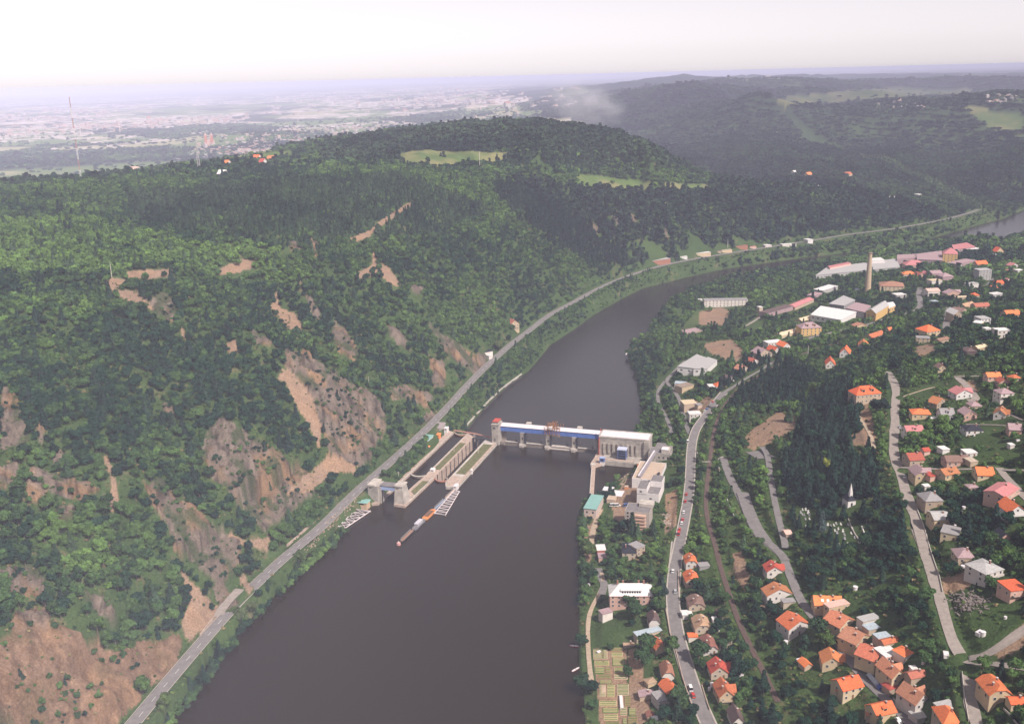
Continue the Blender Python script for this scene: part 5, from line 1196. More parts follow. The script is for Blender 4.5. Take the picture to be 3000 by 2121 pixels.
# larger halls from their roof outlines
def hall(c, corners, h_, wk, rk_, label, ridge=0, mono=None):
    cx_ = sum(p[0] for p in corners) / len(corners); cy_ = sum(p[1] for p in corners) / len(corners)
    X, Y, Z = hit(c, cx_, cy_, h_); Z = float(Z); P = [onz(c, x, y, Z + h_) for x, y in corners]; ox = sum(p[0] for p in P) / 4; oy = sum(p[1] for p in P) / 4
    Q = [(x - ox, y - oy) for x, y in P]; r = thing('industrial_hall', label, 'hall', (ox, oy, Z))
    MB().prism(Q, -6, h_ - .02).build('wall', hmat(wk, False), r); m = MB(); e = [(x * 1.02, y * 1.02) for x, y in Q]
    if ridge:
        m01 = ((e[0][0] + e[1][0]) / 2, (e[0][1] + e[1][1]) / 2); m23 = ((e[2][0] + e[3][0]) / 2, (e[2][1] + e[3][1]) / 2)
        m.hexa([(*e[0], h_), (*m01, h_ + ridge), (*m23, h_ + ridge), (*e[3], h_)], [(*e[0], h_ + .2), (*m01, h_ + ridge + .2), (*m23, h_ + ridge + .2), (*e[3], h_ + .2)])
        m.hexa([(*m01, h_ + ridge), (*e[1], h_), (*e[2], h_), (*m23, h_ + ridge)], [(*m01, h_ + ridge + .2), (*e[1], h_ + .2), (*e[2], h_ + .2), (*m23, h_ + ridge + .2)])
        MB().hexa([(*Q[0], h_ - .02), (*Q[1], h_ - .02), (*((Q[0][0] + Q[1][0]) / 2, (Q[0][1] + Q[1][1]) / 2), h_ + ridge - .05)], [(*Q[3], h_ - .02), (*Q[2], h_ - .02), (*((Q[2][0] + Q[3][0]) / 2, (Q[2][1] + Q[3][1]) / 2), h_ + ridge - .05)]).build('gable', hmat(wk, False), r)
    else: m.prism(e, h_, h_ + .4)
    rf_ = m.build('roof', hmat(rk_, True), r)
    L_ = math.hypot(Q[1][0] - Q[0][0], Q[1][1] - Q[0][1]); n_ = max(2, int(L_ / 6)); ux, uy = (Q[1][0] - Q[0][0]) / L_, (Q[1][1] - Q[0][1]) / L_
    for i in range(n_):
        s = (i + .5) / n_ * L_; b = link('window', winmesh(), None, r, (Q[0][0] + ux * s + uy * .04, Q[0][1] + uy * s - ux * .04, h_ * .6), math.atan2(uy, ux)); b.scale = (2.2, 1, 1.2)
    HOUSEREF.append((ox, oy, label.split(' with ')[0])); k = max(3, int(max(L_, math.hypot(Q[2][0] - Q[1][0], Q[2][1] - Q[1][1])) / 10))
    for i in range(k + 1):
        for j in range(k + 1):
            u, v = i / k, j / k; x = (Q[0][0] * (1 - u) + Q[1][0] * u) * (1 - v) + (Q[3][0] * (1 - u) + Q[2][0] * u) * v; y = (Q[0][1] * (1 - u) + Q[1][1] * u) * (1 - v) + (Q[3][1] * (1 - u) + Q[2][1] * u) * v; EXCL.append((ox + x, oy + y, 8.5))
    return r
hall('V', [(1519, 822), (1555, 826), (1585, 803), (1562, 795)], 7.5, 'w', 'G', 'white works hall with pale ribbed roof beside the riverside lane')
hall('V', [(1555, 827), (1586, 828), (1608, 808), (1587, 801)], 6.3, 'w', 'G', 'lower right bay of the white works hall with pale ribbed roof')
hall('H', [(-191, 672), (600, 592), (560, 515), (-90, 600)], 8, 'G', 'G', 'very long pale grey factory hall behind the brick chimney')
hall('H', [(300, 535), (462, 528), (420, 503), (330, 510)], 12, 'W', 'W', 'raised pale section rising from the very long factory hall')
hall('H', [(-60, 600), (140, 560), (110, 548), (-80, 585)], 11, 'p', 'P', 'thin pinkish monitor roof along the very long factory hall')
hall('H', [(580, 520), (765, 505), (760, 470), (580, 478)], 9, 'm', 'm', 'mauve grey factory hall left of the yellow mansard building')
hall('H', [(770, 522), (1010, 530), (1000, 440), (760, 470)], 8, 'm', 'm', 'large mauve factory hall joined to the yellow mansard building')
hall('H', [(1120, 430), (1320, 400), (1240, 362), (1100, 385)], 7, 'm', 'P', 'pink grey factory hall nearest the far river')
house('H', 1010, 545, 1148, 550, 24, 13, 8, 'H', 'y', 'P', 'tall yellow building with rose mansard roof at the far works', 'B')
house('H', 655, 605, 852, 606, 22, 5, 6, 'H', 'p', 'P', 'broad rose red hipped roof in front of the mauve factory hall', 'f')
house('H', 412, 828, 642, 836, 26, 8, 4.5, 'H', 'c', 'b', 'two storey cream school like block with dull red hipped roof', 'B')
hall('G', [(1218, 885), (1505, 935), (1655, 858), (1315, 803)], 7, 'w', 'w', 'big white roofed warehouse in the town factory')
hall('G', [(1392, 780), (1535, 800), (1640, 745), (1530, 703)], 8, 'g', 'G', 'grey roofed workshop behind the white roofed warehouse')
hall('G', [(1550, 822), (1728, 862), (1790, 800), (1650, 768)], 9, 'g', 'm', 'wine red flat workshop right of the white roofed warehouse')
hall('H', [(285, 1012), (378, 1036), (500, 960), (430, 925)], 10, 'y', 'G', 'ochre yellow factory with grey ridged roof above the railway', 4)
hall('H', [(500, 985), (566, 960), (540, 925), (470, 935)], 7, 'y', 'w', 'ochre yellow annex with white roof above the railway')
# brick chimney of the works
X, Y, Z = hit('H', 295, 842); r = thing('brick_chimney', 'tall buff brick factory chimney beside the long grey factory hall', 'chimney', (X, Y, Z)); hC = 54
MB().tube((0, 0, -2), (0, 0, hC), 4.6, 2.4, 16).build('shaft', mat('buff_brick', (.50, .38, .26), .9, .15, .6), r); MB().tube((0, 0, hC), (0, 0, hC + 1.2), 2.9, 2.9, 16).build('rim', mat('dark_brick', (.28, .2, .15), .9), r)
MB().box(-5.6, 5.6, -5.6, 5.6, -3, 2.5).build('plinth', CONC, r)
# the villa with the white roof
def villa():
    r = house('C', 425, 560, 822, 560, 15.5, 9.3, 5.6, 'H', 'p', 'w', 'large three storey pink villa with bright white hipped roof by the river path', 'f')
    rf_ = [c for c in r.children if c.name.startswith('roof')][0]
    q_ = MB().box(-6.0, 5.8, 1.2, 5, 7.8, 10.2).build('dormer', hmat('W', False), rf_); MB().box(-6.3, 6.1, .9, 5.4, 10.2, 10.45).build('dormer_roof', hmat('w', True), q_)
    for i in range(8): MB().box(-5.5 + i * 1.4, -4.6 + i * 1.4, 1.12, 1.2, 8.6, 9.8).build('pane', GLASS, q_)
    for x in (-7.6, -4.5, 4.5, 7.4):
        c = MB().box(x - .5, x + .5, 6.6, 7.6, 10, 13.6).build('chimney', mat('chimney_brick', (.3, .15, .11)), rf_)
    MB().box(-11, 11, -.42, -.2, 7.3, 7.55).build('cornice', mat('red_cornice', (.5, .15, .1), .8), r)
villa()

# ------------------------------------------------------------------ vehicles, boats, gardens, graves, masts
RUBB = mat('tyre', (.03, .03, .03), .8)
def car(c, x, y, col, label, kind='car', ang=None, group='cars on the village roads', road=None):
    X, Y, Z = hit(c, x, y)
    if ang is None: # follow the nearest road
        best = None
        for nm, (k_, wd, pts) in RW.items():
            if k_ == 'ballast': continue
            for i in range(len(pts) - 1):
                d = math.hypot(pts[i][0] - X, pts[i][1] - Y)
                if best is None or d < best[0]: best = (d, math.atan2(pts[i + 1][1] - pts[i][1], pts[i + 1][0] - pts[i][0]), pts[i][2])
        ang = best[1]
        if best[0] < 8: Z = best[2] + .15
    r = thing('parked_car' if kind == 'car' else kind, label, kind.replace('_', ' '), (X, Y, Z), ang, group); m_ = mat('car_' + col[0], col[1], .35, spec=.5)
    L, W_, H_ = {'car': (4.2, 1.7, 1.4), 'van': (5.2, 1.9, 2.1), 'truck': (7, 2.4, 2.8)}[kind]
    m = MB(); m.hexa([(-L / 2, -W_ / 2, .3), (L / 2, -W_ / 2, .3), (L / 2, W_ / 2, .3), (-L / 2, W_ / 2, .3)], [(-L / 2 + .08, -W_ / 2 + .05, .85), (L / 2 - .15, -W_ / 2 + .05, .78), (L / 2 - .15, W_ / 2 - .05, .78), (-L / 2 + .08, W_ / 2 - .05, .85)])
    x0, x1 = (-L * .42, L * .22) if kind == 'car' else (-L * .48, L * .3)
    b = m.build('body', m_, r, bevel=.05)
    m = MB(); m.hexa([(x0, -W_ / 2 + .08, .84), (x1, -W_ / 2 + .08, .8), (x1, W_ / 2 - .08, .8), (x0, W_ / 2 - .08, .84)], [(x0 + .45, -W_ / 2 + .22, H_ - .06), (x1 - .6, -W_ / 2 + .22, H_ - .06), (x1 - .6, W_ / 2 - .22, H_ - .06), (x0 + .45, W_ / 2 - .22, H_ - .06)]); m.build('window_band', GLASS, r)
    MB().box(x0 + .42, x1 - .57, -W_ / 2 + .2, W_ / 2 - .2, H_ - .07, H_).build('roof', m_, r)
    for sx in (-L * .3, L * .3):
        for sy in (-1, 1): MB().tube((sx, sy * (W_ / 2 - .22), .32), (sx, sy * (W_ / 2 + .02), .32), .32, .32, 10).build('wheel', RUBB, r)
    return r
RED = ('red', (.55, .04, .03)); WHT = ('white', (.78, .76, .74)); BLU = ('blue', (.06, .13, .36)); ORA = ('orange', (.80, .33, .06)); DRK = ('dark', (.05, .06, .08)); SIL = ('silver', (.45, .46, .48))
car('O', 300, 1085, RED, 'red car uppermost in the line of traffic past the white office block')
car('O', 292, 1140, RED, 'red car just below the uppermost red car past the white office block')
car('O', 278, 1226, WHT, 'white car alone between the red cars on the main street')
car('O', 270, 1286, RED, 'small red car directly above a white car on the main street')
car('O', 262, 1312, WHT, 'white car directly below the small red car on the main street')
car('O', 246, 1364, RED, 'red car leading the pair nearest the street bend')
car('O', 239, 1398, RED, 'red car following at the street bend above the village', 'van')
car('O', 311, 668, WHT, 'white van standing at the road fork below the beige striped building', 'van')
for i, (x, y, c_, w_) in enumerate([(508, 352, RED, 'red car at the top of the roadside row by the beige striped building'), (494, 366, SIL, 'silver car second in the roadside row by the beige striped building'), (478, 388, DRK, 'dark car in the middle of the roadside row by the beige striped building'), (462, 408, BLU, 'blue car fourth in the roadside row by the beige striped building'), (446, 426, WHT, 'white car lowest in the roadside row by the beige striped building'), (310, 440, BLU, 'blue car left of the low white building'), (232, 118, RED, 'red car parked in front of the white works hall'), (222, 130, WHT, 'white car parked below the red car at the white works hall')]): car('O', x, y, c_, w_)
car('C', 1160, 1308, WHT, 'long white van heading down the main street near the bottom', 'van')
car('C', 1186, 1374, RED, 'red and white car behind the long white van on the main street')
car('C', 1000, 238, WHT, 'white car on the main street beside the scarlet roofed house')
car('C', 1022, 424, SIL, 'pale car on the main street beside the brown roofed house')
car('D', 872, 972, ORA, 'orange van on the village lane beside the second brick red row house', 'van')
car('E', 268, 1470, WHT, 'white car parked beside the bright orange roofed house with the hipped wing')
car('E', 375, 1608, WHT, 'white car parked at the bottom edge of the village lane')
car('F', 536, 1082, WHT, 'white car on the ridge road below the side street junction')
car('F', 505, 690, SIL, 'pale car by the ridge road beside the rose pink bungalow')
car('B', 1445, 1078, WHT, 'white van in the works yard row above the panel flats', 'van', .1, 'vehicles in the works yard')
car('B', 1485, 1078, WHT, 'second white van in the works yard row above the panel flats', 'van', .1, 'vehicles in the works yard')
car('B', 1575, 1080, BLU, 'blue van in the works yard beside the panel flats', 'van', .1, 'vehicles in the works yard')
car('B', 1232, 1202, ('yellow', (.80, .50, .10)), 'yellow van on the works drive below the green roofed pump house', 'van', 1.2, 'vehicles in the works yard')
car('B', 1190, 1318, ORA, 'orange van on the rubble beside the works drive', 'van', 1.3, 'vehicles in the works yard')
# the lorry and its long trailer
def lorry():
    X, Y, Z = hit('D', 1170, 1290); X2, Y2, _ = hit('D', 1225, 1345); X1, Y1, _ = hit('D', 1112, 1228); a = math.atan2(Y2 - Y1, X2 - X1); L = min(math.hypot(X2 - X1, Y2 - Y1), 13)
    r = thing('lorry', 'long lorry with blue cab and open pale trailer parked on the village lane', 'truck', (X, Y, Z + .2), a)
    cb = MB().box(L / 2 - 2, L / 2, -1.1, 1.1, .5, 2.6).build('cab', mat('lorry_blue', (.05, .10, .40), .4), r); MB().box(L / 2 - .3, L / 2 + .02, -.9, .9, 1.6, 2.3).build('windscreen', GLASS, cb)
    MB().box(-L / 2, L / 2 - 2.2, -1.1, 1.1, .8, 1.0).build('flatbed', mat('trailer_grey', (.30, .32, .36), .7), r); MB().box(-L / 2 + .5, L / 2 - 4, -.9, .9, 1.0, 1.9).build('load', mat('pale_load', (.55, .58, .66), .8, .2, 1), r)
    for x in (-L / 2 + 1, -L / 2 + 2.2, L / 2 - 3, L / 2 - 1):
        for s in (-1, 1): MB().tube((x, s * .85, .45), (x, s * 1.12, .45), .45, .45, 10).build('wheel', RUBB, r)
lorry()
def rowboat(c, x0, y0, x1, y1, label, hm, deck):
    A = onz(c, x0, y0, 0); B_ = onz(c, x1, y1, 0); L = math.hypot(B_[0] - A[0], B_[1] - A[1]); a = math.atan2(B_[1] - A[1], B_[0] - A[0]); r = thing('rowing_boat', label, 'boat', ((A[0] + B_[0]) / 2, (A[1] + B_[1]) / 2, 0), a, 'rowing boats moored at the right bank'); W_ = .75
    out = [(-L / 2, -W_ * .6), (-L * .2, -W_), (L * .25, -W_ * .9), (L / 2, 0), (L * .25, W_ * .9), (-L * .2, W_), (-L / 2, W_ * .6)]
    MB().hexa([(x * .85, y * .6, -.2) for x, y in out], [(x, y, .5) for x, y in out]).build('hull', hm, r); MB().hexa([(x * .9, y * .8, .5) for x, y in out], [(x * .9, y * .8, .56) for x, y in out]).build('cover', deck, r)
    MB().box(-.3, .0, -W_ * .85, W_ * .85, .56, .66).build('thwart', BARKM, r)
BARKM = mat('boat_wood', (.30, .18, .09), .8)
rowboat('C', 60, 910, 150, 918, 'white topped red boat lying straight out from the allotment bank', mat('boat_red', (.50, .06, .05), .5), mat('boat_white', (.75, .72, .72), .6))
rowboat('C', 78, 1148, 155, 1105, 'white boat with dark red hull slanting to the allotment bank, lower of the two', mat('boat_dark_red', (.25, .04, .04), .5), mat('boat_white', (.75, .72, .72), .6))
rowboat('V', 1403, 796, 1406, 792, 'tiny white boat at the wooded right bank beyond the weir', WHITEP, WHITEP)
# allotment beds
SOILB = [mat('bed_soil', (.36, .22, .13), .95, .2, 2), mat('bed_straw', (.52, .40, .22), .95, .2, 2), mat('bed_green', (.14, .22, .06), .95, .35, 2), mat('bed_pale', (.55, .40, .28), .95, .2, 2)]
rb = random.Random(5)
def bed(c, x0, y0, x1, y1, k, label, grp='vegetable beds in the allotments'):
    P = [hit(c, x, y) for x, y in ((x0, y1), (x1, y1), (x1, y0), (x0, y0))]; cx_ = sum(p[0] for p in P) / 4; cy_ = sum(p[1] for p in P) / 4; z = sum(p[2] for p in P) / 4
    r = thing('garden_bed', label, 'garden bed', (cx_, cy_, z), 0, grp); Q = [(p[0] - cx_, p[1] - cy_, p[2] - z) for p in P]
    MB().hexa([(x, y, q - .6) for x, y, q in Q], [(x, y, q + .28) for x, y, q in Q]).build('soil', SOILB[k], r)
    u = (Vector(Q[1]) - Vector(Q[0])); v = (Vector(Q[3]) - Vector(Q[0])); n_ = max(3, int(v.length / 1.1)); m = MB()
    for i in range(n_):
        a = Vector(Q[0]) + v * ((i + .5) / n_) + u * .05 + Vector((0, 0, .36)); b = a + u * .9; m.beam(a, b, .35, .25)
    m.build('plant_rows', SOILB[2 if k != 2 else 1], r)
BEDS = [(275, 945, 405, 1030, 3), (430, 925, 545, 960, 0), (440, 970, 545, 1010, 1), (450, 1020, 560, 1090, 2), (285, 1045, 420, 1090, 1), (290, 1105, 375, 1160, 2), (385, 1105, 430, 1160, 0), (465, 1110, 570, 1155, 1), (315, 1170, 440, 1210, 0), (465, 1170, 590, 1215, 3), (335, 1220, 440, 1255, 2), (330, 1265, 390, 1375, 3), (400, 1265, 470, 1375, 1), (490, 1260, 600, 1360, 3), (330, 1410, 490, 1460, 1), (360, 1475, 500, 1520, 2), (560, 1370, 615, 1460, 0), (370, 1535, 500, 1590, 1), (520, 1470, 580, 1545, 3), (600, 1480, 660, 1540, 2), (380, 1600, 520, 1640, 0), (590, 1550, 680, 1630, 0), (545, 1570, 580, 1640, 2)]
for i, (x0, y0, x1, y1, k) in enumerate(BEDS):
    colr = ['dug brown', 'straw coloured', 'green planted', 'pale bare'][k]; side = 'river side' if x0 < 420 else 'house side'; rowp = ['top', 'upper', 'middle', 'lower', 'bottom'][min(4, int((y0 - 900) / 150))]
    wq = 'wide' if x1 - x0 > 100 else 'narrow'; bed('C', x0, y0, x1, y1, k, f'{wq} {colr} bed in the {rowp} allotment rows, {side}')
pl = hit('C', 530, 1430); r = thing('polytunnel', 'long white cold frame standing among the lower allotment beds', 'greenhouse', pl, -.06)
a = MB(); a.hexa([(-1, -5, 0), (1, -5, 0), (1, 5, 0), (-1, 5, 0)], [(-.7, -5, 1.1), (.7, -5, 1.1), (.7, 5, 1.1), (-.7, 5, 1.1)]); a.build('cover', WHITEP, r); MB().box(-1.05, 1.05, -5.1, -5.02, 0, .9).build('end_board', CONC_P, r)
# fences and garden walls
def wallrun(name, label, c, pts, h_, t_, m_, posts=0, cat='fence'):
    P = dens([hit(c, x, y) for x, y in pts], 6); r = thing(name, label, cat, P[0]); o = Vector(P[0]); m = MB()
    for i in range(len(P) - 1):
        a, b = Vector(P[i]) - o, Vector(P[i + 1]) - o; d = (b - a); d.z = 0; nn = Vector((d.y, -d.x, 0)).normalized() * t_ / 2
        m.hexa([tuple(a - nn + Vector((0, 0, -.8))), tuple(a + nn + Vector((0, 0, -.8))), tuple(b + nn + Vector((0, 0, -.8))), tuple(b - nn + Vector((0, 0, -.8)))], [tuple(a - nn + Vector((0, 0, h_))), tuple(a + nn + Vector((0, 0, h_))), tuple(b + nn + Vector((0, 0, h_))), tuple(b - nn + Vector((0, 0, h_)))])
    m.build('panels', m_, r)
    if posts:
        for p in P[::2]: MB().box(-.12, .12, -.12, .12, -.5, h_ + .25).build('post', CONC_P, r, tuple(Vector(p) - o))
FW = mat('pale_fence', (.58, .52, .46), .85); FD = mat('dark_hedge', (.03, .05, .025), .95)
wallrun('garden_fence', 'long pale fence along the right side of the ridge road', 'E', [(592, 20), (640, 180), (680, 300), (715, 400), (742, 530)], 1.2, .25, FW, 1)
wallrun('garden_fence', 'pale fence beside the grey pair of houses above the ridge road', 'F', [(640, 1340), (680, 1440), (720, 1560)], 1.2, .25, FW, 1)
wallrun('cemetery_wall', 'white cemetery wall with a corner below the chapel', 'Q', [(662, 1315), (690, 1390), (712, 1442), (630, 1448)], 1.3, .5, WHITEP, 0, 'wall')
wallrun('cemetery_wall', 'broken inner cemetery wall left of the white corner', 'Q', [(545, 1240), (575, 1320), (600, 1370), (640, 1430)], .9, .4, CONC_P, 0, 'wall')
wallrun('garden_fence', 'thin pale fence on the slope left of the hill lane', 'O', [(548, 820), (560, 880), (575, 960)], 1.0, .3, WHITEP, 1)
wallrun('garden_fence', 'thin white fence further down the slope left of the hill lane', 'O', [(622, 1120), (650, 1190), (688, 1278)], 1.0, .3, WHITEP, 1)
wallrun('garden_wall', 'tan roadside wall along the left edge of the main street by the lower gardens', 'C', [(935, 575), (955, 680), (975, 800), (1010, 900), (1050, 1050), (1085, 1190), (1130, 1330), (1180, 1480)], 1.1, .4, BRICKT, 0, 'wall')
wallrun('garden_wall', 'pale roadside wall along the right edge of the main street', 'C', [(1052, 230), (1052, 420)], 1.2, .4, BRICKT, 0, 'wall')
wallrun('garden_wall', 'pale wall along the right edge of the main street near the big orange house', 'C', [(1265, 1280), (1300, 1390), (1335, 1500)], 1.2, .4, BRICKT, 0, 'wall')
wallrun('garden_wall', 'pinkish terrace wall on the left slope foot beside the riverside road', 'N', [(1770, 530), (1850, 460), (1935, 380)], 1.6, .8, BRICKT, 0, 'wall')
wallrun('garden_wall', 'second tan roadside wall at the left slope foot, nearer the bottom', 'N', [(1235, 1080), (1280, 1020), (1320, 970)], 1.4, .6, BRICKT, 0, 'wall')
wallrun('garden_fence', 'dark fence following the village lane beside the white villa', 'E', [(335, 1420), (420, 1510), (520, 1610)], 1.0, .3, FW, 1)
wallrun('garden_fence', 'pale fence across the meadow beside the crossroads', 'E', [(905, 1200), (925, 1400), (960, 1600)], .9, .2, FW, 1)
wallrun('garden_fence', 'pale fence right of the half hipped tan gabled house', 'E', [(1250, 1500), (1320, 1570), (1370, 1640)], .9, .2, FW, 1)
wallrun('footbridge', 'thin pale footpath parapet curving over the railway', 'O', [(382, 740), (395, 800), (430, 826), (500, 824), (550, 805), (590, 785)], 1.0, .5, CONC_P, 0, 'bridge')
wallrun('bank_wall', 'low stone quay edge along the left bank beyond the weir', 'M', [(1535, 1280), (1590, 1220), (1680, 1120), (1760, 1040), (1830, 985), (1920, 920)], 1.2, .8, CONC_P, 0, 'wall')
# chapel and graves
X, Y, Z = hit('Q', 575, 1130); EXCL.append((X, Y - 4, 11)); r = thing('chapel', 'small dark roofed chapel with slim white spire in the cemetery wood', 'chapel', (X, Y, Z), .2)
MB().box(-2.6, 2.6, 0, 6.5, -2, 3.6).build('wall', WHITEP, r); m = MB(); m.hexa([(-3, -.3, 3.6), (3, -.3, 3.6), (3, 6.8, 3.6), (-3, 6.8, 3.6)], [(-.1, 1.2, 6.6), (.1, 1.2, 6.6), (.1, 5.4, 6.6), (-.1, 5.4, 6.6)]); rf_ = m.build('roof', hmat('k', True), r)
MB().box(-.9, .9, 1.2, 3, 5.4, 8.6).build('turret', WHITEP, rf_); MB().tube((0, 2.1, 8.6), (0, 2.1, 14), 1.15, .08, 8).build('spire', WHITEP, rf_); MB().box(-.6, .6, -.08, .03, 0, 2.2).build('door', STEEL, r)
STN = [mat('white_marble', (.55, .53, .50), .6), mat('grey_granite', (.32, .31, .32), .6)]
gv = [(135, 1185), (150, 1160), (150, 1205), (178, 1160), (175, 1240), (195, 1190), (210, 1205), (210, 1240), (165, 1205), (200, 1180), (350, 1325), (430, 1340), (450, 1360), (420, 1295), (440, 1280), (500, 1345), (510, 1375), (545, 1290), (580, 1330), (480, 1285), (395, 1300), (370, 1290), (330, 1300), (460, 1325), (515, 1410), (540, 1455), (180, 1305), (460, 1460), (600, 1400), (570, 1365)]
for i, (x, y) in enumerate(gv):
    X, Y, Z = hit('Q', x, y); lg = .9 if i % 3 == 0 else .65; side = 'upper left plot' if x < 260 else ('plots below the chapel' if x < 480 else 'plots beside the cemetery wall')
    r = thing('gravestone', f"{'tall' if lg > .8 else 'low'} {'white' if i % 4 else 'grey'} gravestone in the {side}", 'gravestone', (X, Y, Z), hr.uniform(-.3, .3), 'gravestones in the cemetery')
    MB().box(-.55 * lg, .55 * lg, 0, .35, 0, 1.5 * lg).build('headstone', STN[0 if i % 4 else 1], r); MB().box(-.7 * lg, .7 * lg, -1.5, 0, 0, .3).build('slab', STN[0 if i % 2 else 1], r); EXCL.append((X, Y - 2, 5.0))
# rubble and timber heap below the modern house: nobody could count it
m = MB(); rr = random.Random(8)
for i in range(230):
    u, v = rr.gauss(0, 1), rr.gauss(0, 1); x, y = 945 + u * 70, 610 + v * 42
    X, Y, Z = hit('E', x, y); s = rr.uniform(.2, .9); a = rr.uniform(0, 3.1); dx, dy = math.cos(a) * s * rr.uniform(.6, 2.2), math.sin(a) * s * 1.2
    m.beam((X - dx, Y - dy, Z + rr.uniform(0, .8)), (X + dx, Y + dy, Z + rr.uniform(.1, 1.0)), s * .8, s * .6)
tag(m.build('rubble_heap', mat('rubble', (.50, .42, .37), .95, .5, .6, rgb2=(.16, .13, .12))), 'scattered pale rubble and timber below the white modern house', kind='stuff')
for k, (c, x0, y0, n_, sx, sy, lb) in enumerate((('B', 1580, 820, 120, 60, 60, 'rocks and debris on the bank beside the intake basin'), ('B', 1380, 930, 60, 40, 25, 'pale broken slabs at the near edge of the intake basin'), ('B', 1190, 1290, 70, 25, 70, 'orange and pale scrap beside the works drive'), ('N', 1990, 420, 160, 60, 60, 'tan boulders on the left shore below the lock portal'), ('C', 1480, 900, 60, 60, 50, 'stacked timber and junk behind the dull red roofed house'), ('D', 250, 620, 70, 50, 25, 'builders junk below the wide white gabled house'), ('C', 1600, 1230, 60, 30, 60, 'junk beside the big bright orange winged house'), ('B', 1960, 1210, 80, 40, 60, 'broken paving right of the panel flats'), ('H', 700, 1360, 60, 60, 40, 'earth heaps below the orange farmhouse'))):
    m = MB()
    for i in range(n_):
        x, y = x0 + rr.uniform(-1, 1) * sx, y0 + rr.uniform(-1, 1) * sy
        if lb.startswith('tan boulders'): t_ = rr.uniform(0, 1); x, y = 1870 + t_ * 330 + rr.uniform(-25, 25), 555 - t_ * 330 + rr.uniform(-20, 20)
        X, Y, Z = hit(c, x, y); s = rr.uniform(.25, 1.1)
        if Z < .3: continue
        m.beam((X - s * .7, Y, Z - .2), (X + s * .7, Y + rr.uniform(-.5, .5), Z + rr.uniform(.0, .5)), s * 1.1, s * .9)
    if m.bm.faces: tag(m.build('debris', mat('debris_%d' % (k % 3), ((.36, .27, .20), (.40, .32, .26), (.34, .23, .17))[k % 3], .95, .5, .5)), lb, kind='stuff')
    else: m.bm.free()
# white crates, barrels etc. in the gardens (one by one)
SM = [('C', 1385, 690), ('C', 1400, 745), ('C', 1410, 775), ('C', 668, 1010), ('C', 1360, 1280), ('C', 1335, 1310), ('C', 1620, 1185), ('D', 432, 955), ('D', 205, 440), ('E', 770, 1055), ('E', 580, 1120), ('E', 1078, 885), ('E', 1050, 875), ('E', 1265, 745), ('E', 910, 330), ('F', 810, 690), ('F', 870, 655), ('F', 1092, 750), ('F', 1440, 790), ('F', 985, 1370), ('F', 1010, 1330), ('F', 1500, 900), ('F', 940, 1470), ('F', 520, 35), ('D', 540, 1092), ('D', 1010, 505), ('C', 235, 360), ('C', 325, 970)]
for i, (c, x, y) in enumerate(SM):
    X, Y, Z = hit(c, x, y); near_ = min(HOUSEREF, key=lambda h: math.hypot(h[0] - X, h[1] - Y))[2]; s = hr.uniform(.8, 1.5)
    r = thing('water_butt' if i % 3 else 'garden_chest', f"small white {'water butt' if i % 3 else 'chest'} in the garden near the " + ' '.join(near_.split()[:7]), 'tank' if i % 3 else 'box', (X, Y, Z), hr.uniform(0, 1.5), 'white garden containers')
    if i % 3: MB().tube((0, 0, -.3), (0, 0, 1.3 * s), .8 * s, .8 * s, 10).build('barrel', WHITEP, r); MB().tube((0, 0, 1.3 * s), (0, 0, 1.4 * s), .85 * s, .85 * s, 10).build('lid', ROOFW, r)
    else: MB().box(-1.2 * s, 1.2 * s, -.7 * s, .7 * s, -.3, .9 * s).build('case', WHITEP, r); MB().box(-1.25 * s, 1.25 * s, -.75 * s, .75 * s, .9 * s, 1.0 * s).build('lid', ROOFW, r)
# masts on the plateau and in the plain
def mast(c, x, y, h_, label, striped=False, w_=1.2, legs=4):
    X, Y, Z = hit(c, x, y); r = thing('lattice_mast' if legs > 1 else 'pole', label, 'mast' if legs > 1 else 'pole', (X, Y, Z)); n_ = 8 if striped else 1
    if legs == 1: MB().tube((0, 0, -1), (0, 0, h_), w_, w_ * .6, 8).build('shaft', mat('pale_pole', (.62, .56, .50), .8), r); MB().box(-w_ * 3, w_ * 3, -w_ * .5, w_ * .5, h_ - .8, h_ - .4).build('crossarm', STEEL, r); return r
    for k in range(n_):
        z0, z1 = h_ * k / n_, h_ * (k + 1) / n_; a, b = w_ * (1 - .75 * k / n_), w_ * (1 - .75 * (k + 1) / n_); m = MB()
        for sx in (-1, 1):
            for sy in (-1, 1): m.beam((sx * a, sy * a, z0), (sx * b, sy * b, z1), w_ * .22)
        for q in range(3):
            zz = z0 + (z1 - z0) * q / 3; m.beam((-a, -a, zz), (a, a, zz + (z1 - z0) / 3), w_ * .15); m.beam((a, -a, zz), (-a, a, zz + (z1 - z0) / 3), w_ * .15)
        m.build('mast_section', (mat('mast_red', (.5, .27, .22), .7) if k % 2 else mat('mast_white', (.75, .72, .70), .7)) if striped else mat('mast_grey', (.5, .48, .47), .7), r)
    return r
mast('I', 546, 868, 120, 'tall red and white striped lattice mast beyond the left wood edge', True, .9)
mast('L', 760, 262, 13, 'slim pale pole on the bare rim of the left plateau', False, .28, 1)
mast('I', 808, 556, 150, 'tall white chimney standing on the hazy left plain', False, 2.5, 1)
mast('I', 545, 570, 70, 'shorter white chimney left of the tall one on the hazy plain', False, 2.5, 1)
mast('I', 2005, 480, 90, 'pale chimney beside the distant town', False, 2.5, 1)
mast('I', 1340, 800, 45, 'dark lattice pylon at the left wood edge', False, 1.8)
mast('J', 1055, 700, 22, 'white pole in the dark plateau wood', False, .5, 1)
mast('G', 428, 245, 14, 'thin mast by the far riverside depot', False, .4, 1)
mast('G', 1190, 1285, 12, 'tan signal post beside the railway curve', False, .35, 1)
mast('M', 885, 1005, 9, 'bare pale trunk like pole on the left slope beside the cliff', False, .22, 1)
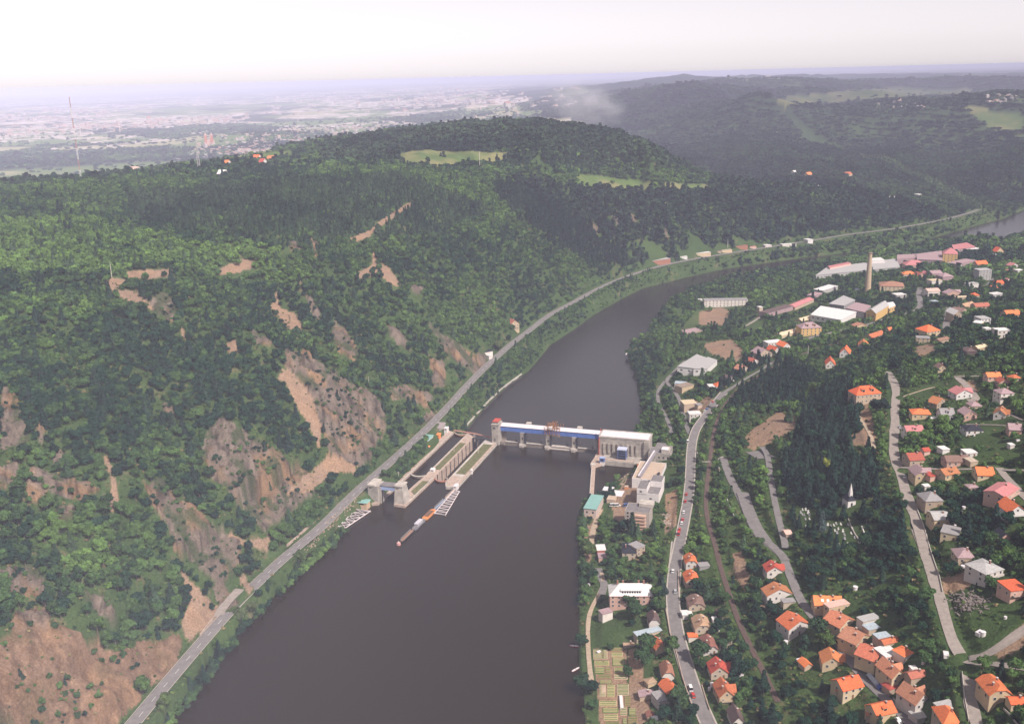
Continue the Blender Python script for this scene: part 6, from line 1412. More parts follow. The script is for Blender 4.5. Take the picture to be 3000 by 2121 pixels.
X, Y, Z = hit('I', 1408, 630); r = thing('church', 'distant brick church with twin towers at the town edge', 'church', (X, Y, Z))
for s in (-1, 1): t_ = MB().box(s * 14 - 5, s * 14 + 5, -5, 5, 0, 42).build('tower', hmat('B', False), r); MB().tube((s * 14, 0, 42), (s * 14, 0, 56), 5.5, .5, 6).build('spire', hmat('p', True), t_)
MB().box(-13, 13, 0, 45, 0, 20).build('nave', hmat('p', False), r)
for c, x, y, w_, rc, lb in (('I', 1710, 740, 26, 'O', 'large orange roofed farmhouse, left of the pair beyond the plateau wood'), ('I', 1815, 745, 22, 'o', 'orange roofed house right of the pair beyond the plateau wood'), ('I', 1755, 768, 14, 'r', 'small red roofed house between the orange pair'), ('I', 1485, 850, 24, 'w', 'pale farm building at the plateau wood edge'), ('I', 1515, 780, 14, 'o', 'small orange roofed cottage left of the plateau farmhouses'), ('I', 895, 815, 26, 'p', 'pink roofed farm on the edge of the pale plain'), ('I', 310, 860, 20, 'p', 'small pale farm at the left plain edge')):
    house(c, x - w_, y, x + w_, y, 14, 5, 5, 'S', 'w', rc, lb, 'nf')
# far towns on the plain read as one mass
def town(name, label, areas, n_, seed, hh=(5, 12), size=(8, 22), tower=.05):
    r_ = np.random.RandomState(seed); V = []; F = []; MI = []; cnt = 0
    while cnt < n_:
        c, x0, x1, y0, y1, sl = areas[r_.randint(len(areas))]; x = r_.uniform(x0, x1); y = r_.uniform(y0, y1) + (x - x0) * sl
        X, Y, Z = hit(c, x, y); d = math.hypot(X, Y)
        if d < 2600 or d > 20000: cnt += 1; continue
        f = d / 5000; w_ = r_.uniform(*size) * max(.8, f ** .5); e = w_ * r_.uniform(.6, 1.4); h_ = r_.uniform(*hh) * (3 if r_.uniform() < tower else 1) * max(.8, f ** .4); a = r_.uniform(0, 1.5); ca, sa = math.cos(a), math.sin(a); k = len(V)
        for z in (-3, h_):
            for px_, py_ in ((-w_, -e), (w_, -e), (w_, e), (-w_, e)): V.append((X + (px_ * ca - py_ * sa) / 2, Y + (px_ * sa + py_ * ca) / 2, Z + z))
        rh = h_ * .45; V += [(X - ca * w_ / 2, Y - sa * w_ / 2, Z + h_ + rh), (X + ca * w_ / 2, Y + sa * w_ / 2, Z + h_ + rh)]
        F += [(k, k + 1, k + 5, k + 4), (k + 1, k + 2, k + 6, k + 5), (k + 2, k + 3, k + 7, k + 6), (k + 3, k, k + 4, k + 7), (k + 4, k + 5, k + 9, k + 8), (k + 6, k + 7, k + 8, k + 9), (k + 5, k + 6, k + 9), (k + 7, k + 4, k + 8)]
        q = r_.randint(0, 3); MI += [3 + r_.randint(0, 2)] * 4 + [q, q] + [3, 3]; cnt += 1
    me = bpy.data.meshes.new(name); me.from_pydata(V, [], F); me.polygons.foreach_set('material_index', MI); me.update()
    for q in (mat('town_pink', (.42, .27, .23)), mat('town_brick', (.36, .17, .12)), hmat('g', True), mat('town_wall', (.50, .44, .41)), mat('town_wall_beige', (.42, .36, .30))): me.materials.append(q)
    tag(link(name, me), label, kind='stuff')
town('distant_town', 'pale hazy town spread over the plain behind the left ridge', [('V', 440, 900, 300, 350, -.05), ('V', 560, 900, 290, 325, -.03), ('V', 430, 700, 335, 350, -.03)], 700, 3, (3, 7), (8, 20), .01)
town('distant_town', 'faint white city buildings under the left horizon', [('V', 0, 330, 285, 310, -.04), ('V', 330, 560, 270, 290, -.05), ('V', 600, 1300, 215, 262, -.03), ('V', 850, 1150, 190, 240, -.02), ('V', 0, 260, 250, 275, -.03)], 750, 5, (4, 9), (14, 40), .03)
town('distant_village', 'scattered pale houses on the far right hills', [('K', 500, 800, 150, 190, 0), ('K', 1400, 1700, 300, 360, 0), ('K', 2050, 2250, 270, 330, 0), ('K', 1400, 1700, 870, 905, 0), ('J', 900, 1300, 380, 420, 0)], 90, 9, (5, 9), (8, 16), 0)
# trees that stand out one by one
SPECIAL = [('C', 893, 425, 3.2, True, (.014, .030, .022), 'tall dark conical conifer at the right corner of the white roofed villa', 1.25, 1.05),
 ('C', 600, 560, 4.6, False, (.034, .068, .024), 'large round dark tree in front of the white roofed villa', 1.0, .85), ('C', 655, 665, 5.4, False, (.028, .060, .024), 'broad dark tree between the villa and the narrow brown house'),
 ('C', 855, 500, 4.2, False, (.05, .09, .026), 'mid green tree below the conical conifer by the villa'), ('C', 770, 985, 5.4, False, (.036, .075, .024), 'big spreading tree below the long blue grey sheet roof'), ('C', 730, 1100, 5.0, False, (.030, .065, .024), 'second big spreading tree left of the brown half hipped house'),
 ('C', 985, 995, 4.6, False, (.045, .085, .026), 'round tree beside the main street below the small orange house'), ('C', 1040, 1500, 5.8, False, (.04, .075, .028), 'wide tree below the vivid orange roofed house in the lower gardens'), ('C', 1240, 1050, 5.2, False, (.030, .062, .026), 'dark tree right of the main street above the russet house'),
 ('C', 225, 130, 5.4, False, (.070, .105, .034), 'light green willow like tree on the waterside above the villa drive'), ('C', 215, 60, 4.6, False, (.055, .09, .03), 'round waterside tree behind the light green one'), ('C', 180, 1350, 5.0, False, (.022, .05, .025), 'dark waterside tree at the bottom of the allotments'),
 ('D', 700, 910, 5.2, False, (.028, .058, .026), 'dark round tree right of the large white house on the village lane'), ('D', 770, 990, 4.2, False, (.055, .09, .024), 'light round tree between the village lane and the small orange houses'), ('D', 590, 1010, 3.6, False, (.02, .045, .025), 'dark tree above the little orange roofed shed'),
 ('Q', 345, 830, 4.4, False, (.17, .19, .035), 'bright yellow green tree alone in the dark cemetery wood'), ('Q', 318, 1330, 3.0, True, (.05, .075, .07), 'blue grey spruce among the gravestones', 1.0, 1.1), ('Q', 240, 160, 5.0, False, (.06, .095, .03), 'light green tree on the edge of the dark wood above the villa'),
 ('Q', 780, 330, 5.4, False, (.016, .032, .026), 'large dark tree in front of the scarlet roofed villa'), ('Q', 850, 330, 5.0, False, (.016, .034, .026), 'dark tree beside the ridge road below the scarlet villa'), ('M', 1770, 760, 5.6, False, (.11, .14, .05), 'pale yellow green tree beside the roadside ruin'),
 ('N', 1575, 640, 4.2, False, (.075, .105, .035), 'light green tree above the riverside road near the tan soil patch'), ('N', 1015, 1545, 4.2, False, (.065, .10, .028), 'bright bushy tree between the riverside road and the water, lowest in the picture'), ('N', 880, 1440, 4.6, False, (.05, .095, .022), 'green tree left of the riverside road at the bottom cliff'),
 ('N', 1485, 1000, 4.4, False, (.07, .095, .04), 'olive tree leaning over the water below the lay-by'), ('N', 1550, 950, 4.0, False, (.07, .095, .04), 'second olive tree over the water below the lay-by'), ('N', 1335, 1170, 3.6, False, (.045, .085, .022), 'leafy bush tree over the water beside a pink rock'), ('N', 1850, 640, 4.4, False, (.055, .085, .03), 'round tree casting a dark reflection below the riverside road'),
 ('A', 790, 810, 3.4, False, (.04, .085, .024), 'leafy tree between the riverside road and the lock portal'), ('A', 890, 690, 3.0, False, (.05, .09, .025), 'leafy tree beside the lock landside wall'), ('A', 1060, 580, 3.2, False, (.035, .07, .025), 'dark leafy tree left of the orange storage tank'), ('A', 730, 800, 2.8, False, (.045, .085, .025), 'leafy tree closest to the road behind the lock portal'), ('A', 960, 640, 3.0, False, (.04, .08, .025), 'leafy tree midway beside the landside lock wall'), ('A', 1110, 545, 2.6, False, (.035, .075, .025), 'small leafy tree beside the lock office')]

# smoke rising behind the long ridge
def smoke():
    ry = ray(*px_of('V', 1310, 235)); hd = math.hypot(ry[0], ry[1]); D_ = 3900; X, Y = ry[0] / hd * D_, ry[1] / hd * D_
    bm = bmesh.new(); bmesh.ops.create_icosphere(bm, subdivisions=3, radius=1.0); me = bpy.data.meshes.new('smoke'); bm.to_mesh(me); bm.free()
    o = link('smoke', me, None, None, (X, Y, 195)); o.scale = (190, 150, 103); o.rotation_euler = (0, R_(18), 0)
    m = bpy.data.materials.new('smoke'); m.use_nodes = True; t = m.node_tree; t.nodes.remove(t.nodes['Principled BSDF'])
    v = t.nodes.new('ShaderNodeVolumePrincipled'); v.inputs['Color'].default_value = (.95, .93, .95, 1); v.inputs['Anisotropy'].default_value = -.3
    tc = t.nodes.new('ShaderNodeTexCoord'); ln = t.nodes.new('ShaderNodeVectorMath'); ln.operation = 'LENGTH'; t.links.new(tc.outputs['Object'], ln.inputs[0])
    mr = t.nodes.new('ShaderNodeMapRange'); mr.inputs[1].default_value = .95; mr.inputs[2].default_value = .1; mr.inputs[3].default_value = 0; mr.inputs[4].default_value = .008; t.links.new(ln.outputs['Value'], mr.inputs[0])
    nz_ = t.nodes.new('ShaderNodeTexNoise'); nz_.inputs['Scale'].default_value = 2.2; nz_.inputs['Detail'].default_value = 4; t.links.new(tc.outputs['Object'], nz_.inputs['Vector'])
    m2 = t.nodes.new('ShaderNodeMapRange'); m2.inputs[1].default_value = .38; m2.inputs[2].default_value = .65; t.links.new(nz_.outputs[0], m2.inputs[0])
    mu = t.nodes.new('ShaderNodeMath'); mu.operation = 'MULTIPLY'; t.links.new(mr.outputs[0], mu.inputs[0]); t.links.new(m2.outputs[0], mu.inputs[1])
    t.links.new(mu.outputs[0], v.inputs['Density']); t.links.new(v.outputs[0], t.nodes['Material Output'].inputs['Volume']); me.materials.append(m)
    tag(o, 'pale smoke drifting up behind the long dark ridge', 'smoke', kind='stuff')
smoke()

# ------------------------------------------------------------------ trees
rs = np.random.RandomState(7)
def leaf_cards(P, N, size, rs_, flat=.55):
    """small leaf-clump quads at points P facing roughly along N"""
    n = len(P); N = N + rs_.normal(0, flat, (n, 3)); N /= np.linalg.norm(N, axis=1)[:, None]
    up = rs_.normal(0, 1, (n, 3)); T = np.cross(N, up); T /= np.linalg.norm(T, axis=1)[:, None] + 1e-9; B = np.cross(N, T)
    s = (size * rs_.uniform(.6, 1.4, n))[:, None]; w = s * rs_.uniform(.6, 1.0, n)[:, None]
    V = np.stack([P - T * s - B * w, P + T * s - B * w * .6, P + T * s * .8 + B * w, P - T * s * .7 + B * w * .8], 1).reshape(-1, 3)
    V += rs_.normal(0, 1, V.shape) * np.repeat(s, 4, 0) * .18
    return V, np.arange(4 * n).reshape(-1, 4)
def sph(n, rs_):
    v = rs_.normal(0, 1, (n, 3)); return v / np.linalg.norm(v, axis=1)[:, None]
def crown_mesh(name, seed, lobes, cards, csize, squash=.85):
    r_ = np.random.RandomState(seed); Ps = []; Ns = []; cores = []
    cen = [np.array([0, 0, .55])] + [np.array([math.cos(a) * rr, math.sin(a) * rr, hh]) for a, rr, hh in
          [(k * 2.4 + r_.uniform(-.4, .4), r_.uniform(.38, .66), r_.uniform(.15, 1.0)) for k in range(lobes)]]
    rad = [.62] + [r_.uniform(.32, .52) for _ in range(lobes)]
    for c, r in zip(cen, rad):
        k = int(cards * r * r / sum(q * q for q in rad)); d = sph(k, r_); d[:, 2] = np.where(d[:, 2] < -.35, -d[:, 2], d[:, 2])
        Ps.append(c + d * r * r_.uniform(.82, 1.1, k)[:, None] * np.array([1, 1, squash])); Ns.append(d); cores.append((c, r * .8))
    P = np.concatenate(Ps); N = np.concatenate(Ns)
    V, F = leaf_cards(P, N, csize, r_)
    # dark inner twig mass so that the crown is not hollow
    CV = []; CF = []; base = len(V)
    ph = np.linspace(0, math.pi, 5); tt = np.linspace(0, 2 * math.pi, 8)[:-1]
    for c, r in cores:
        b = base + sum(len(x) for x in CV); vv = [(c[0] + r * math.sin(p) * math.cos(a), c[1] + r * math.sin(p) * math.sin(a), c[2] + r * squash * math.cos(p)) for p in ph for a in tt]
        CV.append(np.array(vv)); CF += [(b + i * 7 + j, b + i * 7 + (j + 1) % 7, b + (i + 1) * 7 + (j + 1) % 7, b + (i + 1) * 7 + j) for i in range(4) for j in range(7)]
    V = np.concatenate([V] + CV); F = np.concatenate([F, np.array(CF)[:, ::-1]])
    return fastmesh(name, V, F, False)
def conifer_mesh(name, seed, tiers, cards, csize, slim=.32):
    r_ = np.random.RandomState(seed); n = cards
    h = r_.uniform(0, 1, n) ** 1.35; a = r_.uniform(0, 2 * math.pi, n); tier = np.abs(((h * tiers) % 1) - .5) * 2
    r = slim * (1 - h) * (.72 + .38 * (1 - tier)) * r_.uniform(.75, 1.08, n) + .012
    P = np.stack([np.cos(a) * r, np.sin(a) * r, h * 1.0 - r * .25 + .06], 1); N = np.stack([np.cos(a), np.sin(a), np.full(n, .75)], 1)
    V, F = leaf_cards(P, N, csize, r_, .4)
    k = 7; b = len(V); CV = [(slim * .72 * math.cos(2 * math.pi * j / k), slim * .72 * math.sin(2 * math.pi * j / k), .05) for j in range(k)] + [(0, 0, 1.0), (0, 0, .05)]
    F2 = [(b + j, b + (j + 1) % k, b + k, b + k) for j in range(k)]
    V = np.concatenate([V, CV]); 
    me = fastmesh(name, V, F, False) if False else None
    bm = bmesh.new(); vs = [bm.verts.new(v) for v in V]
    for f in F: bm.faces.new([vs[i] for i in f])
    for j in range(k): bm.faces.new([vs[b + j], vs[b + (j + 1) % k], vs[b + k]]); 
    me = bpy.data.meshes.new(name); bm.to_mesh(me); bm.free(); return me
def trunk_mesh(name, seed, h=1.0, r=.055, limbs=4):
    r_ = random.Random(seed); bm = bmesh.new()
    def tube(p, q, ra, rb, k=6):
        p = Vector(p); q = Vector(q); d = (q - p).normalized(); u = d.orthogonal().normalized(); v = d.cross(u); A = []; B = []
        for i in range(k):
            c, s = math.cos(2 * math.pi * i / k), math.sin(2 * math.pi * i / k)
            A.append(bm.verts.new(p + (u * c + v * s) * ra)); B.append(bm.verts.new(q + (u * c + v * s) * rb))
        for i in range(k): bm.faces.new([A[i], A[(i + 1) % k], B[(i + 1) % k], B[i]])
    tube((0, 0, -.5), (.03, .02, h * .45), r * 1.3, r); tube((.03, .02, h * .45), (0, 0, h), r, r * .35)
    for i in range(limbs):
        a = i * 2.3 + r_.uniform(0, 1); z = h * r_.uniform(.4, .75); tube((.02, .01, z), (math.cos(a) * .45, math.sin(a) * .45, z + h * .3), r * .5, r * .15, 5)
    me = bpy.data.meshes.new(name); bm.to_mesh(me); bm.free(); return me
def leaf_mat(name, inst):
    m = bpy.data.materials.new(name); m.use_nodes = True; t = m.node_tree; b = t.nodes['Principled BSDF']
    b.inputs['Roughness'].default_value = .7; b.inputs['Specular IOR Level'].default_value = .12
    if inst: a = t.nodes.new('ShaderNodeAttribute'); a.attribute_type = 'INSTANCER'; a.attribute_name = 'tint'; src = a.outputs['Color']
    else: a = t.nodes.new('ShaderNodeObjectInfo'); src = a.outputs['Color']
    g = t.nodes.new('ShaderNodeNewGeometry'); n_ = t.nodes.new('ShaderNodeTexNoise'); n_.inputs['Scale'].default_value = .45; n_.inputs['Detail'].default_value = 4
    t.links.new(g.outputs['Position'], n_.inputs['Vector'])
    mr = t.nodes.new('ShaderNodeMapRange'); mr.inputs[1].default_value = .3; mr.inputs[2].default_value = .7; mr.inputs[3].default_value = .6; mr.inputs[4].default_value = 1.45
    t.links.new(n_.outputs[0], mr.inputs[0])
    mx = t.nodes.new('ShaderNodeMix'); mx.data_type = 'RGBA'; mx.blend_type = 'MULTIPLY'; mx.inputs[0].default_value = 1
    t.links.new(src, mx.inputs[6]); t.links.new(mr.outputs[0], mx.inputs[7]); t.links.new(mx.outputs[2], b.inputs['Base Color'])
    return m
LEAF_I = leaf_mat('leaves_wood', True); LEAF_O = leaf_mat('leaves', False); BARK = mat('bark', (.16, .12, .09), .9, .2, 4)

# candidate positions -------------------------------------------------
def jit_grid(dmin, dmax, step, half=34):
    xs = np.arange(-dmax, dmax, step); ys = np.arange(120, dmax, step); X, Y = np.meshgrid(xs, ys)
    X = X.ravel() + rs.uniform(-.5, .5, X.size) * step * .95; Y = Y.ravel() + rs.uniform(-.5, .5, Y.size) * step * .95
    d = np.hypot(X, Y); k = (d >= dmin) & (d < dmax) & (np.abs(np.arctan2(X, Y)) < R_(half)); return X[k], Y[k]
def samp(A, x, y, order=0):
    fx = np.clip((np.arctan2(x, y) - TH0) / (TH1 - TH0) * (NT - 1), 0, NT - 1); fy = np.interp(np.log(np.hypot(x, y)), ld, np.arange(ND))
    return A[np.rint(fy).astype(int), np.rint(fx).astype(int)]
inw = np.zeros(GX.shape, bool); inw[near] = inpoly(GX[near], GY[near], UPPER) | inpoly(GX[near], GY[near], LOWER)
MD = covermask(GX, GY, GZ, DARKW_SHADE, 6); ML = covermask(GX, GY, GZ, LIGHTW, 8); MC = covermask(GX, GY, GZ, CONIF, 8)
BANK = inpoly(GX, GY, [onz('A', x, y, 3) for x, y in LOCKYARD])
def select(X, Y, step):
    d = np.hypot(X, Y); z = samp(GZ, X, Y); water = samp(inw, X, Y); rock = samp(M_rock, X, Y); soil = samp(M_soil, X, Y); fld = samp(M_field, X, Y)
    rdm = samp(ROADMASK, X, Y); bank = samp(BANK, X, Y); dark = samp(MD, X, Y)
    lft = (np.interp(Y, _ry, _rx) - X) * .85
    px, py = project(X, Y, z); vx, vy = px * SV, py * SV
    dens_ = np.full(X.shape, .93)
    right = (lft < 0) & (vx > 1290) & (d < 1900)
    nz_ = fbm(X / 28, Y / 28, 3, 101)
    dens_ = np.where(right, np.where(nz_ > .48, .84, .36), dens_); dens_ = np.where(right & (d > 1150) & (vy < 650), .93, dens_)
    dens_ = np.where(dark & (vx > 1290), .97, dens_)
    dens_ = np.where((lft < 0) & ~right, .85, dens_)
    dens_ = np.where((lft > 0) & (lft < 220) & (fbm(X / 22, Y / 22, 3, 105) > .60) & (d < 1300), .45, dens_)
    dens_ = np.where(rock, np.where(fbm(X / 16, Y / 16, 3, 121) > .55, .62, .045), dens_); dens_ = np.where(soil, .03, dens_); dens_ = np.where(fld, .02, dens_)
    far_ = d > 3200
    pwv = vnoise(X / 420 + Y / 900, Y / 700, 81); pvv = vnoise(X / 260, Y / 500 + 9, 83)
    dens_ = np.where(far_ & (z < 100) & (vx < 1315), np.where((pwv < .52) & (pvv < .72), .5, .04), dens_)
    clear = np.where(step < 7, 2.4, 3.5)
    ok = ~water & (rdm > clear) & ~bank & (rs.uniform(0, 1, X.shape) < dens_)
    ex = np.ones(X.shape, bool)
    for ex_, ey_, er_ in EXCL:
        m = (np.abs(X - ex_) < er_) & (np.abs(Y - ey_) < er_); ex[m] &= (np.hypot(X[m] - ex_, Y[m] - ey_) > er_)
    ok &= ex
    hz_ = d < 1700; rr_ = np.zeros(X.shape, bool); rr_[hz_] = covermask(X[hz_], Y[hz_], z[hz_] + 6.5, ROCKS + SOILS, 2) & (rs.uniform(0, 1, hz_.sum()) < .8); ok &= ~rr_ | rock
    dr_, _ = dist_line(X, Y, rp, False, 30); ok &= dr_ > np.where(d > 1050, np.where(lft < 0, 13.0, 6.5), np.where(lft < 0, 9.5, 7.5))
    return X[ok], Y[ok], z[ok], vx[ok], vy[ok], lft[ok], d[ok]
SETS = []
for dmin, dmax, step in ((280, 760, 4.1), (760, 1500, 4.3), (1500, 3200, 6.4), (3200, 7500, 19)):
    SETS.append((step,) + select(*jit_grid(dmin, dmax, step), step))
_P = np.array(RW['river_road'][2]); _T = np.gradient(_P[:, :2], axis=0); _T /= np.hypot(*_T.T)[:, None]; _N = np.stack([_T[:, 1], -_T[:, 0]], -1)
_cum = np.concatenate([[0], np.cumsum(np.hypot(*np.diff(_P[:, :2], axis=0).T))]); _s = np.arange(0, 1500, 1.5); _ix = np.interp(_s, _cum, np.arange(len(_P)))
_bx = np.interp(_ix, np.arange(len(_P)), _P[:, 0]); _by = np.interp(_ix, np.arange(len(_P)), _P[:, 1]); _bn = np.stack([np.interp(_ix, np.arange(len(_P)), _N[:, i]) for i in (0, 1)], -1)
BB = []
for rep in range(3):
    off = rs.uniform(7.8, 13.5, len(_s)); X = _bx + _bn[:, 0] * off; Y = _by + _bn[:, 1] * off; z = samp(GZ, X, Y); d = np.hypot(X, Y)
    g_ = fbm(_s / 30, _s * 0 + rep, 3, 131); k = (z > -6) & (off < 13.2) & (g_ > .43) & ~samp(BANK, X, Y) & (rs.uniform(0, 1, len(_s)) < .8) & (d < 1500) & ~((Y > 622) & (Y < 672)); z = np.maximum(z, -.2)
    px, py = project(X, Y, z); BB.append((X[k], Y[k], z[k], px[k] * SV, py[k] * SV, -off[k], d[k]))
BB = [np.concatenate([b[i] for b in BB]) for i in range(7)]; kk = BB[6] < 760
SETS[0] = (SETS[0][0],) + tuple(np.concatenate([SETS[0][i + 1], BB[i][kk]]) for i in range(7)); SETS[1] = (SETS[1][0],) + tuple(np.concatenate([SETS[1][i + 1], BB[i][~kk]]) for i in range(7))
def colours(X, Y, z, vx, vy, con, lft):
    n = len(X); u = rs.uniform(0, 1, n); big = fbm(X / 120, Y / 120, 3, 111); mid = fbm(X / 25, Y / 25, 2, 113)
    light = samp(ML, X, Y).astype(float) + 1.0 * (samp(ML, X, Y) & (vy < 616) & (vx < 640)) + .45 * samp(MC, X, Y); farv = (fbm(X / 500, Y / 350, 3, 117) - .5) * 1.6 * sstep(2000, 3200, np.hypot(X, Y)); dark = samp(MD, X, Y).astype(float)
    k = np.clip(.25 + (u - .5) * .75 + (big - .5) * 1.5 + (mid - .5) * .8 + light * .36 - dark * .30 + (.13 - .55 * samp(MD, X, Y)) * ((lft < 0) & (np.hypot(X, Y) < 1500)) + farv * .6 - .14 * (np.hypot(X, Y) > 3200) * (vx > 1300), 0, 1)[:, None]  # dark zones: conifer tone plus cloud shade painted into the tint
    c = np.array([.010, .034, .019]) * (1 - k) + np.array([.098, .172, .040]) * k
    cc = np.array([.010, .028, .020]) * (1 - k) + np.array([.045, .080, .036]) * k
    c = np.where(con[:, None], cc, c) * rs.uniform(.8, 1.25, (n, 1))
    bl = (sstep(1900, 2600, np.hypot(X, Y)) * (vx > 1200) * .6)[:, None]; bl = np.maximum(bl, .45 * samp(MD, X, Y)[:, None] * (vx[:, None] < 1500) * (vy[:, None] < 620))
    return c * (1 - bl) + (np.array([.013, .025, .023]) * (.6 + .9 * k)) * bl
TREES = []
for step, X, Y, z, vx, vy, lft, d in SETS:
    mc = samp(MC, X, Y); md = samp(MD, X, Y)
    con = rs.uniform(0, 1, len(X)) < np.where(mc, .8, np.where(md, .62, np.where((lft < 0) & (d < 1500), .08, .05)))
    base = {4.1: 3.1, 4.3: 2.9, 6.4: 3.9, 19: 10.0}[step]
    s = base * rs.uniform(.5, 1.35, len(X)) * np.where((lft < 0) & (lft > -60) & (d < 1200) & (vx < 1290), .75, 1.0)
    s = np.where((lft < 0) & (vx > 1290) & (d < 1500), s * rs.uniform(.55, 1.1, len(X)), s)
    edge = samp(M_rock, X, Y); s = np.where(edge, s * .5, s); s = np.where((lft < -4) & (lft > -16) & (d < 1100), np.minimum(s, rs.uniform(1.3, 3.4, len(X))), s); s = np.where((lft < -4) & (lft > -45) & (d >= 1050) & (vx < 2250), np.minimum(s, rs.uniform(1.2, 2.4, len(X))), s)
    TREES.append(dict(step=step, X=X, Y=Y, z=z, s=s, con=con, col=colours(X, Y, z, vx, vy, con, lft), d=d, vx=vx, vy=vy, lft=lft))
# ---- prototypes and individual trees
crowns = [crown_mesh('leafy_crown', 10 + i, 7 + i, 620, .115) for i in range(4)]
con_hi = [conifer_mesh('conifer_crown', 30 + i, 7, 420, .055, .27 + .03 * i) for i in range(2)]
for m_ in crowns + con_hi: m_.materials.append(LEAF_O)
trunks = [trunk_mesh('trunk', 50 + i) for i in range(2)]
def add_tree(x, y, z, s, conifer, col, label, group, seed, slim=1.0, hs=1.0):
    rot = (seed * 2.399) % 6.28
    root = bpy.data.objects.new('conifer' if conifer else 'leafy_tree', None); COL.objects.link(root); root.location = (x, y, z)
    root.empty_display_size = .5; root.rotation_euler = (0, 0, rot)
    tag(root, label, 'conifer' if conifer else 'tree', group)
    if conifer:
        h = s * 3.3 * hs; c = link('crown', con_hi[seed % 2], None, root, (0, 0, h * .04)); c.scale = (h * slim, h * slim, h)
        t_ = link('trunk', trunks[0], BARK, root, (0, 0, 0)); t_.scale = (h * .35, h * .35, h * .8)
    else:
        c = link('crown', crowns[seed % 4], None, root, (0, 0, s * .85)); c.scale = (s, s, s * hs)
        t_ = link('trunk', trunks[seed % 2], BARK, root, (0, 0, 0)); t_.scale = (s, s, s * 1.4)
    c.color = (*col, 1); return root
LMK = [('V', 590, 1060, 'steep grey purple cliff face above the lock', 'L'), ('V', 760, 930, 'long brown cliff with dotted shrubs', 'L'), ('V', 450, 1180, 'broken rock slabs above the riverside road', 'L'), ('V', 150, 1520, 'bare orange cliff at the bottom left', 'L'),
 ('V', 300, 1450, 'top of the bottom left cliff', 'L'), ('V', 60, 1090, 'small pale outcrops at the left edge', 'L'), ('V', 20, 930, 'grey outcrop at the left edge', 'L'), ('V', 255, 1080, 'narrow tan gully in the left wood', 'L'), ('V', 260, 630, 'bare orange rim with the pole', 'L'), ('V', 370, 690, 'brown scree fan below the rim', 'L'),
 ('V', 640, 700, 'tan curved gully high on the slope', 'L'), ('V', 770, 770, 'narrow dark outcrop beside the tan gully', 'L'), ('V', 870, 600, 'tan streaks on the upper slope', 'L'), ('V', 1040, 780, 'brown rocks beside the roadside ruin', 'L'), ('V', 430, 1330, 'soil strip beside the broken rock slabs', 'L'),
 ('V', 580, 1215, 'orange soil patch above the road', 'L'), ('V', 200, 1300, 'bright green grove in the left wood', 'L'), ('V', 60, 1300, 'pale outcrop at the lower left edge', 'L'), ('V', 220, 1350, 'small outcrop under the bright grove', 'L'), ('V', 150, 950, 'dark wood below the rim', 'L'), ('V', 350, 900, 'dark middle of the left wood', 'L'), ('V', 730, 1130, 'foot of the grey purple cliff', 'L'), ('V', 920, 890, 'small brown rocks above the lock road', 'L'), ('V', 100, 780, 'upper left wood', 'L'),
 ('V', 500, 1380, 'lay-by of the riverside road', 'B'), ('V', 640, 1260, 'straight stretch of the riverside road', 'B'), ('V', 400, 1520, 'lowest stretch of the riverside road', 'B'), ('V', 760, 1170, 'white raft at the left bank', 'B'), ('V', 860, 1060, 'lock portal', 'B'), ('V', 1000, 930, 'lock workshop', 'B'), ('V', 1100, 850, 'stone quay beyond the weir', 'B'), ('V', 1200, 760, 'river bend beyond the weir', 'B'),
 ('V', 1310, 1560, 'lower allotment beds by the water', 'R'), ('V', 1305, 1400, 'upper allotment beds by the water', 'R'), ('V', 1305, 1280, 'villa drive by the water', 'R'), ('V', 1620, 1180, 'railway above the main street', 'R'), ('V', 1660, 1350, 'railway opposite the white gabled house', 'R'), ('V', 1720, 1530, 'lower end of the railway', 'R'), ('V', 1700, 1180, 'wide asphalt lane yard', 'R'), ('V', 1740, 950, 'bare earth clearing', 'R'),
 ('V', 1770, 1130, 'quarry lane', 'R'), ('V', 1850, 1050, 'yellow green tree in the dark wood', 'R'), ('V', 1905, 1120, 'cemetery chapel', 'R'), ('V', 1860, 1190, 'cemetery graves', 'R'), ('V', 1960, 1230, 'white cemetery wall', 'R'), ('V', 1800, 900, 'dark conifer wood behind the clearing', 'R'), ('V', 1930, 980, 'sandy playground below the scarlet villa', 'R'), ('V', 1990, 1330, 'scrub slope left of the ridge road', 'R'), ('V', 2080, 1450, 'lower end of the ridge road', 'R'), ('V', 2010, 1080, 'ridge road junction', 'R'), ('V', 1470, 820, 'wooded right bank beyond the weir', 'R'), ('V', 1400, 1240, 'works drive', 'R')]
LM = []
for c_, x_, y_, n_, g_ in LMK:
    q_ = hit(c_, x_, y_); LM.append((q_[0], q_[1], n_, g_))
for hx, hy, hl in HOUSEREF: LM.append((hx, hy, ' '.join(hl.replace('|', '').split()[:8]), 'R'))
LM = [(a, b, c.rstrip(' ,'), d) for a, b, c, d in LM]
def trim(t):
    w_ = t.split()
    while w_ and w_[-1] in ('the', 'a', 'of', 'and', 'with', 'in', 'on', 'by', 'beside', 'above', 'below', 'at', 'left', 'right', 'behind', 'two', 'its', 'under', 'to', 'from', 'near', 'beyond', 'among', 'white', 'lower', 'big', 'long', 'edge', 'row', 'between', 'half', 'grey'): w_.pop()
    return ' '.join(w_)
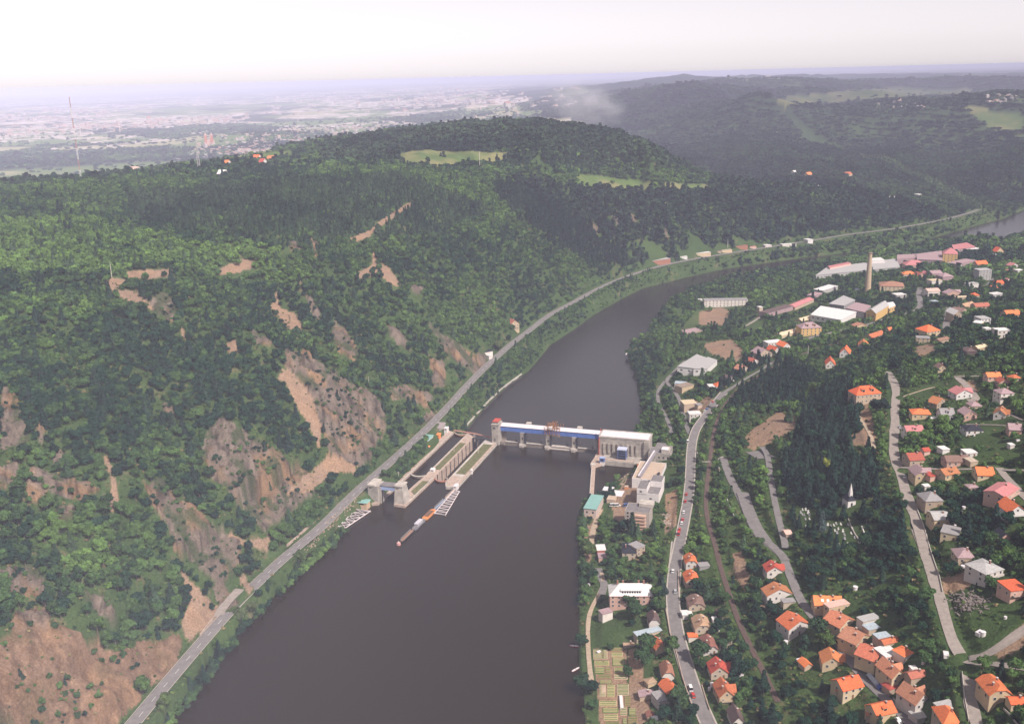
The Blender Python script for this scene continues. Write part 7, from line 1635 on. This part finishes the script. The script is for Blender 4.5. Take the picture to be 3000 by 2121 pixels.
def where_label(x, y, vx, vy, lft, con, col, rock, s):
    k_ = col[1]; tone = ('pale green' if k_ > .12 else 'mid green' if k_ > .075 else 'dark green' if k_ > .045 else 'blackish green') if not con else ('grey green' if k_ > .05 else 'dark')
    size = 'large' if s > 3.5 else 'small' if s < 2.4 else 'medium'
    kind = 'pointed conifer' if con else 'leafy tree'; reg = 'L' if lft > 0 else ('B' if vx < 1290 else 'R')
    d_, lx, ly, nm = min((math.hypot(a - x, b - y), a, b, c) for a, b, c, g in LM if g == reg)
    px1, py1 = project(np.array([lx]), np.array([ly]), np.array([float(ground_z(lx, ly))])); dx, dy = vx - px1[0] * SV, vy - py1[0] * SV
    dr = ('right of' if dx > 0 else 'left of') if abs(dx) > abs(dy) else ('just below' if dy > 0 else 'just above')
    if d_ > 45: dr = 'well ' + dr.replace('just ', '')
    lab = f'{size} {tone} {kind} {dr} the {trim(nm)}'
    return ' '.join(lab.split()[:16]), f"{kind}s {dict(L='on the left slope', B='along the left bank', R='on the village side')[reg]}"
for kind in (False, True):
    cand = []
    for si, T in enumerate(TREES[:2]):
        inf = (T['vx'] > -20) & (T['vx'] < 2316) & (T['vy'] > 300) & (T['vy'] < 1660) & (T['con'] == kind)
        for i in np.nonzero(inf)[0]: cand.append((T['s'][i] / T['d'][i], si, i))
    cand.sort(reverse=True); cand = cand[:300 - (len(SPECIAL) if not kind else 30)]
    for k, (q_, si, i) in enumerate(cand):
        T = TREES[si]; x, y, zz = T['X'][i], T['Y'][i], T['z'][i]; T['s'][i] *= -1
        lb, gp = where_label(x, y, T['vx'][i], T['vy'][i], T['lft'][i], kind, T['col'][i], bool(samp(M_rock, x, y)), abs(T['s'][i]))
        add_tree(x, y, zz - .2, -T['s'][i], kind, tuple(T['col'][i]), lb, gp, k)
for k, (c_, x_, y_, s_, con_, col_, lb_, *ex_) in enumerate(SPECIAL):
    X_, Y_, Z_ = hit(c_, x_, y_)
    add_tree(X_, Y_, Z_ - .2, s_, con_, col_, lb_, None, k + 3, *(ex_ or []))
# ---- woods: one object each, instanced crowns
def proto(name, me):
    me.materials.append(LEAF_I); return bpy.data.objects.new(name, me)
P_hi = [proto('crown_shape', crown_mesh('leafy_crown_wood', 10 + i, 7 + i, 420, .125)) for i in range(4)]
P_mid = [proto('crown_shape', crown_mesh('leafy_crown_mid', 70 + i, 6, 130, .24)) for i in range(3)]
P_far = [proto('crown_shape', crown_mesh('leafy_crown_far', 80 + i, 5, 44, .40)) for i in range(3)]
C_hi = [proto('crown_shape', conifer_mesh('conifer_wood', 90 + i, 6, 170, .085, .27)) for i in range(2)]
C_far = [proto('crown_shape', conifer_mesh('conifer_far', 95 + i, 5, 50, .15, .26)) for i in range(2)]
def wood(name, label, x, y, z, s, sz, col, protos):
    n = len(x)
    if not n: return
    me = bpy.data.meshes.new(name); me.vertices.add(n); me.vertices.foreach_set('co', np.stack([x, y, z], 1).astype(np.float32).ravel())
    a = me.attributes.new('scl', 'FLOAT_VECTOR', 'POINT'); sx = s * rs.uniform(.9, 1.1, n); a.data.foreach_set('vector', np.stack([sx, sx, sz], 1).astype(np.float32).ravel())
    a = me.attributes.new('rot', 'FLOAT_VECTOR', 'POINT'); a.data.foreach_set('vector', np.stack([rs.normal(0, .06, n), rs.normal(0, .06, n), rs.uniform(0, 6.28, n)], 1).astype(np.float32).ravel())
    a = me.attributes.new('tint', 'FLOAT_COLOR', 'POINT'); a.data.foreach_set('color', np.concatenate([col, np.ones((n, 1))], 1).astype(np.float32).ravel())
    a = me.attributes.new('vi', 'INT', 'POINT'); a.data.foreach_set('value', rs.randint(0, len(protos), n).astype(np.int32))
    o = link(name, me); tag(o, label, None, None, 'stuff')
    g = bpy.data.node_groups.new(name, 'GeometryNodeTree'); g.interface.new_socket('Geometry', in_out='INPUT', socket_type='NodeSocketGeometry'); g.interface.new_socket('Geometry', in_out='OUTPUT', socket_type='NodeSocketGeometry')
    gi = g.nodes.new('NodeGroupInput'); go = g.nodes.new('NodeGroupOutput'); ip = g.nodes.new('GeometryNodeInstanceOnPoints')
    jn = g.nodes.new('GeometryNodeJoinGeometry')
    for pr in protos[::-1]:
        oi = g.nodes.new('GeometryNodeObjectInfo'); oi.inputs['Object'].default_value = pr; oi.inputs['As Instance'].default_value = True; g.links.new(oi.outputs['Geometry'], jn.inputs[0])
    def at(nm, ty):
        q = g.nodes.new('GeometryNodeInputNamedAttribute'); q.data_type = ty; q.inputs['Name'].default_value = nm; return q.outputs['Attribute']
    g.links.new(gi.outputs[0], ip.inputs['Points']); g.links.new(jn.outputs[0], ip.inputs['Instance']); ip.inputs['Pick Instance'].default_value = True
    g.links.new(at('vi', 'INT'), ip.inputs['Instance Index']); g.links.new(at('scl', 'FLOAT_VECTOR'), ip.inputs['Scale'])
    er = g.nodes.new('FunctionNodeEulerToRotation'); g.links.new(at('rot', 'FLOAT_VECTOR'), er.inputs[0]); g.links.new(er.outputs[0], ip.inputs['Rotation'])
    g.links.new(ip.outputs[0], go.inputs[0])
    md_ = o.modifiers.new('wood', 'NODES'); md_.node_group = g
    return o
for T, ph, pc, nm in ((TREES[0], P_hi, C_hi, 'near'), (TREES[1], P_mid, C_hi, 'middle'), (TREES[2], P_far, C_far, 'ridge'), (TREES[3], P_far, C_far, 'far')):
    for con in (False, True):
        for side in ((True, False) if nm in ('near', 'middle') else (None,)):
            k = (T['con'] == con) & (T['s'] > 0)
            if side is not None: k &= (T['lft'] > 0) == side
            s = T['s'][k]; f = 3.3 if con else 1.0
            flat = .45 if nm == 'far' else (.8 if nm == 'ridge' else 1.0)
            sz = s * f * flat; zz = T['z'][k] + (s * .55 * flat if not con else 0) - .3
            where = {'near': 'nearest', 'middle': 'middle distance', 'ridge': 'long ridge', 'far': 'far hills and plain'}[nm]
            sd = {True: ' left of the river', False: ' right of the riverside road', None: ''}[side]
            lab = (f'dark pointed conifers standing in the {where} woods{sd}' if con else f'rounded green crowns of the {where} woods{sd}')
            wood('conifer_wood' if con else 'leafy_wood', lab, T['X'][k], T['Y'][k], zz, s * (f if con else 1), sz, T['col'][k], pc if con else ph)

# low shrubs, weeds and garden plants: nobody could count them
def shrubs(name, label, dmax, step, side):
    X, Y = jit_grid(300, dmax, step); z = samp(GZ, X, Y); d = np.hypot(X, Y); water = samp(inw, X, Y); rdm = samp(ROADMASK, X, Y); rock = samp(M_rock, X, Y); soil = samp(M_soil, X, Y); fld = samp(M_field, X, Y)
    lft = (np.interp(Y, _ry, _rx) - X) * .85; px, py = project(X, Y, z); vx, vy = px * SV, py * SV; inf = (vx > -60) & (vx < 2360) & (vy < 1700) & (vy > 500)
    dn = np.where(rock, .22, np.where(soil, .05, np.where(fld, .22, .62))) * (.5 + fbm(X / 12, Y / 12, 3, 151)); k = inf & ~water & (rdm > 1.0) & (rs.uniform(0, 1, X.shape) < dn) & ~samp(BANK, X, Y) & ((lft > 0) == side)
    k &= ~((vx > 1328) & (vx < 1462) & (vy > 1385))
    X, Y, z, rock = X[k], Y[k], z[k], rock[k]; ok = np.ones(len(X), bool)
    for ex_, ey_, er_ in EXCL: ok &= (np.abs(X - ex_) > er_) | (np.abs(Y - ey_) > er_) | (np.hypot(X - ex_, Y - ey_) > er_ * .85)
    X, Y, z, rock = X[ok], Y[ok], z[ok], rock[ok]; n = len(X); s = rs.uniform(.35, 1.15, n) * np.where(rock, .75, 1.0); u = rs.uniform(0, 1, n)[:, None]
    col = np.array([.020, .050, .016]) * (1 - u) + np.array([.105, .150, .040]) * u; dry = (rs.uniform(0, 1, n) < .12)[:, None]; col = np.where(dry, np.array([.20, .16, .08]), col)
    wood(name, label, X, Y, z + s * .2, s, s * .8, col, P_far)
shrubs('shrubs', 'low shrubs and weeds scattered over the rocky left slope', 900, 2.6, True)
shrubs('shrubs', 'garden bushes and weeds among the village plots', 950, 2.7, False)

# ------------------------------------------------------------------ haze: the air itself, one even box
hb = bmesh.new(); bmesh.ops.create_cube(hb, size=1.0)
hm = bpy.data.meshes.new('haze'); hb.to_mesh(hm); hb.free()
haze = link('haze', hm, None); haze.scale = (75000, 51000, 0); 
z0, z1 = float(GZ.min()) - 6.0, max(302.0, float(GZ.max()) + 20)
haze.scale = (76000, 50400, z1 - z0); haze.location = (0, 25000, (z0 + z1) / 2)
ma = bpy.data.materials.new('haze'); ma.use_nodes = True; t = ma.node_tree; t.nodes.remove(t.nodes['Principled BSDF'])
pv_ = t.nodes.new('ShaderNodeVolumePrincipled'); pv_.inputs['Color'].default_value = (.75, .76, 1.0, 1); pv_.inputs['Density'].default_value = .000088
pv_.inputs['Anisotropy'].default_value = -.5
t.links.new(pv_.outputs[0], t.nodes['Material Output'].inputs['Volume']); hm.materials.append(ma)
tag(haze, 'pale blue haze lying over the whole valley', 'haze', kind='stuff')
